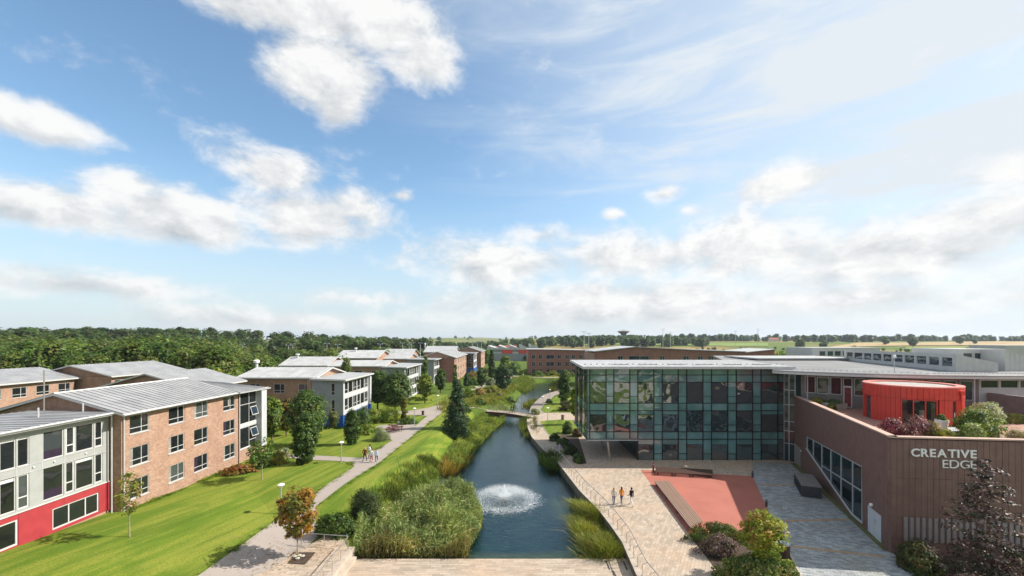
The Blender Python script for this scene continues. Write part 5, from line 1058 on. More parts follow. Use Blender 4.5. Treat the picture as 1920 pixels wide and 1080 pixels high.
def sports_hall():
    Y = 330; t = thing('sports_hall', 'low grey sports hall with red panels and sawtooth roof in the distance', 'building', (Xat(950, Y), Y, 0)); x0, x1 = Xat(908, Y), Xat(1000, Y)
    flat_box(t, 'wall', 'grey_render', x0, x1, Y, Y + 40, 0, 9.2); flat_box(t, 'white_band', 'white_render', x0 - .1, x1, Y - .2, Y - .02, 6.2, 7.4)
    for a, b in ((941, 961), (972, 992)): flat_box(t, 'red_panel', 'red_clad', Xat(a, Y), Xat(b, Y), Y - .5, Y - .22, 6.3, 9.8)
    for i, a in enumerate((915, 935, 955, 975, 995)):
        A = Xat(a, Y); b = Xat(a + 20, Y); mb = MB(); mb.hexa([(A, Y - 1, 9.2), (b, Y - 1, 9.2), (b, Y + 40, 9.2), (A, Y + 40, 9.2)], [(A, Y - 1, 12.3 + i * .35), (b, Y - 1, 9.8), (b, Y + 40, 9.8), (A, Y + 40, 12.3 + i * .35)]); mb.build('sawtooth_roof', 'roof_metal_light', t)
sports_hall()
def house(label, px, Y, wdt, zb, h, m='far_wall', rz=0):
    t = thing('far_house', label, 'house', (Xat(px, Y), Y, zb), rz, 'houses on the skyline'); a = wdt / 2
    mb = MB(); mb.box(-a, a, -4, 4, -2, h); mb.add([(a, -4, h), (a, 4, h), (a, 0, h + 3.4)], [(0, 1, 2)]); mb.add([(-a, 4, h), (-a, -4, h), (-a, 0, h + 3.4)], [(0, 1, 2)]); link('wall', mb.mesh('wall', m), t, (0, 0, 0))
    mb = MB(); mb.hexa([(-a - .5, -4.6, h - .3), (a + .5, -4.6, h - .3), (a + .5, 0, h + 3.4), (-a - .5, 0, h + 3.4)], [(-a - .5, -4.6, h), (a + .5, -4.6, h), (a + .5, 0, h + 3.7), (-a - .5, 0, h + 3.7)]); mb.hexa([(-a - .5, 0, h + 3.4), (a + .5, 0, h + 3.4), (a + .5, 4.6, h - .3), (-a - .5, 4.6, h - .3)], [(-a - .5, 0, h + 3.7), (a + .5, 0, h + 3.7), (a + .5, 4.6, h), (-a - .5, 4.6, h)]); rf = link('roof', mb.mesh('roof', 'roof_tile'), t, (0, 0, 0))
    mb = MB(); mb.box(a * .6, a * .6 + .9, -.5, .5, h + 2.8, h + 4.8); link('chimney', mb.mesh('chimney', 'dark_brick'), rf, (0, 0, 0))
    for i in range(3):
        for z in (1.2, h - 2.2): x = -a + wdt * (i + .5) / 3; mb = MB(); mb.box(x - .7, x + .7, -4.06, -4.002, z, z + 1.3); link('window', mb.mesh('window', 'pane_dark'), t, (0, 0, 0))
for i, (lb, px, Y, w_, h) in enumerate((('white walled farmhouse with red roof left of the sports hall', 927, 520, 16, 6), ('brick farmhouse with tall chimney above the sports hall roof', 956, 560, 18, 6), ('low pale house in the trees right of centre', 1052, 800, 20, 5), ('long pale house beside the disc tower trees', 1180, 900, 26, 7), ('pale house on the ridge right of the floodlight masts', 1263, 880, 20, 5), ('white house half hidden by trees on the right skyline', 1450, 900, 18, 5), ('pale barn in the fields at the left of the wood', 438, 330, 14, 5))):
    house(lb, px, Y, w_, H1(Xat(px, Y), Y) - .3, h)
# ------------------------------------------------------------------ vegetation
def rot_frames(nrm, rng):
    n = nrm / np.maximum(np.linalg.norm(nrm, axis=1, keepdims=True), 1e-6); a = rng.normal(size=n.shape); a -= n * (a * n).sum(1, keepdims=True); a /= np.linalg.norm(a, axis=1, keepdims=True); return a, np.cross(n, a)
def leaf_geo(pts, nrm, size, col, rng, aspect=.55, fold=.12):
    """one folded diamond leaf per point"""
    a, b = rot_frames(nrm, rng); s = (size * rng.uniform(.65, 1.35, len(pts)))[:, None]; n = np.cross(a, b)
    v = np.stack([pts - a * s, pts - b * s * aspect + n * s * fold, pts + a * s, pts + b * s * aspect + n * s * fold], 1).reshape(-1, 3)
    f = np.arange(len(v)).reshape(-1, 4); c = np.repeat(np.concatenate([col, np.ones((len(col), 1))], 1), 4, 0); return v, f, c
def palette(pal, n, rng, jit=.16, tone=.28):
    p = np.array(pal)[rng.integers(0, len(pal), n)]; return np.clip(p * rng.uniform(1 - tone, 1 + tone, (n, 1)) * rng.uniform(1 - jit, 1 + jit, (n, 3)), 0, 1)
PROFILE = {
 'round': lambda t: np.sqrt(np.clip(1 - (2 * t - 1) ** 2, 0, 1)), 'egg': lambda t: np.sqrt(np.clip(1 - (2 * t ** 1.35 - 1) ** 2, 0, 1)) * (1.05 - .25 * t),
 'cone': lambda t: np.clip(1.02 - t, .02, 1) ** .85 * np.clip(t * 9 + .35, 0, 1), 'column': lambda t: np.clip(np.sin(np.pi * np.clip(t * .93 + .05, 0, 1)), 0, 1) ** .45,
 'spire': lambda t: np.clip(1 - t, 0, 1) ** .6 * np.clip(t * 4 + .55, 0, 1), 'dome': lambda t: np.sqrt(np.clip(1 - t ** 2, 0, 1)), 'vase': lambda t: np.clip(.35 + t * 1.3, 0, 1) * np.sqrt(np.clip(1 - t ** 4, 0, 1))}
def crown_geo(h, w, shape, pal, nclump, per, leaf, seed, rc=None, shell=.45, flat=.75, droop=0., z0=0., aspect=.55, tone=.28, jit=.14, taper=0.):
    rng = np.random.default_rng(seed); prof = PROFILE[shape]; t = []
    while len(t) < nclump:
        c = rng.uniform(0, 1); 
        if rng.uniform() < prof(np.array(c)) + .06: t.append(c)
    rc = rc or w * .13; w = max(w - 1.7 * rc, w * .35)
    t = np.array(t); R_ = prof(t) * w / 2; rho = np.sqrt(rng.uniform(shell ** 2, 1, nclump)); th = rng.uniform(0, 2 * np.pi, nclump)
    wob = 1 + .22 * np.sin(th * 2 + seed) + .14 * np.sin(th * 3 + t * 7 + seed * 2)
    cen = np.stack([R_ * rho * wob * np.cos(th), R_ * rho * wob * np.sin(th), t * h], 1); out = cen - np.array([0, 0, h * .42]); out /= np.linalg.norm(out, axis=1, keepdims=True) + 1e-6
    rcs = rc * rng.uniform(.6, 1.45, nclump) * (1 - taper * t); idx = np.repeat(np.arange(nclump), per); n = len(idx)
    d = rng.normal(size=(n, 3)); d /= np.linalg.norm(d, axis=1, keepdims=True); rad = rng.uniform(.25, 1, (n, 1)) ** .5; off = d * rad * np.array([1, 1, flat]); 
    pts = cen[idx] + off * rcs[idx][:, None]; pts[:, 2] -= droop * np.hypot(off[:, 0], off[:, 1]) * rcs[idx]
    pts[:, 2] = np.maximum(pts[:, 2], .02) + z0
    nrm = d * .8 + out[idx] * .6 + np.array([0, 0, .55]) + rng.normal(size=(n, 3)) * .45
    ct = palette(pal, nclump, rng, jit * .7, tone); col = np.clip(ct[idx] * rng.uniform(.72, 1.28, (n, 1)) * rng.uniform(1 - jit, 1 + jit, (n, 3)), 0, 1)
    return leaf_geo(pts, nrm, leaf, col, rng, aspect), cen + np.array([0, 0, z0])
def trunk_mesh(h, r, cen, seed, limbs=9, top=.82, m='bark', bare=.25):
    rng = random.Random(seed); mb = MB(); pts = [(0, 0, -.15)]; 
    for i in range(1, 6): f = i / 5; pts.append((rng.uniform(-.03, .03) * h * .3 * f, rng.uniform(-.03, .03) * h * .3 * f, h * top * f))
    mb.tube(pts, [r * 1.25] + [r * (1 - .8 * i / 5) for i in range(1, 6)], 7)
    cs = [c for c in cen if c[2] > h * bare]; rng.shuffle(cs)
    for c in cs[:limbs]:
        zb = max(h * bare * .8, c[2] - rng.uniform(.15, .35) * h); zb = min(zb, h * top * .95); k = zb / (h * top); a = Vector(pts[min(int(k * 5), 4)]).lerp(Vector(pts[min(int(k * 5) + 1, 5)]), k * 5 % 1); a.z = zb
        b = Vector(c); mid = a.lerp(b, .5) + Vector((0, 0, .06 * h * rng.uniform(0, 1))); rr = r * (1 - .75 * k); mb.tube([a, mid, b], [rr * .5, rr * .3, rr * .1], 5, False)
    return mb.mesh('trunk', m)
def make_tree(name, label, cat, loc, h, w, shape, pal, nclump, per, leaf, seed, clear=.25, trunk=.12, group=None, rz=0., m='leaf', bark='bark', **k):
    t = thing(name, label, cat, loc, rz, group); ch = h * (1 - clear); (v, f, c), cen = crown_geo(ch, w, shape, pal, nclump, per, leaf, seed, z0=h * clear, **k)
    link('trunk', trunk_mesh(h, trunk, cen, seed, bare=clear, m=bark), t, (0, 0, 0)); link('crown', mesh_np('crown', v, f, m, c), t, (0, 0, 0)); return t
DG = [(.066, .115, .024), (.086, .140, .028), (.053, .097, .022)]; MG = [(.10, .160, .027), (.13, .190, .032), (.08, .137, .025)]; LG = [(.19, .245, .030), (.235, .28, .036), (.145, .21, .027)]
YG = [(.24, .25, .025), (.19, .23, .025)]; OR = [(.33, .155, .022), (.26, .15, .025), (.36, .20, .03), (.17, .17, .028), (.13, .14, .028)]; PU = [(.085, .028, .032), (.12, .045, .045), (.06, .03, .03)]; SV = [(.24, .27, .16), (.30, .32, .20), (.18, .23, .12)]; NE = [(.034, .072, .026), (.046, .09, .03), (.027, .06, .024)]
OL = [(.135, .165, .035), (.115, .145, .03), (.155, .175, .045)]
def g3(px, py): p = G(px, py); return (p.x, p.y, p.z)
def pxh(px, py, top): p = G(px, py); return (py - top) * p.y / FOC
def pxw(px, py, w): return w * G(px, py).y / FOC
def tree_px(name, label, px, py, top, wpx, shape, pal, nclump, per, leaf, seed, **k): return make_tree(name, label, k.pop('cat', 'tree'), g3(px, py), pxh(px, py, top), pxw(px, py, wpx), shape, pal, nclump, per, leaf, seed, **k)
# single trees, nearest first
tree_px('maple_tree', 'young maple turning orange, in a square pit on the front paving', 558, 1048, 917, 96, 'egg', OR, 105, 34, .13, 3, clear=.29, trunk=.055, rc=.42, bark='pale_bark')
tree_px('young_tree', 'thin sparse young tree on the lawn before the downpipe', 243, 1010, 888, 56, 'egg', [(.20, .20, .04), (.16, .19, .035), (.22, .17, .04)], 40, 14, .12, 4, clear=.38, trunk=.045, rc=.3, bark='pale_bark')
tree_px('young_tree', 'staked young tree on the lawn beside the white corner bay', 491, 901, 826, 56, 'round', MG, 46, 26, .14, 5, clear=.40, trunk=.06, rc=.42, bark='pale_bark')
tree_px('hornbeam_tree', 'broad dense green tree behind the clipped column, in front of blue based residence', 577, 838, 735, 78, 'egg', MG + DG, 210, 50, .17, 6, clear=.10, trunk=.14)
tree_px('columnar_tree', 'dense dark column shaped tree at the path junction', 571, 871, 778, 46, 'column', DG + MG[:1], 190, 52, .14, 7, clear=.03, trunk=.11, rc=.42)
tree_px('yew_tree', 'upright dark yew on a mulch ring by the people', 660, 834, 771, 29, 'column', DG, 130, 48, .13, 8, clear=.03, trunk=.1, rc=.36)
tree_px('small_tree', 'small round olive coloured tree in front of the blue base', 625, 820, 770, 22, 'egg', [(.16, .17, .05), (.13, .15, .045)], 60, 30, .12, 9, clear=.36, trunk=.05, rc=.3, bark='pale_bark')
tree_px('beech_tree', 'green tree against the shaded brick left of the columnar tree', 510, 824, 745, 44, 'egg', MG + LG[:1], 130, 40, .2, 10, clear=.12, trunk=.12)
tree_px('rowan_tree', 'orange tinged tree against the shaded brick wall', 537, 818, 748, 34, 'egg', [(.19, .14, .03), (.13, .14, .03), (.24, .14, .03)], 100, 36, .18, 11, clear=.15, trunk=.1)
tree_px('oak_tree', 'left of two dark round trees beside the blue based residence', 708, 769, 696, 46, 'round', DG, 170, 44, .22, 12, clear=.20, trunk=.2)
tree_px('oak_tree', 'right of two dark round trees beside the blue based residence', 741, 772, 699, 62, 'round', DG + MG[:1], 230, 46, .22, 13, clear=.14, trunk=.22)
tree_px('golden_conifer', 'narrow golden green conifer beside the twin dark trees', 758, 792, 744, 15, 'column', [(.17, .17, .025), (.12, .14, .025), (.22, .19, .025)], 70, 40, .14, 14, clear=.02, trunk=.08, rc=.36)
tree_px('lime_tree', 'bright green spreading tree on the lawn beyond the twin dark trees', 797, 757, 704, 38, 'egg', LG + MG[:1], 130, 40, .22, 15, clear=.22, trunk=.16)
tree_px('birch_tree', 'tall pale pointed birch in front of the teal residence', 797, 748, 664, 19, 'spire', MG + LG[:1], 130, 38, .24, 16, clear=.1, trunk=.12)
tree_px('lime_tree', 'round grey green tree before the brick gable', 826, 737, 691, 26, 'round', DG + MG[:1], 110, 38, .25, 17, clear=.15, trunk=.16)
tree_px('birch_tree', 'slender green tree in front of the orange brick end', 854, 730, 685, 14, 'spire', MG, 80, 34, .26, 18, clear=.05, trunk=.12)
tree_px('spruce_tree', 'small dark fir beside the orange brick end wall', 876, 724, 696, 17, 'cone', NE + DG, 80, 40, .26, 19, clear=.05, trunk=.12, m='needle')
tree_px('pine_tree', 'big dark conifer standing on the bank by the path and bridge', 857, 824, 712, 60, 'cone', NE + [(.035, .07, .022)], 330, 52, .19, 20, clear=.04, trunk=.16, m='needle', rc=.62, droop=.5, aspect=.3, shell=.5, flat=.5)
tree_px('pine_tree', 'dark bushy pine by the upper pond, left of the reed island', 943, 731, 684, 34, 'round', NE + DG[:1], 150, 44, .3, 21, clear=.08, trunk=.2, m='needle', aspect=.35)
tree_px('pine_tree', 'dark pine in the garden beyond the big conifer', 903, 726, 690, 24, 'egg', NE + DG, 110, 42, .3, 22, clear=.08, trunk=.18, m='needle', aspect=.35)
tree_px('spruce_tree', 'tall spire shaped spruce right of the blue based pavilion', 922, 709, 656, 19, 'spire', DG + NE, 120, 40, .38, 23, clear=.04, trunk=.2)
tree_px('lime_tree', 'light green tree between spruce and brick hall', 947, 704, 667, 26, 'egg', LG + MG, 110, 40, .4, 24, clear=.1, trunk=.2)
tree_px('columnar_tree', 'dark upright oak between the pond path and glass building', 1058, 758, 696, 28, 'column', [(.055, .10, .018), (.075, .125, .02)], 150, 46, .22, 25, clear=.08, trunk=.16)
tree_px('young_tree', 'bright lime green young tree beside the glass corner', 1078, 797, 728, 27, 'egg', LG, 110, 38, .18, 26, clear=.26, trunk=.07)
p17 = P(1430, 1078, .03); make_tree('maple_tree', 'lime green young maple with orange tips in the front planting bed', 'tree', (p17.x, p17.y, 0), 4.5, 3.4, 'egg', [(.26, .29, .025), (.20, .26, .024), (.32, .30, .03), (.32, .22, .035)], 210, 24, .10, 27, clear=.24, trunk=.05, rc=.27, bark='pale_bark')
make_tree('copper_beech', 'purple leaved beech in front of the brown cladding and lettering', 'tree', (31.9, 28.6, 0), 8.8, 6.2, 'spire', [(.05, .028, .024), (.075, .04, .034), (.035, .037, .017), (.12, .075, .068), (.17, .12, .11)], 300, 32, .088, 28, clear=.02, trunk=.1, rc=.6, flat=.32, tone=.5, taper=.6, shell=.15, m='glossy_leaf')  # palest leaf colours paint silvery glints into the crown
# the tree belt behind the residences
FOOT = [(-84, -40, 40, 86), (-50, -25, 70, 90), (-64, -22, 104, 128), (-66, -24, 140, 180), (-90, -10, 200, 280)]
def free(x, y, mrg=3.): return not any(a - mrg < x < b + mrg and c - mrg < y < d + mrg for a, b, c, d in FOOT)
belt = [make_tree('belt_tree', 'leafy tree in the belt behind the left residences', 'tree', (-200, -200 - 20 * i, 0), 12, [9, 8, 7, 10][i], ['egg', 'round', 'egg', 'round'][i], [MG + OL, MG + DG, OL + MG[:2], DG + MG][i], 200, 34, .34, 40 + i, clear=.1, trunk=.22, rc=1.15, group='trees in the belt behind the residences') for i in range(4)]
rb = random.Random(5); spots = []; tries = 0
while len(spots) < 24 and tries < 900:                  # the front row can be told apart, the rest is a mass
    tries += 1; Y = rb.uniform(93, 112); px = rb.uniform(-20, 430); x = Xat(px, Y)
    if free(x, Y) and all(abs(px - a[3]) > 15 for a in spots): spots.append((x, Y, rb.uniform(10.5, 15), px))
spots.sort(key=lambda a: a[3]); ORD = ['leftmost', 'second', 'third', 'fourth', 'fifth', 'sixth', 'seventh', 'eighth', 'ninth', 'tenth', 'eleventh', 'twelfth', 'thirteenth', 'fourteenth', 'fifteenth', 'sixteenth', 'seventeenth', 'eighteenth', 'nineteenth', 'twentieth', 'twenty-first', 'twenty-second', 'twenty-third', 'twenty-fourth']
first = [True] * 4
for j, (x, y, h, px) in enumerate(spots):
    i = rb.randrange(4) if j > 3 else j; s = h / 12
    if first[i]: o = belt[i]; o.location = (x, y, H1(x, y)); o.scale = (s,) * 3; first[i] = False
    else: o = copy_tree(belt[i], (x, y, H1(x, y)), rb.uniform(0, 6.28), (s * rb.uniform(.85, 1.1), s * rb.uniform(.85, 1.1), s))
    o['label'] = ORD[j] + (' from the left' if j else '') + ' leafy tree in front row of belt behind left residences'
o = tree_px('willow_tree', 'light green tree rising above the roof of the nearest residence', 402, 742, 684, 38, 'egg', LG + MG[:1], 110, 36, .22, 29, clear=.1, trunk=.15); o.location = (Xat(402, 71.5), 71.5, 1.3); o.scale = (1.2, 1.2, 1.2)
o = copy_tree(belt[2], (Xat(652, 100), 99, 1.2), 1, (.42, .42, .93), 'slim pale tree standing behind the ridge of the blue based residence')
# far wood: one mass
def wood(label, name, n, ya, yb, pa, pb, hh, pal, seed, size=.9, cat='wood', per=26, ncl=26, keep=None):
    rng = np.random.default_rng(seed); V = []; F = []; Cc = []; off = 0; protos = [crown_geo(12, 11, s, pal, ncl, per, size, seed + i, rc=2.3, shell=.55, tone=.35)[0] for i, s in enumerate(('round', 'egg', 'round'))]
    for i in range(n):
        Y = rng.uniform(ya, yb); px = rng.uniform(pa, pb); x = (px - 960) * Y / FOC; s = rng.uniform(*hh) / 13
        if not free(x, Y, 5): continue
        v, f, c = protos[rng.integers(0, 3)]; a = rng.uniform(0, 6.28); M_ = np.array([[math.cos(a), -math.sin(a), 0], [math.sin(a), math.cos(a), 0], [0, 0, 1]]) * s; M_[:2] *= rng.uniform(.9, 1.3)
        V.append(v @ M_.T + np.array([x, Y, H1(x, Y) + .6])); F.append(f + off); off += len(v); cc = c.copy(); cc[:, :3] *= rng.uniform(.75, 1.25) * rng.uniform(.92, 1.08, 3); Cc.append(cc)
    o = link(name, mesh_np(name, np.concatenate(V), np.concatenate(F), 'leaf', np.concatenate(Cc))); tag(o, label, cat, kind='stuff'); return o
BG = MG + OL + DG[:2]
wood('mass of light green trees deeper in the belt on the left', 'tree_belt', 95, 116, 200, -90, 430, (12, 17), BG, 71, size=.42, per=30, ncl=64)
wood('light green trees between the middle residences and the wood', 'tree_belt', 45, 182, 225, 420, 800, (9, 14), BG, 72, size=.5, per=30, ncl=56)
wood('low green trees behind the ridge of the blue based residence', 'tree_belt', 12, 129, 141, 440, 640, (9, 12), BG, 73, size=.42, per=30, ncl=56)
wood('dark oak wood covering the rise on the left skyline', 'oak_wood', 300, 235, 400, -160, 800, (13, 18), DG + [(.05, .085, .02), (.06, .075, .02)], 60)
wood('mixed copse beyond the far residences left of centre', 'copse', 60, 285, 380, 640, 930, (6, 10), MG + DG, 61)
wood('hedge line and scrub below the fields right of centre', 'hedge_line', 110, 300, 420, 985, 1500, (3.5, 6), MG + DG, 62)
wood('line of mixed trees on the middle skyline', 'skyline_trees', 230, 620, 820, 820, 1330, (9, 14), DG, 63, size=1.3)
wood('dark trees around the disc tower on the knoll', 'knoll_trees', 60, 860, 930, 1115, 1245, (12, 17), DG, 64, size=1.4)
wood('belt of dark trees along the right skyline', 'skyline_trees', 330, 950, 1300, 1230, 2050, (9, 17), DG, 65, size=1.8)
wood('scrub and small trees behind the rooflights on the right', 'scrub', 40, 170, 260, 1440, 1565, (9, 12.5), MG + LG[:1], 66, size=.6)
wood('hedgerow across the far fields on the right', 'hedge_line', 90, 480, 560, 1300, 2000, (3, 5), DG + MG, 67)
wood('distant hedgerows near the horizon', 'hedge_line', 140, 1500, 2600, 500, 2000, (9, 16), DG, 68, size=2.6, per=14)
sky_trees = make_tree('field_tree', 'lone field tree on the right hand plain', 'tree', (Xat(1712, 640), 640, H1(Xat(1712, 640), 640)), 15, 13, 'round', DG, 90, 26, .8, 70, clear=.15, trunk=.4, rc=1.8, group='lone trees on the plain')
for px, Y, s, lb in ((1600, 330, .75, 'rounded bush like tree rising behind the left rooflight'), (1660, 700, .8, 'lone tree left of the tallest tree on the right plain'), (1800, 780, 1.0, 'dark lone tree above the sloping rooflight'), (1828, 800, .7, 'small lone tree right of the dark one above the rooflight'), (1500, 520, 1.0, 'dark lone tree left end of the right plain'), (1545, 600, .8, 'lone tree above the white roof edge')):
    copy_tree(sky_trees, (Xat(px, Y), Y, H1(Xat(px, Y), Y)), rb.uniform(0, 6), s, lb)
# trees behind the viewpoint, mirrored in the glass
for i, (x, y, s, lb) in enumerate(((-14, -62, .95, 'tree behind the viewpoint at the left, mirrored in the glass'), (8, -58, .8, 'tree behind the viewpoint at the centre, mirrored in the glass'), (30, -75, 1.2, 'tree behind the viewpoint at the right, mirrored in the glass'), (58, -70, 1.1, 'tree far right behind the viewpoint, mirrored in the glass'))): copy_tree(belt[i % 4], (x, y, 0), i, s, lb)

# ------------------------------------------------------------------ shrubs and hedges
def shrub(name, label, loc, w, d, h, pal, n=70, per=34, leaf=.1, seed=0, shape='dome', m='leaf', rz=0., group=None, cat='shrub', rc=None, **k):
    v, f, c = crown_geo(h, 1., shape, pal, n, per, leaf, seed, rc=(rc or .13), shell=.55, **k)[0] if False else crown_geo(h, w, shape, pal, n, per, leaf, seed, rc=rc or min(w, h * 1.4) * .16, shell=.5, **k)[0]
    v = v.copy(); v[:, 1] *= d / w; o = link(name, mesh_np(name, v, f, m, c)); o.location = loc; o.rotation_euler = (0, 0, rz); return tag(o, label, cat, group)
def shrub_px(name, label, px, py, wpx, hpx, pal, z=None, depth=1., **k):
    p = G(px, py) if z is None else P(px, py, z); s = p.y / FOC; return shrub(name, label, (p.x, p.y, p.z), wpx * s, wpx * s * depth, hpx * s, pal, **k)
S = shrub_px
S('flame_shrub', 'low orange red shrub mound at the foot of the brick wall', 447, 889, 58, 16, [(.22, .13, .025), (.17, .15, .03), (.26, .10, .03)], n=90, seed=101, leaf=.1)
S('golden_shrub', 'golden yellow shrub below the white corner bay', 515, 868, 50, 22, [(.30, .24, .03), (.22, .21, .03), (.14, .16, .03)], n=90, seed=102, leaf=.11)
S('green_shrub', 'green shrub between golden shrub and brick wall', 482, 878, 46, 20, MG, n=70, seed=103, leaf=.12)
S('silver_shrub', 'pale silvery shrub beside the white corner fin', 530, 857, 34, 16, SV, n=60, seed=104, leaf=.11)
for i, (px, py, w_, h_, pl, lb) in enumerate(((700, 792, 46, 24, LG, 'bright clipped shrub mound nearest the blue corner'), (733, 790, 52, 26, LG, 'large bright clipped mound behind the picnic tables'), (690, 813, 42, 18, LG, 'bright low shrub beside the ornamental grass'), (680, 800, 34, 36, DG, 'dark conical shrub beside the yew'), (765, 795, 36, 12, MG, 'low hedge clump behind the picnic terrace wall'), (716, 784, 30, 14, MG, 'mid green shrub behind the bright mounds'))):
    S('garden_shrub', lb, px, py, w_, h_, pl, n=90, seed=110 + i, leaf=.13)
S('clipped_hedge', 'thin dark hedge along the foot of the blue wall', 615, 805, 76, 6, DG, n=90, seed=118, leaf=.12, depth=.12, cat='hedge')
S('blue_base_hedge', 'low bright hedge strip in front of the third residence', 775, 752, 70, 7, LG, n=80, seed=119, leaf=.2, depth=.2, cat='hedge')
garden = [(900, 742, 30, 14, [(.30, .15, .05), (.25, .19, .05)], 'rust coloured grasses'), (925, 738, 34, 14, [(.26, .22, .06), (.20, .20, .04)], 'straw coloured grasses'), (956, 756, 24, 11, MG, 'dark green clump'), (890, 722, 26, 12, MG, 'green shrub'), (905, 719, 22, 12, LG, 'lime shrub'), (921, 722, 24, 13, SV, 'silver shrub'), (938, 716, 22, 12, [(.33, .27, .03), (.27, .25, .03)], 'yellow broom'), (887, 707, 22, 12, [(.24, .16, .05), (.20, .20, .05)], 'russet shrub'), (915, 700, 22, 12, LG, 'pale shrub'), (958, 700, 26, 12, MG, 'green shrub'), (880, 748, 24, 20, LG, 'lime shrub'), (965, 692, 30, 14, DG, 'dark shrub'), (985, 703, 36, 10, LG, 'pale hedge clump'), (1010, 706, 34, 10, MG, 'green hedge clump'), (1035, 705, 30, 10, YG, 'golden clump'), (1062, 706, 34, 10, MG, 'green clump'), (1085, 702, 30, 13, LG, 'lime clump'), (900, 758, 22, 10, MG, 'small dark clump'), (1000, 696, 22, 14, DG, 'dark clump'), (1040, 694, 18, 24, [(.30, .20, .05), (.24, .20, .05)], 'tawny upright shrub'), (1088, 728, 20, 12, LG, 'lime clump'), (874, 772, 20, 12, MG, 'green clump')]
where = ['left of the purple flowers', 'beside the purple flowers', 'at the left end of the bridge', 'below the dark fir', 'in front of the dark pine', 'beside the garden rocks', 'at the foot of the dark bushy pine', 'below the orange brick end', 'under the spruce', 'left of the brick hall', 'right of the big conifer', 'beyond the garden path', 'on the far shore, left', 'on the far shore, centre', 'on the far shore below the brick hall', 'on the far shore, right', 'beside the glass corner at the far shore', 'above the near reeds', 'at the left foot of the brick hall', 'against the brick hall wall', 'right of the upright oak', 'behind the near reed band']
for i, ((px, py, w_, h_, pl, lb), wh) in enumerate(zip(garden, where)): S('garden_shrub', lb + ' ' + wh, px, py, w_, h_, pl, n=60, per=30, seed=130 + i, leaf=.22)
S('purple_flowers', 'patch of purple flowers in the pondside meadow', 936, 744, 12, 6, [(.22, .09, .22), (.15, .13, .08)], n=30, seed=155, leaf=.2)
S('yucca', 'spiky yucca in the planting bed by the glass corner', 1064, 812, 26, 20, DG, z=.05, n=60, seed=156, leaf=.3, aspect=.14, cat='plant')
for i, (px, py, w_, h_, pl, lb) in enumerate(((1040, 826, 22, 12, DG, 'dark shrub at the lawn end of the narrow bed'), (1056, 836, 30, 14, DG, 'dark shrub in the upper part of the narrow bed'), (1070, 850, 34, 15, [(.03, .06, .018), (.04, .07, .02)], 'dense dark shrub in the middle of the narrow bed'), (1084, 866, 26, 14, DG, 'low dark shrub at the tip of the narrow bed'), (1082, 818, 20, 14, [(.16, .08, .03), (.08, .09, .02)], 'russet shrub beside the yucca'), (1060, 770, 34, 18, [(.06, .05, .03), (.08, .07, .03)], 'bronze spiky shrub on the far lawn'), (1030, 755, 14, 7, MG, 'small shrub by the far lawn path'), (1003, 776, 22, 9, LG, 'pale shrub at the right end of the bridge'))): S('bed_shrub', lb, px, py, w_, h_, pl, z=.03, n=80, seed=160 + i, leaf=.12)
# front bed
S('glossy_shrub', 'glossy green ground shrub filling the front planting bed', 1420, 1082, 150, 38, [(.13, .18, .03), (.19, .23, .045), (.07, .12, .02), (.24, .25, .07)], z=.03, n=330, per=40, seed=171, leaf=.085, depth=.55, rc=.28)
S('purple_shrub', 'dusky purple shrub in the front planting bed', 1346, 1038, 76, 34, [(.17, .11, .10), (.22, .15, .135), (.13, .085, .07), (.12, .13, .05)], z=.03, n=150, per=44, seed=172, leaf=.07, depth=.8)
S('photinia_hedge', 'red tipped mixed hedge at the edge of the red court', 1342, 1014, 116, 32, [(.11, .16, .03), (.15, .19, .035), (.20, .10, .045), (.08, .12, .025), (.10, .15, .03)], z=.03, n=190, per=44, seed=173, leaf=.08, depth=.4, rz=R(4))
S('bed_shrub', 'dark shrub beside the bin in the front bed', 1452, 1018, 46, 30, [(.08, .06, .03), (.09, .12, .025), (.06, .08, .02)], z=.03, n=90, seed=174, leaf=.08)
S('clipped_shrub', 'dark green shrub at the foot of the fluted cladding', 1722, 1066, 84, 48, [(.055, .085, .018), (.08, .10, .02), (.14, .10, .03)], z=.02, n=170, per=40, seed=175, leaf=.09)
S('clipped_shrub', 'russet shrub at the right edge below the copper beech', 1915, 1070, 60, 40, [(.12, .08, .03), (.08, .09, .02)], z=.02, n=100, seed=176, leaf=.09)
# terrace planting
def ST(name, label, px, py, Y, wpx, hpx, pal, **k): s = Y / FOC; return shrub(name, label, (Xat(px, Y), Y, TF), wpx * s, wpx * s * k.pop('depth', .8), (py and CAM_H - (py - HOR) * s - TF) or hpx * s, pal, **k)
ST('smoke_bush', 'wine red smoke bush trailing at the parapet corner', 1672, 783, 37.2, 62, 0, [(.20, .035, .05), (.26, .06, .08), (.13, .03, .04)], n=110, per=26, seed=181, leaf=.085, depth=.7)
ST('smoke_bush', 'wine red flowering shrub below the drum window', 1720, 784, 36.4, 74, 0, [(.24, .06, .08), (.32, .13, .16), (.15, .04, .05), (.3, .2, .22)], n=140, per=26, seed=182, leaf=.08, depth=.6)
ST('flax_plant', 'bronze and yellow flax leaves beside the white planter', 1750, 793, 36, 44, 0, [(.26, .17, .05), (.33, .24, .07), (.14, .13, .03)], n=90, per=22, seed=183, leaf=.2, aspect=.12, depth=.6)
ST('yellow_daisies', 'low yellow flowering plants at the parapet', 1775, 806, 35.2, 56, 0, [(.38, .33, .03), (.22, .25, .03), (.16, .2, .03)], n=80, per=26, seed=184, leaf=.07, depth=.5)
ST('rosemary_shrub', 'tall feathery green shrub right of the drum', 1835, 770, 37, 92, 0, MG + LG[:1], n=200, per=38, seed=185, leaf=.09, depth=.7)
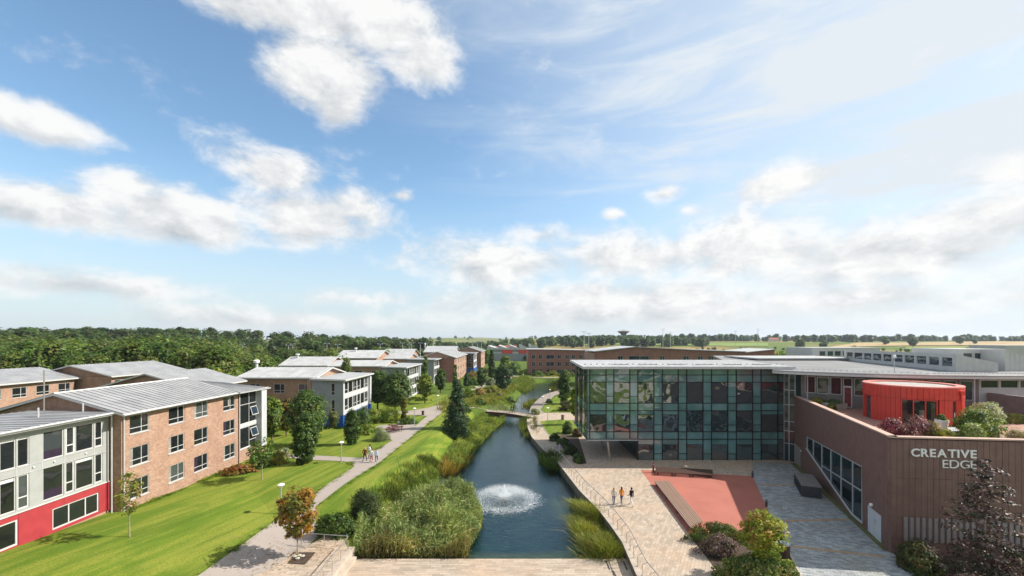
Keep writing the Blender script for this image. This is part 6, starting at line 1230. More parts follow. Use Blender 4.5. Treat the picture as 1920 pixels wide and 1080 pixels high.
ST('silver_shrub', 'white variegated rounded shrub right of the drum', 1850, 757, 42, 50, 0, [(.42, .44, .30), (.34, .38, .22), (.5, .5, .38)], n=150, per=36, seed=186, leaf=.09, depth=.9, shape='round')
ST('leafy_plant', 'bright leafy plants along the parapet by the lectern', 1822, 795, 35, 70, 0, [(.22, .28, .06), (.15, .22, .04), (.3, .33, .12)], n=110, per=28, seed=187, leaf=.09, depth=.5)
ST('box_hedge', 'yellow green clipped hedge at the right edge of the terrace', 1893, 778, 43.5, 120, 0, [(.15, .17, .025), (.11, .13, .02), (.19, .19, .03)], n=280, per=40, seed=188, leaf=.08, depth=.18, shape='column', cat='hedge')
ST('box_hedge', 'short clipped hedge just right of the drum door', 1810, 765, 45.5, 40, 0, [(.15, .17, .025), (.11, .13, .02)], n=120, per=36, seed=189, leaf=.08, depth=.3, shape='column', cat='hedge')
ST('planter_shrub', 'yellow and red foliage plant by the terrace door', 1534, 746, 54, 32, 0, [(.28, .27, .04), (.2, .22, .03), (.3, .14, .05)], n=80, per=30, seed=190, leaf=.1)
ST('planter_shrub', 'small yellow plant in the grey trough on the terrace', 1560, 757, 52, 16, 0, [(.30, .27, .04), (.14, .17, .03)], n=40, per=26, seed=191, leaf=.09)
ST('ornamental_grass', 'pale wispy grass at the right parapet', 1912, 806, 34.5, 44, 0, [(.36, .28, .14), (.26, .22, .1)], n=60, per=26, seed=192, leaf=.2, aspect=.08)

# ------------------------------------------------------------------ reeds, sedge and meadow: uncountable blades
def scatter(poly, n, rng):
    a = np.array(poly); lo, hi = a.min(0), a.max(0); out = np.zeros((0, 2))
    while len(out) < n:
        p = rng.uniform(lo, hi, (n * 2, 2)); out = np.concatenate([out, p[in_poly(p[:, 0], p[:, 1], poly)]])
    return out[:n]
def blades(name, label, poly, n, h, wid, pal, seed, base=(.22, .16, .06), lean=.3, tuft=0., zmin=None, cat='reeds', wind=(.15, -.05), hvar=.3, leafy=0, plume=None, edge=0.):
    rng = np.random.default_rng(seed); p = scatter(poly, n, rng)
    if tuft: c = scatter(poly, max(6, int(n / 60)), rng); k = rng.integers(0, len(c), n); p = c[k] + rng.normal(size=(n, 2)) * tuft
    z = Hgt(p[:, 0], p[:, 1]); z = np.maximum(z, WATER - .3) if zmin is None else np.maximum(z, zmin)
    ph = rng.uniform(0, 6.28, 12); fq = rng.uniform(.5, 2.6, (6, 2)) * rng.choice([-1, 1], (6, 2)); pn = sum(np.sin(p[:, 0] * fq[i, 0] + p[:, 1] * fq[i, 1] + ph[i]) for i in range(6)) / 6; tn = sum(np.sin(p[:, 0] * fq[i, 1] * .8 + p[:, 1] * fq[i, 0] * .7 + ph[6 + i]) for i in range(6)) / 6
    hh = (1 + .55 * pn) * h * (1 + hvar * rng.normal(size=n) * .5) * (.78 + .3 * np.sin(p[:, 0] * .9 + seed) * np.sin(p[:, 1] * .7)); hh = np.clip(hh, h * .35, h * 1.5)
    if edge:                                                # the stand is lower and rounder towards its rim
        q_ = np.array(poly); dd = np.full(n, 1e9)
        for i in range(len(q_)):
            e0, e1 = q_[i], q_[(i + 1) % len(q_)]; ev = e1 - e0; tt = np.clip(((p - e0) @ ev) / (ev @ ev), 0, 1); dd = np.minimum(dd, np.linalg.norm(p - e0 - tt[:, None] * ev, axis=1))
        hh = hh * (.5 + .5 * np.clip(dd / edge, 0, 1))
    a = rng.uniform(0, 6.28, n); L = rng.uniform(.2, 1, n) * lean * hh; dx, dy = np.cos(a) * L + wind[0] * hh, np.sin(a) * L + wind[1] * hh
    b = rng.uniform(0, 6.28, n); wx, wy = np.cos(b) * wid, np.sin(b) * wid
    if tuft: dx, dy = (p - c[k]).T / max(tuft, .01) * lean * hh * .8 + np.stack([wind[0] * hh, wind[1] * hh])
    B = np.stack([p[:, 0], p[:, 1], z], 1); M1 = B + np.stack([dx * .35, dy * .35, hh * .6], 1); T = B + np.stack([dx, dy, hh], 1); w3 = np.stack([wx, wy, wx * 0], 1)
    v = np.stack([B - w3 * .7, B + w3 * .7, M1 + w3, M1 - w3, T + w3 * .12, T - w3 * .12], 1).reshape(-1, 3); i0 = np.arange(n)[:, None] * 6
    f = np.concatenate([i0 + np.array([0, 1, 2, 3]), i0 + np.array([3, 2, 4, 5])])
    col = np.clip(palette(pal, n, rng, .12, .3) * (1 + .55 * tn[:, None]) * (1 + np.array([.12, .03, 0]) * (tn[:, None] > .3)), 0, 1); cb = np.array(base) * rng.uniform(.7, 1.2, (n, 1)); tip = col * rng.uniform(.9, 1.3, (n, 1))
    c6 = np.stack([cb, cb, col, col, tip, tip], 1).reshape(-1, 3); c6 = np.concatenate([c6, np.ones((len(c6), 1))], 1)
    if leafy:                                               # side leaves on the upper stem
        k = np.repeat(np.arange(n), leafy); t = rng.uniform(.35, 1.0, len(k))[:, None]; pt = B[k] + (T[k] - B[k]) * t + rng.normal(size=(len(k), 3)) * .06
        nr = rng.normal(size=(len(k), 3)) + np.array([0, 0, .8]); lc = np.clip(col[k] * rng.uniform(.7, 1.5, (len(k), 1)), 0, 1); lv, lf, lcc = leaf_geo(pt, nr, .2, lc, rng, .13, .02)
        f = np.concatenate([f, lf + len(v)]); v = np.concatenate([v, lv]); c6 = np.concatenate([c6, lcc])
    o = link(name, mesh_np(name, v, f, 'reed', np.clip(c6, 0, 1))); return tag(o, label, cat, kind='stuff')
nearbed = [(-12.6, 34.0), (-4.3, 33.9), (-3.2, 37), (-2.9, 41), (-3.9, 46), (-5.5, 49.5), (-8.8, 50.5), (-11.5, 46), (-13.2, 42), (-13.4, 36.5)]
blades('reed_bed', 'large grey green reed bed at the near left of the pond', nearbed, 9500, 2.45, .022, [(.18, .235, .075), (.22, .265, .09), (.145, .205, .055), (.25, .26, .105)], 201, base=(.20, .18, .06), lean=.32, edge=2.6, leafy=5, wind=(.10, -.04))
blades('reed_bed', 'reed edge with straw coloured stems along the near pond wall', [(-12.3, 33.7), (-3.7, 33.7), (-3.5, 34.8), (-12.3, 35.0)], 1600, 2.0, .022, [(.20, .19, .06), (.26, .21, .08), (.14, .16, .04)], 202, base=(.30, .21, .08), leafy=2)
bandp = [(-7.6, 56.5), (-6.2, 60), (-5.8, 66), (-4.9, 74), (-3.2, 84), (-1.4, 92), (-2.5, 98.5), (-7.2, 94), (-8.2, 86), (-8.6, 78), (-9.4, 70), (-9.6, 62)]
blades('reed_band', 'tall green reeds lining the left bank up to the bridge', bandp, 8000, 1.55, .03, [(.20, .255, .045), (.25, .28, .055), (.165, .225, .04)], 203, base=(.20, .22, .05), lean=.3, leafy=3)
blades('sedge', 'orange brown sedge at the narrow of the left bank', [(-8.9, 55), (-7.4, 55.5), (-6.6, 61), (-7.2, 64), (-9.5, 62)], 1800, 1.3, .025, [(.30, .20, .04), (.34, .24, .05), (.22, .19, .04)], 204, base=(.25, .16, .05), tuft=.4)
rsed = [(6.0, 33.7), (8.5, 33.7), (8.9, 36), (8.4, 41.0), (7.8, 44.6), (6.7, 44.5), (6.2, 40)]
blades('sedge', 'arching yellow green sedge below the right coping', rsed, 9000, .95, .018, [(.17, .205, .03), (.23, .23, .035), (.12, .17, .025), (.30, .26, .06)], 205, base=(.10, .12, .025), lean=.55, tuft=.42, zmin=-.85, wind=(-.12, -.12))
blades('sedge', 'green rush clump halfway along the right wall', [(5.0, 57), (6.5, 56), (6.3, 61), (5.4, 64), (4.4, 62)], 2600, 1.5, .025, [(.07, .12, .025), (.10, .15, .03)], 206, base=(.06, .09, .02), lean=.45, tuft=.4, zmin=-.9)
blades('sedge', 'rush strip below the path at the right end of bridge', [(3.3, 74), (4.0, 74), (3.8, 92), (1.9, 92), (2.2, 82)], 2600, 1.2, .03, [(.15, .18, .03), (.10, .14, .025)], 207, tuft=.5, zmin=-.9)
blades('reed_island', 'rounded reed island in the upper pond', [tuple(P(a, b, WATER).xy) for a, b in ((957, 722), (962, 716), (985, 714), (1003, 718), (1003, 727), (985, 737), (966, 736), (957, 730))], 4200, 1.5, .07, [(.17, .22, .045), (.21, .24, .055)], 208, lean=.3, base=(.16, .17, .04))
blades('sedge', 'yellow sedge on the pond edge behind the bridge', [tuple(P(a, b, WATER).xy) for a, b in ((984, 765), (992, 754), (1006, 749), (1004, 757), (996, 768))], 1800, 1.1, .05, [(.22, .22, .04), (.17, .19, .035)], 209, tuft=.5)
blades('sedge', 'reeds on the far right shore by the upright oak', [tuple(P(a, b, WATER).xy) for a, b in ((1030, 734), (1035, 722), (1052, 716), (1062, 722), (1050, 732))], 2400, 2.0, .07, [(.18, .19, .04), (.13, .16, .03)], 210, tuft=.6)
meadow = [(-14.2, 88), (-11, 95), (-5, 101), (-1.2, 105), (-1.6, 116), (-1.2, 130), (2.4, 145), (0, 150), (-8, 140), (-14, 122), (-17, 104)]
blades('meadow', 'flowering meadow grass on the bank above the bridge', meadow, 16000, .75, .045, [(.20, .255, .045), (.25, .275, .05), (.29, .26, .07), (.17, .23, .035), (.27, .19, .06)], 211, tuft=.7, base=(.13, .15, .03), cat='grass')
blades('bank_grass', 'long grass along the shoulder of the near bank', [(-15.5, 36), (-13.0, 36), (-12.6, 44), (-9.8, 51.5), (-9.4, 58), (-11.2, 58), (-13.5, 48)], 6000, .7, .022, [(.11, .16, .022), (.15, .19, .03), (.10, .13, .03)], 212, tuft=.35, base=(.08, .11, .02), cat='grass')
S('bank_shrub', 'dark leafy shrub between the front paving and the reeds', 628, 1004, 92, 40, MG + DG, n=150, per=36, seed=213, leaf=.11, depth=.5)
S('bank_shrub', 'yellow leaved small shrub behind the step railing', 640, 1000, 32, 34, YG + LG, n=60, per=30, seed=214, leaf=.11, depth=.6)
S('bank_shrub', 'tall dark willow shrub at the left end of the reed bed', 684, 985, 66, 62, [(.06, .09, .03), (.08, .11, .035), (.05, .075, .025)], n=150, per=40, seed=215, leaf=.13, aspect=.2, depth=.8, shape='egg')
S('ornamental_grass', 'fountain shaped ornamental grass at the path edge', 715, 826, 38, 24, [(.20, .24, .11), (.26, .28, .15), (.15, .19, .08)], n=80, per=34, seed=216, leaf=.32, aspect=.05, rc=.5)
plain('zinc', (.42, .46, .50, 1), .4, .4)
plain('green_steel', (.12, .25, .20, 1), .5, .2); plain('bridge_deck', (.34, .275, .215, 1), .8, var=.15, rndv=.3)
# ------------------------------------------------------------------ railings, bridge
def resample(pts, step):
    pts = [Vector(p) for p in pts]; out = [pts[0]]; acc = 0
    for a, b in zip(pts[:-1], pts[1:]):
        L = (b - a).length; d = (b - a) / L if L else Vector(); t = step - acc
        while t <= L: out.append(a + d * t); t += step
        acc = (acc + L) % step
    return out
def chain_z(pts, z): return [Vector((p[0], p[1], z)) for p in pts]
rl = thing('railing', 'curving steel handrail on cranked posts along the pond coping', 'railing', (9, 34, 0))
line = [Vector((p[0] + .32, p[1], 0)) for p in R_EDGE[:9]]; ps = resample(line, 1.22); off = Vector((.28, -.05, 0))
for p in ps:
    mb = MB(); mb.tube([p + Vector((0, 0, .05)), p + Vector((0, 0, .85)), p + off + Vector((0, 0, .98)), p + off + Vector((0, 0, 1.05))], .026, 6); mb.build('post', 'steel', rl)
    mb = MB(); mb.lathe([(.07, .05), (.07, .075), (.03, .08)], 8, p); mb.build('post_foot', 'steel', rl)
mb = MB(); mb.tube([p + off + Vector((0, 0, 1.08)) for p in ps], .032, 8); mb.build('handrail', 'steel', rl)
rl = thing('railing', 'sloping steel handrail beside the front steps at lower left', 'railing', (-12.7, 30, 0))
A, B = Vector((-12.72, 33.5, 1.05)), Vector((-12.72, 22, 1.0))
for i in range(8):
    p = Vector((-12.75, 33.2 - i * 1.45, .1)); mb = MB(); mb.tube([p, p + Vector((0, 0, .78)), p + Vector((-.12, 0, .93))], .028, 6); mb.build('post', 'steel', rl)
mb = MB(); mb.tube([(-12.87, 33.5, 1.06), (-12.87, 21, 1.06)], .035, 8); mb.build('handrail', 'steel', rl)
rl = thing('railing', 'short level handrail in front of the bank shrubs at lower left', 'railing', (-15, 33.9, 0)); zz_ = H1(-14, 33.9)
mb = MB(); mb.tube([(-16.9, 34.0, zz_ + 1.05), (-12.9, 33.6, 1.08)], .03, 8); mb.build('handrail', 'steel', rl)
for x in (-16.7, -14.9, -13.1): mb = MB(); mb.tube([(x, 33.85, H1(x, 33.8)), (x, 33.85, H1(x, 33.8) + 1.0)], .026, 6); mb.build('post', 'steel', rl)
br = thing('footbridge', 'timber decked footbridge with slim rails across the pond', 'bridge', (0, 96, 0))
A, B = P(914, 770, .75), P(1006, 782.5, .03); d = (B - A).normalized(); n = Vector((-d.y, d.x, 0)).normalized(); L = (B - A).length
def BP(s, o, z, A=A, B=B, n=n, L=L): f = s / L; p = A.lerp(B, f); q = p + n * o; return Vector((q.x, q.y, p.z + z + .22 * math.sin(math.pi * f)))
LBR = L; k = int(L / .3)
for i in range(k):
    a, b = L * i / k + .008, L * (i + 1) / k - .008; mb = MB(); mb.hexa([BP(a, -1.2, 0), BP(b, -1.2, 0), BP(b, 1.2, 0), BP(a, 1.2, 0)], [BP(a, -1.2, .06), BP(b, -1.2, .06), BP(b, 1.2, .06), BP(a, 1.2, .06)]); mb.build('deck_plank', 'bridge_deck' if True else '', br)
for o in (-1.1, 1.1):
    mb = MB(); mb.hexa([BP(0, o - .08, -.45), BP(L, o - .08, -.45), BP(L, o + .08, -.45), BP(0, o + .08, -.45)], [BP(0, o - .08, -.01), BP(L, o - .08, -.01), BP(L, o + .08, -.01), BP(0, o + .08, -.01)]); mb.build('beam', 'dark_timber', br)
    for i in range(9): s = L * (i + .1) / 8.3; mb = MB(); mb.tube([BP(s, o, .0), BP(s, o, 1.15)], .04, 6); mb.build('rail_post', 'steel', br)
    for h in (1.15, .75, .4): mb = MB(); mb.tube([BP(L * j / 10, o, h) for j in range(11)], .03 if h > 1 else .015, 6); mb.build('handrail' if h > 1 else 'wire', 'steel', br)
# ------------------------------------------------------------------ lamps
def lamp_post(label, loc, h, group='path lamps'):
    t = thing('lamp_post', label, 'lamp post', loc, 0, group); mb = MB(); mb.lathe([(.13, 0), (.13, .04), (.075, .06), (.07, .7), (.05, .75), (.045, h - .25)], 10); link('pole', mb.mesh('pole', 'lamp_metal'), t, (0, 0, 0))
    mb = MB(); mb.lathe([(.05, h - .25), (.12, h - .18), (.16, h - .05), (.15, h - .02)], 12); link('lantern', mb.mesh('lantern', 'lamp_head'), t, (0, 0, 0))
    mb = MB(); mb.lathe([(.15, h - .02), (.30, h), (.32, h + .05), (.18, h + .14), (.04, h + .18)], 14); link('lamp_shade', mb.mesh('lamp_shade', 'lamp_head'), t, (0, 0, 0)); return t
for px, py, top, lb in ((527, 964, 908, 'path lamp behind the orange maple'), (640, 867, 828, 'path lamp at the junction by the walking group'), (777, 800, 765, 'tall path lamp beside the picnic terrace'), (821, 764, 741, 'path lamp on the lawn beyond the crossing'), (1027, 789, 764, 'lamp on the lawn edge by the bridge landing'), (1018, 763, 743, 'nearer lamp on the pondside path'), (1031, 745, 730, 'further lamp on the pondside path'), (981, 712, 702, 'small lamp on the far shore')):
    p = G(px, py) if px < 960 else P(px, py, .0); lamp_post(lb, tuple(p), max((py - top) * p.y / FOC - .15, 2.2))
t = thing('lamp_post', 'roof lamp on a thin pole behind the red drum', 'lamp post', (Xat(1677, 52.5), 52.5, 12.4)); mb = MB(); mb.lathe([(.04, 0), (.03, 1.9)], 8); link('pole', mb.mesh('pole', 'lamp_metal'), t, (0, 0, 0)); mb = MB(); mb.lathe([(.05, 1.9), (.18, 2.0), (.16, 2.2), (.05, 2.35)], 10); link('lantern', mb.mesh('lantern', 'lamp_head'), t, (0, 0, 0))
def mast(label, px, Y, top, group='floodlight masts', heads=2, r=.2):
    x = Xat(px, Y); zb = H1(x, Y); zt = CAM_H - (top - HOR) * Y / FOC; t = thing('floodlight_mast', label, 'mast', (x, Y, zb), 0, group); mb = MB(); h = zt - zb; mb.lathe([(r * 1.6, 0), (r, h * .5), (r * .6, h)], 8); link('pole', mb.mesh('pole', 'mast_metal'), t, (0, 0, 0))
    mb = MB(); mb.box(-1.3, 1.3, -.08, .08, h - .2, h); link('crossarm', mb.mesh('crossarm', 'mast_metal'), t, (0, 0, 0))
    for i in range(heads): xx = -1.1 + 2.2 * i / max(heads - 1, 1); mb = MB(); mb.hexa([(xx - .25, -.4, h - .1), (xx + .25, -.4, h - .1), (xx + .25, .1, h + .0), (xx - .25, .1, h + .0)], [(xx - .25, -.4, h + .12), (xx + .25, -.4, h + .12), (xx + .25, .1, h + .25), (xx - .25, .1, h + .25)]); link('floodlight', mb.mesh('floodlight', 'zinc'), t, (0, 0, 0))
MB_ = [(171, 175, 652, 'mast standing in the tree belt far left'), (454, 215, 646, 'mast in the trees left of the blue based residence'), (541, 215, 647, 'left of the close pair of masts'), (549, 225, 645, 'right of the close pair of masts'), (613, 215, 644, 'mast above the long white roof'), (633, 215, 646, 'mast right of the long white roof'), (713, 215, 645, 'mast above the third residence'), (755, 260, 643, 'mast over the small white roof'), (767, 262, 646, 'short mast beside the small white roof'), (772, 255, 643, 'mast close right of the short one'), (788, 260, 643, 'mast left of the broad white roof'), (801, 270, 643, 'thin mast above the broad white roof'), (813, 280, 644, 'mast right above the broad white roof'), (886, 330, 642, 'left mast above the last brick gable'), (895, 340, 643, 'middle mast above the last brick gable'), (903, 330, 641, 'right mast above the last brick gable'), (1095, 260, 622, 'tall twin mast left at the brick link'), (1104, 270, 625, 'tall twin mast right at the brick link'), (1243, 330, 617, 'tallest mast right of the disc tower'), (1257, 345, 624, 'mast right of the tallest one'), (1379, 360, 621, 'mast above the long brick hall right end'), (1421, 350, 617, 'mast above the brick end wing')]
for px, Y, top, lb in MB_: mast('floodlight ' + lb, px, Y, top)
# disc shaped tower on the knoll
Y = 905.; x = Xat(1169, Y); zb = H1(x, Y); zt = CAM_H - (619.5 - HOR) * Y / FOC; t = thing('disc_tower', 'dark dish shaped tower rising above the knoll trees', 'tower', (x, Y, zb)); h = zt - zb; r = 11 * Y / FOC
mb = MB(); mb.lathe([(5, 0), (3.6, h * .35), (4.2, h * .62)], 20); link('stem', mb.mesh('stem', 'far_wall'), t, (0, 0, 0)); mb = MB(); mb.lathe([(4.2, h * .6), (r * .6, h * .76), (r, h * .88), (r, h * .93), (r * .5, h * .985), (2, h)], 28); link('dish', mb.mesh('dish', 'plinth_grey'), t, (0, 0, 0)); mb = MB(); mb.lathe([(.3, h), (.15, h + 4)], 6); link('aerial', mb.mesh('aerial', 'mast_metal'), t, (0, 0, 0))
t = thing('play_cage', 'small green steel court cage in the field behind the brick hall', 'cage', (Xat(1333, 245), 245, H1(Xat(1333, 245), 245) + 6))
for i in range(7):
    mb = MB(); mb.tube([(-3 + i, 0, -8), (-3 + i, 0, 3.6)], .09, 5); link('bar', mb.mesh('bar', 'green_steel'), t, (0, 0, 0))
for z in (1.2, 3.5): mb = MB(); mb.tube([(-3, 0, z), (3, 0, z)], .1, 5); link('rail', mb.mesh('rail', 'green_steel'), t, (0, 0, 0))
# ------------------------------------------------------------------ benches, bins, boxes
def deck_bench(label, c0, c1, c2, c3, z, nsl, m, legs=True):
    """slatted platform bench between four plan corners; slats run from side c0-c1 to c3-c2"""
    t = thing('slatted_bench', label, 'bench', (c0.x, c0.y, 0))
    for i in range(nsl):
        a, b = (i + .16) / nsl, (i + .84) / nsl; mb = MB(); q = [c0.lerp(c1, a), c0.lerp(c1, b), c3.lerp(c2, b), c3.lerp(c2, a)]; mb.hexa([v + Vector((0, 0, z - .06)) for v in q], [v + Vector((0, 0, z)) for v in q]); mb.build('slat', m, t)
    for f in (.04, .35, .66, .96):
        a, b = c0.lerp(c3, f), c1.lerp(c2, f); s = (c3 - c0).normalized() * .06; mb = MB(); mb.hexa([a - s, b - s, b + s, a + s], [v + Vector((0, 0, z - .065)) for v in (a - s, b - s, b + s, a + s)]) if False else None
        for e in (.12, .88):
            p = a.lerp(b, e); mb = MB(); mb.box(p.x - .06, p.x + .06, p.y - .06, p.y + .06, .0, z - .16); mb.build('leg', 'dark_metal', t)
        mb = MB(); mb.hexa([v + Vector((0, 0, z - .16)) for v in (a - s, b - s, b + s, a + s)], [v + Vector((0, 0, z - .065)) for v in (a - s, b - s, b + s, a + s)]); mb.build('bearer', 'dark_metal', t)
    return t
z = .45; deck_bench('long timber slatted bench along the left of the red court', *[P(a, b, z).copy().xy.to_3d() for a, b in ((1226, 901), (1254, 901), (1318, 976), (1296, 991))], z, 9, 'timber')
t2 = deck_bench('dark slatted bench at the back of the red court', *[P(a, b, z).copy().xy.to_3d() for a, b in ((1229, 884.5), (1229, 874.5), (1336, 880), (1337, 890.5))], z, 6, 'dark_timber')
def bollard(label, px, py, hpx, m='dark_metal', r=.11):
    p = P(px, py, 0); h = hpx * p.y / FOC; t = thing('bollard', label, 'bollard', tuple(p), group='low bollards round the court'); mb = MB(); mb.lathe([(r, 0), (r, h * .82)], 10); link('body', mb.mesh('body', m), t, (0, 0, 0)); mb = MB(); mb.lathe([(r * .8, h * .82), (r * .8, h * .9)], 10); link('light_band', mb.mesh('light_band', 'gutter'), t, (0, 0, 0)); mb = MB(); mb.lathe([(r * 1.05, h * .9), (r * 1.05, h), (r * .5, h * 1.02)], 10); link('cap', mb.mesh('cap', m), t, (0, 0, 0))
bollard('bollard light at the far right corner of the red court', 1411, 895, 12); bollard('bollard light halfway down the right of the red court', 1437, 950, 13); bollard('rust red bollard at the left end of the dark bench', 1225, 886, 18, 'dark_red'); bollard('small bollard light in the narrow bed by the glass corner', 1081, 861, 9)
def bin_(label, px, py, hpx, wpx, lid='dark_metal', body='timber', g=False):
    p = G(px, py) if g else P(px, py, 0); s = p.y / FOC; h = hpx * s; r = wpx * s / 2; t = thing('litter_bin', label, 'bin', tuple(p), group='litter bins'); mb = MB(); mb.lathe([(r * .82, 0), (r * .82, h * .86)], 18); link('liner', mb.mesh('liner', 'dark_metal'), t, (0, 0, 0))
    for i in range(20):
        a = 2 * math.pi * i / 20; mb = MB(); w = r * .13; mb.box(r * .83, r * .95, -w, w, .04, h * .84); me = mb.mesh('slat', body); link('slat', me, t, (0, 0, 0), (0, 0, a))
    mb = MB(); mb.lathe([(r, h * .86), (r * 1.02, h * .9), (r * 1.02, h * .97), (r * .5, h)], 20); link('lid', mb.mesh('lid', lid), t, (0, 0, 0))
plain('zinc', (.42, .46, .50, 1), .4, .4)
bin_('timber slatted litter bin with grey lid at the front bed', 1472, 1052, 36, 17, 'zinc', 'dark_timber'); bin_('brown bin on the lawn edge left of the lime tree', 1055, 787.5, 9.5, 6, 'dark_timber', 'timber'); bin_('dark bin on the path right of the lime tree', 1085, 787.5, 9, 6); bin_('brown bin on the path crossing beyond the picnic terrace', 793, 779, 9, 5, 'dark_timber', 'dark_timber', True)
def cabinets():
    t = thing('bin_store', 'row of dark louvred storage boxes against the brown wall', 'storage box', tuple(P(1518, 925, 0))); p0, p1 = P(1503, 931, 0), P(1489, 905, 0); d = (p1 - p0).normalized(); n = Vector((d.y, -d.x, 0)); 
    if n.x < 0: n = -n
    L = (p1 - p0).length; k = 3; h = 1.15
    for i in range(k):
        a, b = p0 + d * (L * i / k + .02), p0 + d * (L * (i + 1) / k - .02); mb = MB(); q4 = [a, b, b + n * 1.75, a + n * 1.75]; mb.prism([tuple(v.xy) for v in q4], .02, h); mb.build('cabinet', 'dark_metal', t)
        mb = MB(); q5 = [a - d * .02 - n * .03, b + d * .01 - n * .03, b + d * .01 + n * 1.8, a - d * .02 + n * 1.8]; mb.prism([tuple(v.xy) for v in q5], h, h + .05); mb.build('lid', 'plinth_grey', t)
        for j in range(5): mb = MB(); e = n * .02; c, g = a + d * .06, b - d * .06; mb.hexa([c - e, g - e, g, c], [v + Vector((0, 0, .07)) for v in (c - e, g - e, g, c)]); me = mb.mesh('louvre', 'black_rubber'); me.transform(Matrix.Translation((0, 0, .2 + j * .17))); link('louvre', me, t)
cabinets()
def picnic(label, px, py, rz):
    p = G(px, py); t = thing('picnic_table', label, 'picnic table', (p.x, p.y, p.z + .05), rz, 'red brown picnic tables')
    for i in range(5): mb = MB(); mb.box(-.9, .9, -.36 + i * .145, -.36 + i * .145 + .13, .70, .75); link('top_plank', mb.mesh('top_plank', 'picnic_wood'), t, (0, 0, 0))
    for y in (-.78, .62): mb = MB(); mb.box(-.9, .9, y, y + .2, .42, .46); link('seat', mb.mesh('seat', 'picnic_wood'), t, (0, 0, 0))
    for x in (-.6, .6):
        for s in (-1, 1): mb = MB(); mb.tube([(x, s * .66, 0), (x, s * .22, .70)], .05, 5); link('leg', mb.mesh('leg', 'picnic_wood'), t, (0, 0, 0))
        mb = MB(); mb.box(x - .03, x + .03, -.76, .80, .36, .42); link('crossbar', mb.mesh('crossbar', 'picnic_wood'), t, (0, 0, 0))
plain('picnic_wood', (.11, .035, .03, 1), .7, var=.2)
picnic('left picnic table on the terrace', 733, 812, .7); picnic('rear picnic table on the terrace', 737, 806, -.4); picnic('right picnic table on the terrace', 746, 809, .3)
A, B = G(745, 797), G(775, 796); mb = MB(); mb.hexa([A, B, B + Vector((0, .3, 0)), A + Vector((0, .3, 0))], [A + Vector((0, 0, .55)), B + Vector((0, 0, .55)), B + Vector((0, .3, .55)), A + Vector((0, .3, .55))]); tag(mb.build('garden_wall', 'concrete'), 'low concrete wall behind the picnic tables', 'wall')
# tree pit, planters, posts, rocks, dishes
p = G(558, 1050); mb = MB(); mb.box(p.x - .95, p.x + .95, p.y - .85, p.y + .85, p.z + .06, p.z + .125); tag(mb.build('tree_pit', 'soil'), 'square soil pit at the foot of the orange maple', 'tree pit')
for i, (dx, dy) in enumerate(((-.25, .1), (.1, -.2), (.3, .15), (0, .25))):
    mb = MB(); r_ = random.Random(i); mb.lathe([(.03, 0), (.16, .03), (.18, .09), (.05, .14)], 7, (p.x + dx, p.y + dy, p.z + .12)); tag(mb.build('stone', 'rock'), ['left stone at the maple foot', 'front stone at the maple foot', 'right stone at the maple foot', 'back stone at the maple foot'][i], 'stone')
def planter(label, px, Y, w, h, m, shape='pot'):
    t = thing('planter', label, 'planter', (Xat(px, Y), Y, TF)); mb = MB()
    if shape == 'pot': mb.lathe([(w * .36, 0), (w * .46, h * .8), (w * .5, h * .82), (w * .5, h), (w * .42, h), (w * .40, h * .9)], 14)
    else: mb.hexa([(-w / 2, -.3, 0), (w / 2, -.3, 0), (w / 2, .3, 0), (-w / 2, .3, 0)], [(-w * .56, -.36, h), (w * .56, -.36, h), (w * .56, .36, h), (-w * .56, .36, h)])
    link('pot', mb.mesh('pot', m), t, (0, 0, 0)); v, f, c = crown_geo(h * .5, w * .9, 'dome', MG, 30, 24, .07, 400 + px)[0]; link('foliage', mesh_np('foliage', v, f, 'leaf', c), t, (0, 0, h * .95))
planter('white planter with a clipped ball beside the drum window', 1766, 39.5, 1.0, 1.15, 'lamp_head'); planter('grey concrete trough on the terrace by the door', 1565, 52.6, 2.4, .75, 'concrete', 'trough')
t = thing('lectern', 'small grey interpretation lectern at the parapet', 'sign', (Xat(1787, 35.4), 35.4, TF)); mb = MB(); mb.tube([(0, 0, 0), (0, 0, 1.0)], .05, 6); link('post', mb.mesh('post', 'dark_metal'), t, (0, 0, 0)); mb = MB(); mb.hexa([(-.35, -.25, .98), (.35, -.25, .98), (.35, .2, 1.2), (-.35, .2, 1.2)], [(-.35, -.27, 1.02), (.35, -.27, 1.02), (.35, .18, 1.24), (-.35, .18, 1.24)]); link('panel', mb.mesh('panel', 'dark_metal'), t, (0, 0, 0))
t = thing('satellite_dish', 'grey dish with lattice aerial on the far left roof', 'satellite dish', (-58.2, 47.2, 9.9)); mb = MB(); mb.tube([(0, 0, -1.5), (0, 0, .1)], .05, 6); link('bracket', mb.mesh('bracket', 'mast_metal'), t, (0, 0, 0)); mb = MB(); mb.lathe([(.05, .0), (.4, .06), (.62, .16), (.60, .18), (.38, .1)], 16); me = mb.mesh('dish', 'plinth_grey'); me.transform(Matrix.Translation((.15, 0, 0)) @ Matrix.Rotation(R(80), 4, 'Y')); link('dish', me, t, (0, 0, 0))
def roof_unit(label, px, Y, z, h):
    t = thing('roof_cowl', label, 'roof cowl', (Xat(px, Y), Y, z), group='roof cowls'); mb = MB(); mb.lathe([(.3, -1.5), (.26, h * .6)], 10); link('stack', mb.mesh('stack', 'mast_metal'), t, (0, 0, 0)); mb = MB(); mb.lathe([(.5, h * .55), (.55, h * .9), (.3, h)], 12); link('cowl', mb.mesh('cowl', 'lamp_head'), t, (0, 0, 0))
roof_unit('pale cowl behind the roof of the blue based residence', 481, 83, 11.4, 1.3); roof_unit('pale cowl on the distant small white roof', 797, 236, 13.2, 1.6); roof_unit('white cowl on the long low roof', 558, 117, 12, .8); roof_unit('round cowl right of the long low roof', 667, 150, 13, .9)
mb = MB()
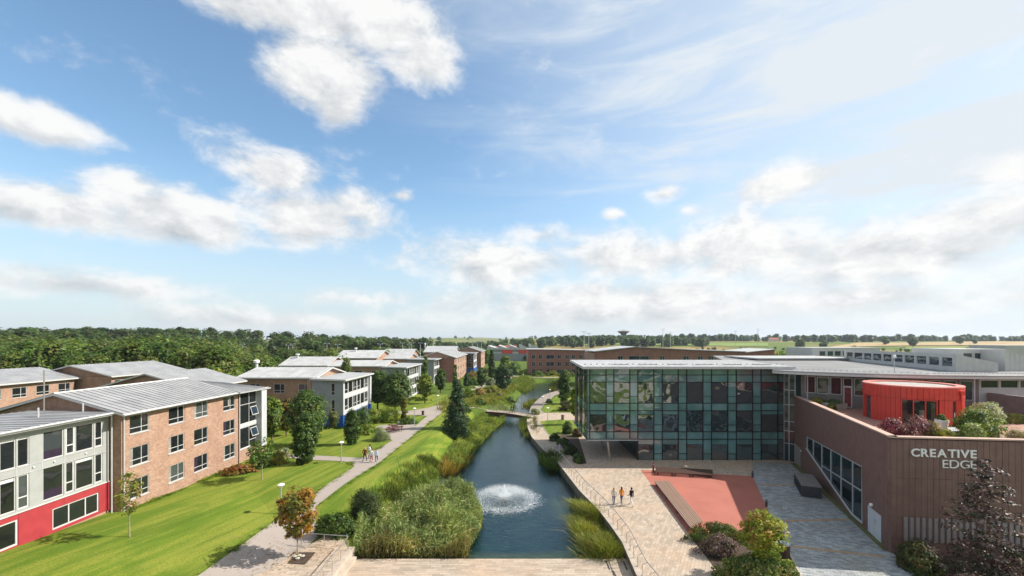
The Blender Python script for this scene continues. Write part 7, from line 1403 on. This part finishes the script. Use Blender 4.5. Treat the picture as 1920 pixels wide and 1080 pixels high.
rk = [(878, 739), (886, 733), (893, 728), (902, 722), (914, 721), (879, 744), (865, 752), (862, 760)]
for i, (px, py) in enumerate(rk):
    p = G(px, py); rg = np.random.default_rng(i); bm = bmesh.new(); bmesh.ops.create_icosphere(bm, subdivisions=2, radius=.75)
    for v in bm.verts: v.co *= float(rg.uniform(.75, 1.2)); v.co.z *= .6
    me = bpy.data.meshes.new('boulder'); bm.to_mesh(me); bm.free(); me.materials.append(MATS['rock']); o = link('boulder', me); o.location = (p.x, p.y, p.z + .2); tag(o, 'pale garden boulder ' + ['below the rust coloured grasses', 'beside the garden path bend', 'halfway up the garden path', 'under the silver shrub', 'near the dark bushy pine', 'lowest by the garden path', 'right of the big conifer top', 'behind the big conifer'][i], 'boulder', 'garden boulders')
for i, (a, b) in enumerate((((1136, 1051.5), (1143, 1068)), ((1169, 1052), (1176, 1069)), ((1149, 1069.5), (1155, 1081)))):
    A, B = P(*a, -.595), P(*b, -.595); d = (B - A).normalized(); n = Vector((-d.y, d.x, 0)) * .06; mb = MB(); mb.hexa([A - n - Vector((0, 0, .02)), B - n - Vector((0, 0, .02)), B + n - Vector((0, 0, .02)), A + n - Vector((0, 0, .02))], [A - n, B - n, B + n, A + n]); tag(mb.build('slot_drain', 'dark_metal'), ['left', 'right', 'nearest'][i] + ' slot drain in the lower paving beside the sedge', 'drain', 'slot drains')
# ragged turf along the path edges and leaf litter
def edge_strip(label, pts, wd, n, h, seed, z=None):
    q = [Vector(p) for p in pts]; L_, R_ = [], []
    for i, p in enumerate(q):
        d = (q[min(i + 1, len(q) - 1)] - q[max(i - 1, 0)]).normalized(); m_ = Vector((-d.y, d.x)) * wd; L_.append(tuple(p + m_)); R_.append(tuple(p - m_))
    blades('edge_grass', label, L_ + R_[::-1], n, h, .02, [(.10, .19, .015), (.14, .23, .02), (.26, .27, .05)], seed, base=(.09, .15, .015), lean=.7, cat='grass', tuft=.16, zmin=z)
edge_strip('untrimmed grass along the left edge of the main footpath', GP((377, 1078), (445, 1030), (512, 982), (550, 956), (588, 932), (625, 904), (665, 876), (655, 868)), .10, 5000, .13, 501)
edge_strip('untrimmed grass along the right edge of the main footpath', GP((591, 954), (650, 911), (709, 870), (765, 825), (821, 780)), .10, 5000, .13, 502)
edge_strip('grass growing against the foot of the nearest brick wall', [(-33.35, 36.5), (-33.35, 44), (-33.3, 52)], .16, 2500, .2, 503)
edge_strip('grass along the branch path edge near the people', GP((541, 852), (600, 856), (678, 860), (726, 833)), .10, 2500, .13, 504)
rng = np.random.default_rng(77); c = G(545, 1050); n = 420; p = np.stack([c.x + rng.normal(-.4, 2.2, n), c.y + rng.normal(0, 1.6, n)], 1); zz = Hgt(p[:, 0], p[:, 1]) + .13
lv, lf, lc = leaf_geo(np.stack([p[:, 0], p[:, 1], zz], 1), np.tile([0, 0, 1.], (n, 1)) + rng.normal(size=(n, 3)) * .25, .06, palette(OR + [(.20, .11, .04)], n, rng), rng)
tag(link('fallen_leaves', mesh_np('fallen_leaves', lv, lf, 'leaf', lc)), 'fallen orange leaves scattered round the front maple', 'leaves', kind='stuff')
# ------------------------------------------------------------------ fountain
def fountain():
    c = P(946, 936, WATER); rng = np.random.default_rng(50); t = thing('fountain', 'white spray fountain playing in the middle of the pond', 'fountain', (c.x, c.y, WATER)); Rm = 3.5
    mb = MB(); mb.lathe([(.25, -.3), (.25, .02), (.12, .06), (.08, .14)], 12); link('nozzle', mb.mesh('nozzle', 'dark_metal'), t, (0, 0, 0))
    n = 24000; a = rng.uniform(0, 2 * np.pi, n); a = np.round(a / (2 * np.pi) * 44) * (2 * np.pi / 44) + rng.normal(0, .035, n); reach = Rm * np.clip(rng.normal(.90, .13, n), .2, 1.12); top = 1.3 * rng.uniform(.6, 1.05, n) * (1.1 - .25 * reach / Rm); s = rng.beta(.85, .95, n)
    z = 4 * top * s * (1 - s) * (1 - .25 * s); r = reach * s; jit = rng.normal(size=(n, 3)) * (.02 + .14 * s[:, None]); pts = np.stack([r * np.cos(a), r * np.sin(a), z + .02], 1) + jit; pts[:, 2] = np.maximum(pts[:, 2], .01)
    m = 4000; aa = rng.uniform(0, 6.28, m); rr = np.abs(rng.normal(0, .35, m)); core = np.stack([rr * np.cos(aa), rr * np.sin(aa), rng.uniform(0, 1.7, m) * np.exp(-rr * 1.6)], 1); pts = np.concatenate([pts, core])
    sz = rng.uniform(.006, .015, len(pts)); oc = np.array([[1, 0, 0], [0, 1, 0], [-1, 0, 0], [0, -1, 0], [0, 0, 1.6], [0, 0, -1.6]]); V = (pts[:, None] + oc[None] * sz[:, None, None]).reshape(-1, 3); i0 = np.arange(len(pts))[:, None] * 6
    F = np.concatenate([i0 + np.array(q) for q in ((0, 1, 4), (1, 2, 4), (2, 3, 4), (3, 0, 4), (1, 0, 5), (2, 1, 5), (3, 2, 5), (0, 3, 5))]); o = link('spray', mesh_np('spray', V, F, 'spray_water'), t, (0, 0, 0)); o['kind'] = 'stuff'
    n = 3500; a = rng.uniform(0, 6.28, n); r = Rm * np.clip(rng.normal(.92, .16, n), 0, 1.3); p2 = np.stack([r * np.cos(a), r * np.sin(a), rng.uniform(.0, .012, n)], 1); w = rng.uniform(.015, .045, n)
    oc = np.array([[1, 0, 0], [0, 1, 0], [-1, 0, 0], [0, -1, 0]]); V = (p2[:, None] + oc[None] * w[:, None, None]).reshape(-1, 3); F = np.arange(len(V)).reshape(-1, 4); o = link('foam', mesh_np('foam', V, F, 'spray_water'), t, (0, 0, 0)); o['kind'] = 'stuff'
fountain()
# ------------------------------------------------------------------ people
for nm, c in (('cloth_maroon', (.16, .02, .025, 1)), ('cloth_black', (.015, .015, .018, 1)), ('cloth_white', (.70, .69, .67, 1)), ('cloth_navy', (.02, .025, .05, 1)), ('cloth_brick', (.36, .10, .07, 1)), ('cloth_denim', (.06, .10, .19, 1)), ('cloth_paleblue', (.42, .50, .60, 1)), ('cloth_orange', (.66, .24, .02, 1)), ('cloth_cream', (.58, .54, .50, 1)), ('cloth_lilac', (.44, .36, .56, 1)), ('cloth_grey', (.25, .25, .27, 1)), ('hair_dark', (.02, .014, .01, 1)), ('hair_brown', (.09, .045, .022, 1)), ('hair_blond', (.42, .28, .12, 1)), ('shoe_white', (.6, .6, .58, 1)), ('shoe_dark', (.03, .03, .03, 1))): cloth(nm, c)
def person(label, loc, rz, top, legs, hair='hair_dark', skin='skin', h=1.72, stride=.28, arm=.25, bag=None, long_hair=False, shoe='shoe_dark', group='people walking', sleeve=True, coat=None):
    t = thing('person', label, 'person', loc, rz, group, h / 1.75)
    # faces local -Y; joints in metres for a 1.75 m figure
    sL, sR = stride, -stride; J = {}
    def leg(sx, s): 
        fy = -s; hip = (sx * .095, 0, .93); knee = (sx * .10, fy * .45 - .05, .50); ank = (sx * .10, fy * 1.0 + (.10 if s < 0 else 0), .085 + (.06 if s < 0 else 0)); toe = (sx * .11, ank[1] - .17, .035 + (.0 if s > 0 else .0)); heel = (sx * .10, ank[1] + .05, ank[2] - .045); return hip, knee, ank, toe, heel
    def armj(sx, s): sh = (sx * .19, .0, 1.43); el = (sx * .255, s * .35 + .03, 1.16); wr = (sx * .245, -s * .35 - .10 + (.0), .93 + abs(s) * .12); return sh, el, wr
    V = []; E = []; Rr = []; reg = []
    def add(p, r, g, par=None):
        V.append(p); Rr.append(r); reg.append(g)
        if par is not None: E.append((par, len(V) - 1))
        return len(V) - 1
    pel = add((0, 0, .96), (.150, .105), 'l'); wa = add((0, -.005, 1.10), (.130, .095), 't', pel); ch = add((0, -.01, 1.30), (.160, .11), 't', wa); up = add((0, .0, 1.43), (.115, .085), 't', ch); nk = add((0, -.005, 1.51), (.052, .055), 's', up); hd0 = add((0, -.02, 1.57), (.070, .082), 's', nk); hd1 = add((0, -.012, 1.655), (.080, .098), 's', hd0); hd2 = add((0, .0, 1.72), (.055, .066), 's', hd1)
    hands = []
    for sx, s in ((1, arm), (-1, -arm)):
        sh, el, wr = armj(sx, s); a = add(sh, (.062, .062), 't', up); b = add(el, (.046, .046), 't' if sleeve else 's', a); c = add(wr, (.030, .030), 't' if sleeve else 's', b)
        d = (Vector(wr) - Vector(el)).normalized(); p1 = Vector(wr) + d * .06; palm = add(tuple(p1), (.022, .038), 's', c)
        for k, (o, ln) in enumerate(((-.030, .072), (-.010, .082), (.010, .078), (.028, .062))): f0 = add(tuple(p1 + Vector((0, o, 0)) + d * .045), (.0095, .0095), 's', palm); f1 = add(tuple(p1 + Vector((-sx * .012, o * 1.1, 0)) + d * (.045 + ln)), (.0075, .0075), 's', f0)
        th = add(tuple(p1 + Vector((-sx * .01, -.045, .0)) + d * .03), (.011, .011), 's', palm); add(tuple(p1 + Vector((-sx * .015, -.055, 0)) + d * .07), (.009, .009), 's', th)
    for sx, s in ((1, sR), (-1, sL)):
        hip, kn, an, toe, heel = leg(sx, s); a = add(hip, (.088, .095), 'l', pel); b = add(kn, (.058, .062), 'l', a); c = add(an, (.040, .044), 'l', b); add(toe, (.036, .028), 'f', c); add(heel, (.036, .034), 'f', c)
    me = bpy.data.meshes.new('body'); me.from_pydata(V, E, []); ob = bpy.data.objects.new('body', me); C.objects.link(ob); md = ob.modifiers.new('skin', 'SKIN'); md.use_smooth_shade = True
    for i, sv in enumerate(me.skin_vertices[0].data): sv.radius = Rr[i]; sv.use_root = (i == 0)
    sb = ob.modifiers.new('sub', 'SUBSURF'); sb.levels = sb.render_levels = 1; dg = bpy.context.evaluated_depsgraph_get(); m2 = bpy.data.meshes.new_from_object(ob.evaluated_get(dg)); bpy.data.objects.remove(ob)
    m2.materials.clear(); slots = {'s': 0, 't': 1, 'l': 2, 'f': 3}
    for m_ in (skin, top, legs, shoe): m2.materials.append(MATS[m_])
    va = np.array(V); ea = np.array(E)
    for p in m2.polygons:
        c = np.array(p.center); A_ = va[ea[:, 0]]; B_ = va[ea[:, 1]]; d = B_ - A_; tt = np.clip(((c - A_) * d).sum(1) / np.maximum((d * d).sum(1), 1e-9), 0, 1); k = int(np.argmin(np.linalg.norm(c - A_ - d * tt[:, None], axis=1))); g = reg[ea[k, 1]]
        if g == 't' and c[2] < .98 and abs(c[0]) < .17: g = 'l'
        p.material_index = slots[g]
    o = link('body', m2, t, (0, 0, 0))
    # face
    mb = MB(); mb.lathe([(.004, -.012), (.013, -.004), (.013, .004), (.004, .012)], 6, (.032, -.103, 1.645)); mb.lathe([(.004, -.012), (.013, -.004), (.013, .004), (.004, .012)], 6, (-.032, -.103, 1.645)); link('eyes', mb.mesh('eyes', 'hair_dark'), t, (0, 0, 0))
    mb = MB(); mb.add([(-.014, -.108, 1.60), (.014, -.108, 1.60), (0, -.132, 1.60), (0, -.108, 1.65)], [(0, 2, 1), (0, 3, 2), (2, 3, 1), (0, 1, 3)]); link('nose', mb.mesh('nose', skin), t, (0, 0, 0)); mb = MB(); mb.box(-.024, .024, -.110, -.100, 1.572, 1.581); link('mouth', mb.mesh('mouth', 'cloth_brick'), t, (0, 0, 0))
    for s in (-1, 1): mb = MB(); mb.lathe([(.006, -.03), (.014, 0), (.006, .03)], 6, (s * .086, .0, 1.635)); link('ear', mb.mesh('ear', skin), t, (0, 0, 0))
    bm = bmesh.new(); bmesh.ops.create_icosphere(bm, subdivisions=3, radius=1.); 
    for v in bm.verts:
        u = v.co.copy(); v.co = Vector((u.x * .096, u.y * .112 + .018, u.z * .105 + 1.675))
        if u.y < -.25 and u.z < .45: v.co.y += .07; v.co.x *= .85
        if long_hair and u.y > -.1 and u.z < -.1: v.co.z -= .22 * (-u.z); v.co.y += .015
    for f in bm.faces: f.smooth = True
    me = bpy.data.meshes.new('hair'); bm.to_mesh(me); bm.free(); me.materials.append(MATS[hair]); link('hair', me, t, (0, 0, 0))
    mb = MB(); mb.lathe([(.150, .90), (.158, .96), (.150, 1.02)], 14); me = mb.mesh('waistband', coat or top); me.transform(Matrix.Diagonal((1.06, .86, 1, 1))); link('hem', me, t, (0, 0, 0))
    if bag: mb = MB(); mb.hexa([(-.15, .10, 1.05), (.15, .10, 1.05), (.13, .26, 1.05), (-.13, .26, 1.05)], [(-.14, .09, 1.46), (.14, .09, 1.46), (.11, .2, 1.44), (-.11, .2, 1.44)]); link('backpack', mb.mesh('backpack', bag), t, (0, 0, 0))
    return t
def at_px(px, py, z=None): p = G(px, py) if z is None else P(px, py, z); return (p.x, p.y, p.z + (.04 if z is None else z * 0 + .003))
person('person in a maroon top and black trousers, left of the four on the path', at_px(684, 866), R(172), 'cloth_maroon', 'cloth_black', 'hair_blond', h=1.74, bag=None)
person('person in navy with a white bag, rear of the four on the path', at_px(694, 861), R(165), 'cloth_navy', 'cloth_navy', 'hair_dark', 'skin_dark', h=1.82, bag='cloth_white', stride=.2)
person('person in a white top and brick red trousers, front of the four', at_px(696, 868), R(8), 'cloth_white', 'cloth_brick', 'hair_blond', h=1.68, shoe='shoe_white')
person('person in a pale blue jacket and jeans, right of the four', at_px(706, 868), R(15), 'cloth_paleblue', 'cloth_denim', 'hair_brown', h=1.66, shoe='shoe_white', long_hair=True)
person('person in a cream jacket and jeans, left of the three on the plaza', at_px(1151, 946, 0), R(175), 'cloth_cream', 'cloth_denim', 'hair_blond', h=1.70, long_hair=True)
person('person in an orange top and jeans, middle of the three on the plaza', at_px(1165.5, 945, 0), R(188), 'cloth_orange', 'cloth_denim', 'hair_brown', h=1.72, long_hair=True)
person('person in a black top and white trousers, right of the three on the plaza', at_px(1184, 948, 0), R(200), 'cloth_black', 'cloth_white', 'hair_dark', 'skin_dark', h=1.80, stride=.36, shoe='shoe_white')
for px, lb, tp in ((959.5, 'left of two dark dressed people on the footbridge', 'cloth_black'), (963.5, 'right of two dark dressed people on the footbridge', 'cloth_navy')):
    s = LBR * ((px - 914) / 92.); q = BP(s, 0, .065); person(lb, tuple(q), R(-80), tp, 'cloth_black', h=1.76)
person('person in pale lilac walking on the pond path by the narrow bed', at_px(1049, 853, 0), R(10), 'cloth_lilac', 'cloth_cream', 'hair_brown', h=1.7)
person('person in dark clothes far along the pondside path', at_px(1045, 734, 0), R(200), 'cloth_black', 'cloth_navy', h=1.75)
person('person in black standing beside the tall lamp at the picnic terrace', at_px(781, 797), R(40), 'cloth_black', 'cloth_black', h=1.78, stride=.08) if False else None

# ------------------------------------------------------------------ air
mb = MB(); mb.box(-6500, 6500, -1500, 6500, -30, 110); me = bpy.data.meshes.new('haze'); me.from_pydata(mb.v, [], mb.f)
m = bpy.data.materials.new('haze'); m.use_nodes = True; m.node_tree.nodes.clear(); pv = m.node_tree.nodes.new('ShaderNodeVolumePrincipled'); ou = m.node_tree.nodes.new('ShaderNodeOutputMaterial')
pv.inputs['Color'].default_value = (.80, .88, 1, 1); pv.inputs['Density'].default_value = .00010; pv.inputs['Anisotropy'].default_value = .2; m.node_tree.links.new(pv.outputs[0], ou.inputs['Volume'])
me.materials.append(m); o = link('haze', me); o['kind'] = 'stuff'; o['label'] = 'thin pale summer haze over the whole view'; o['category'] = 'haze'
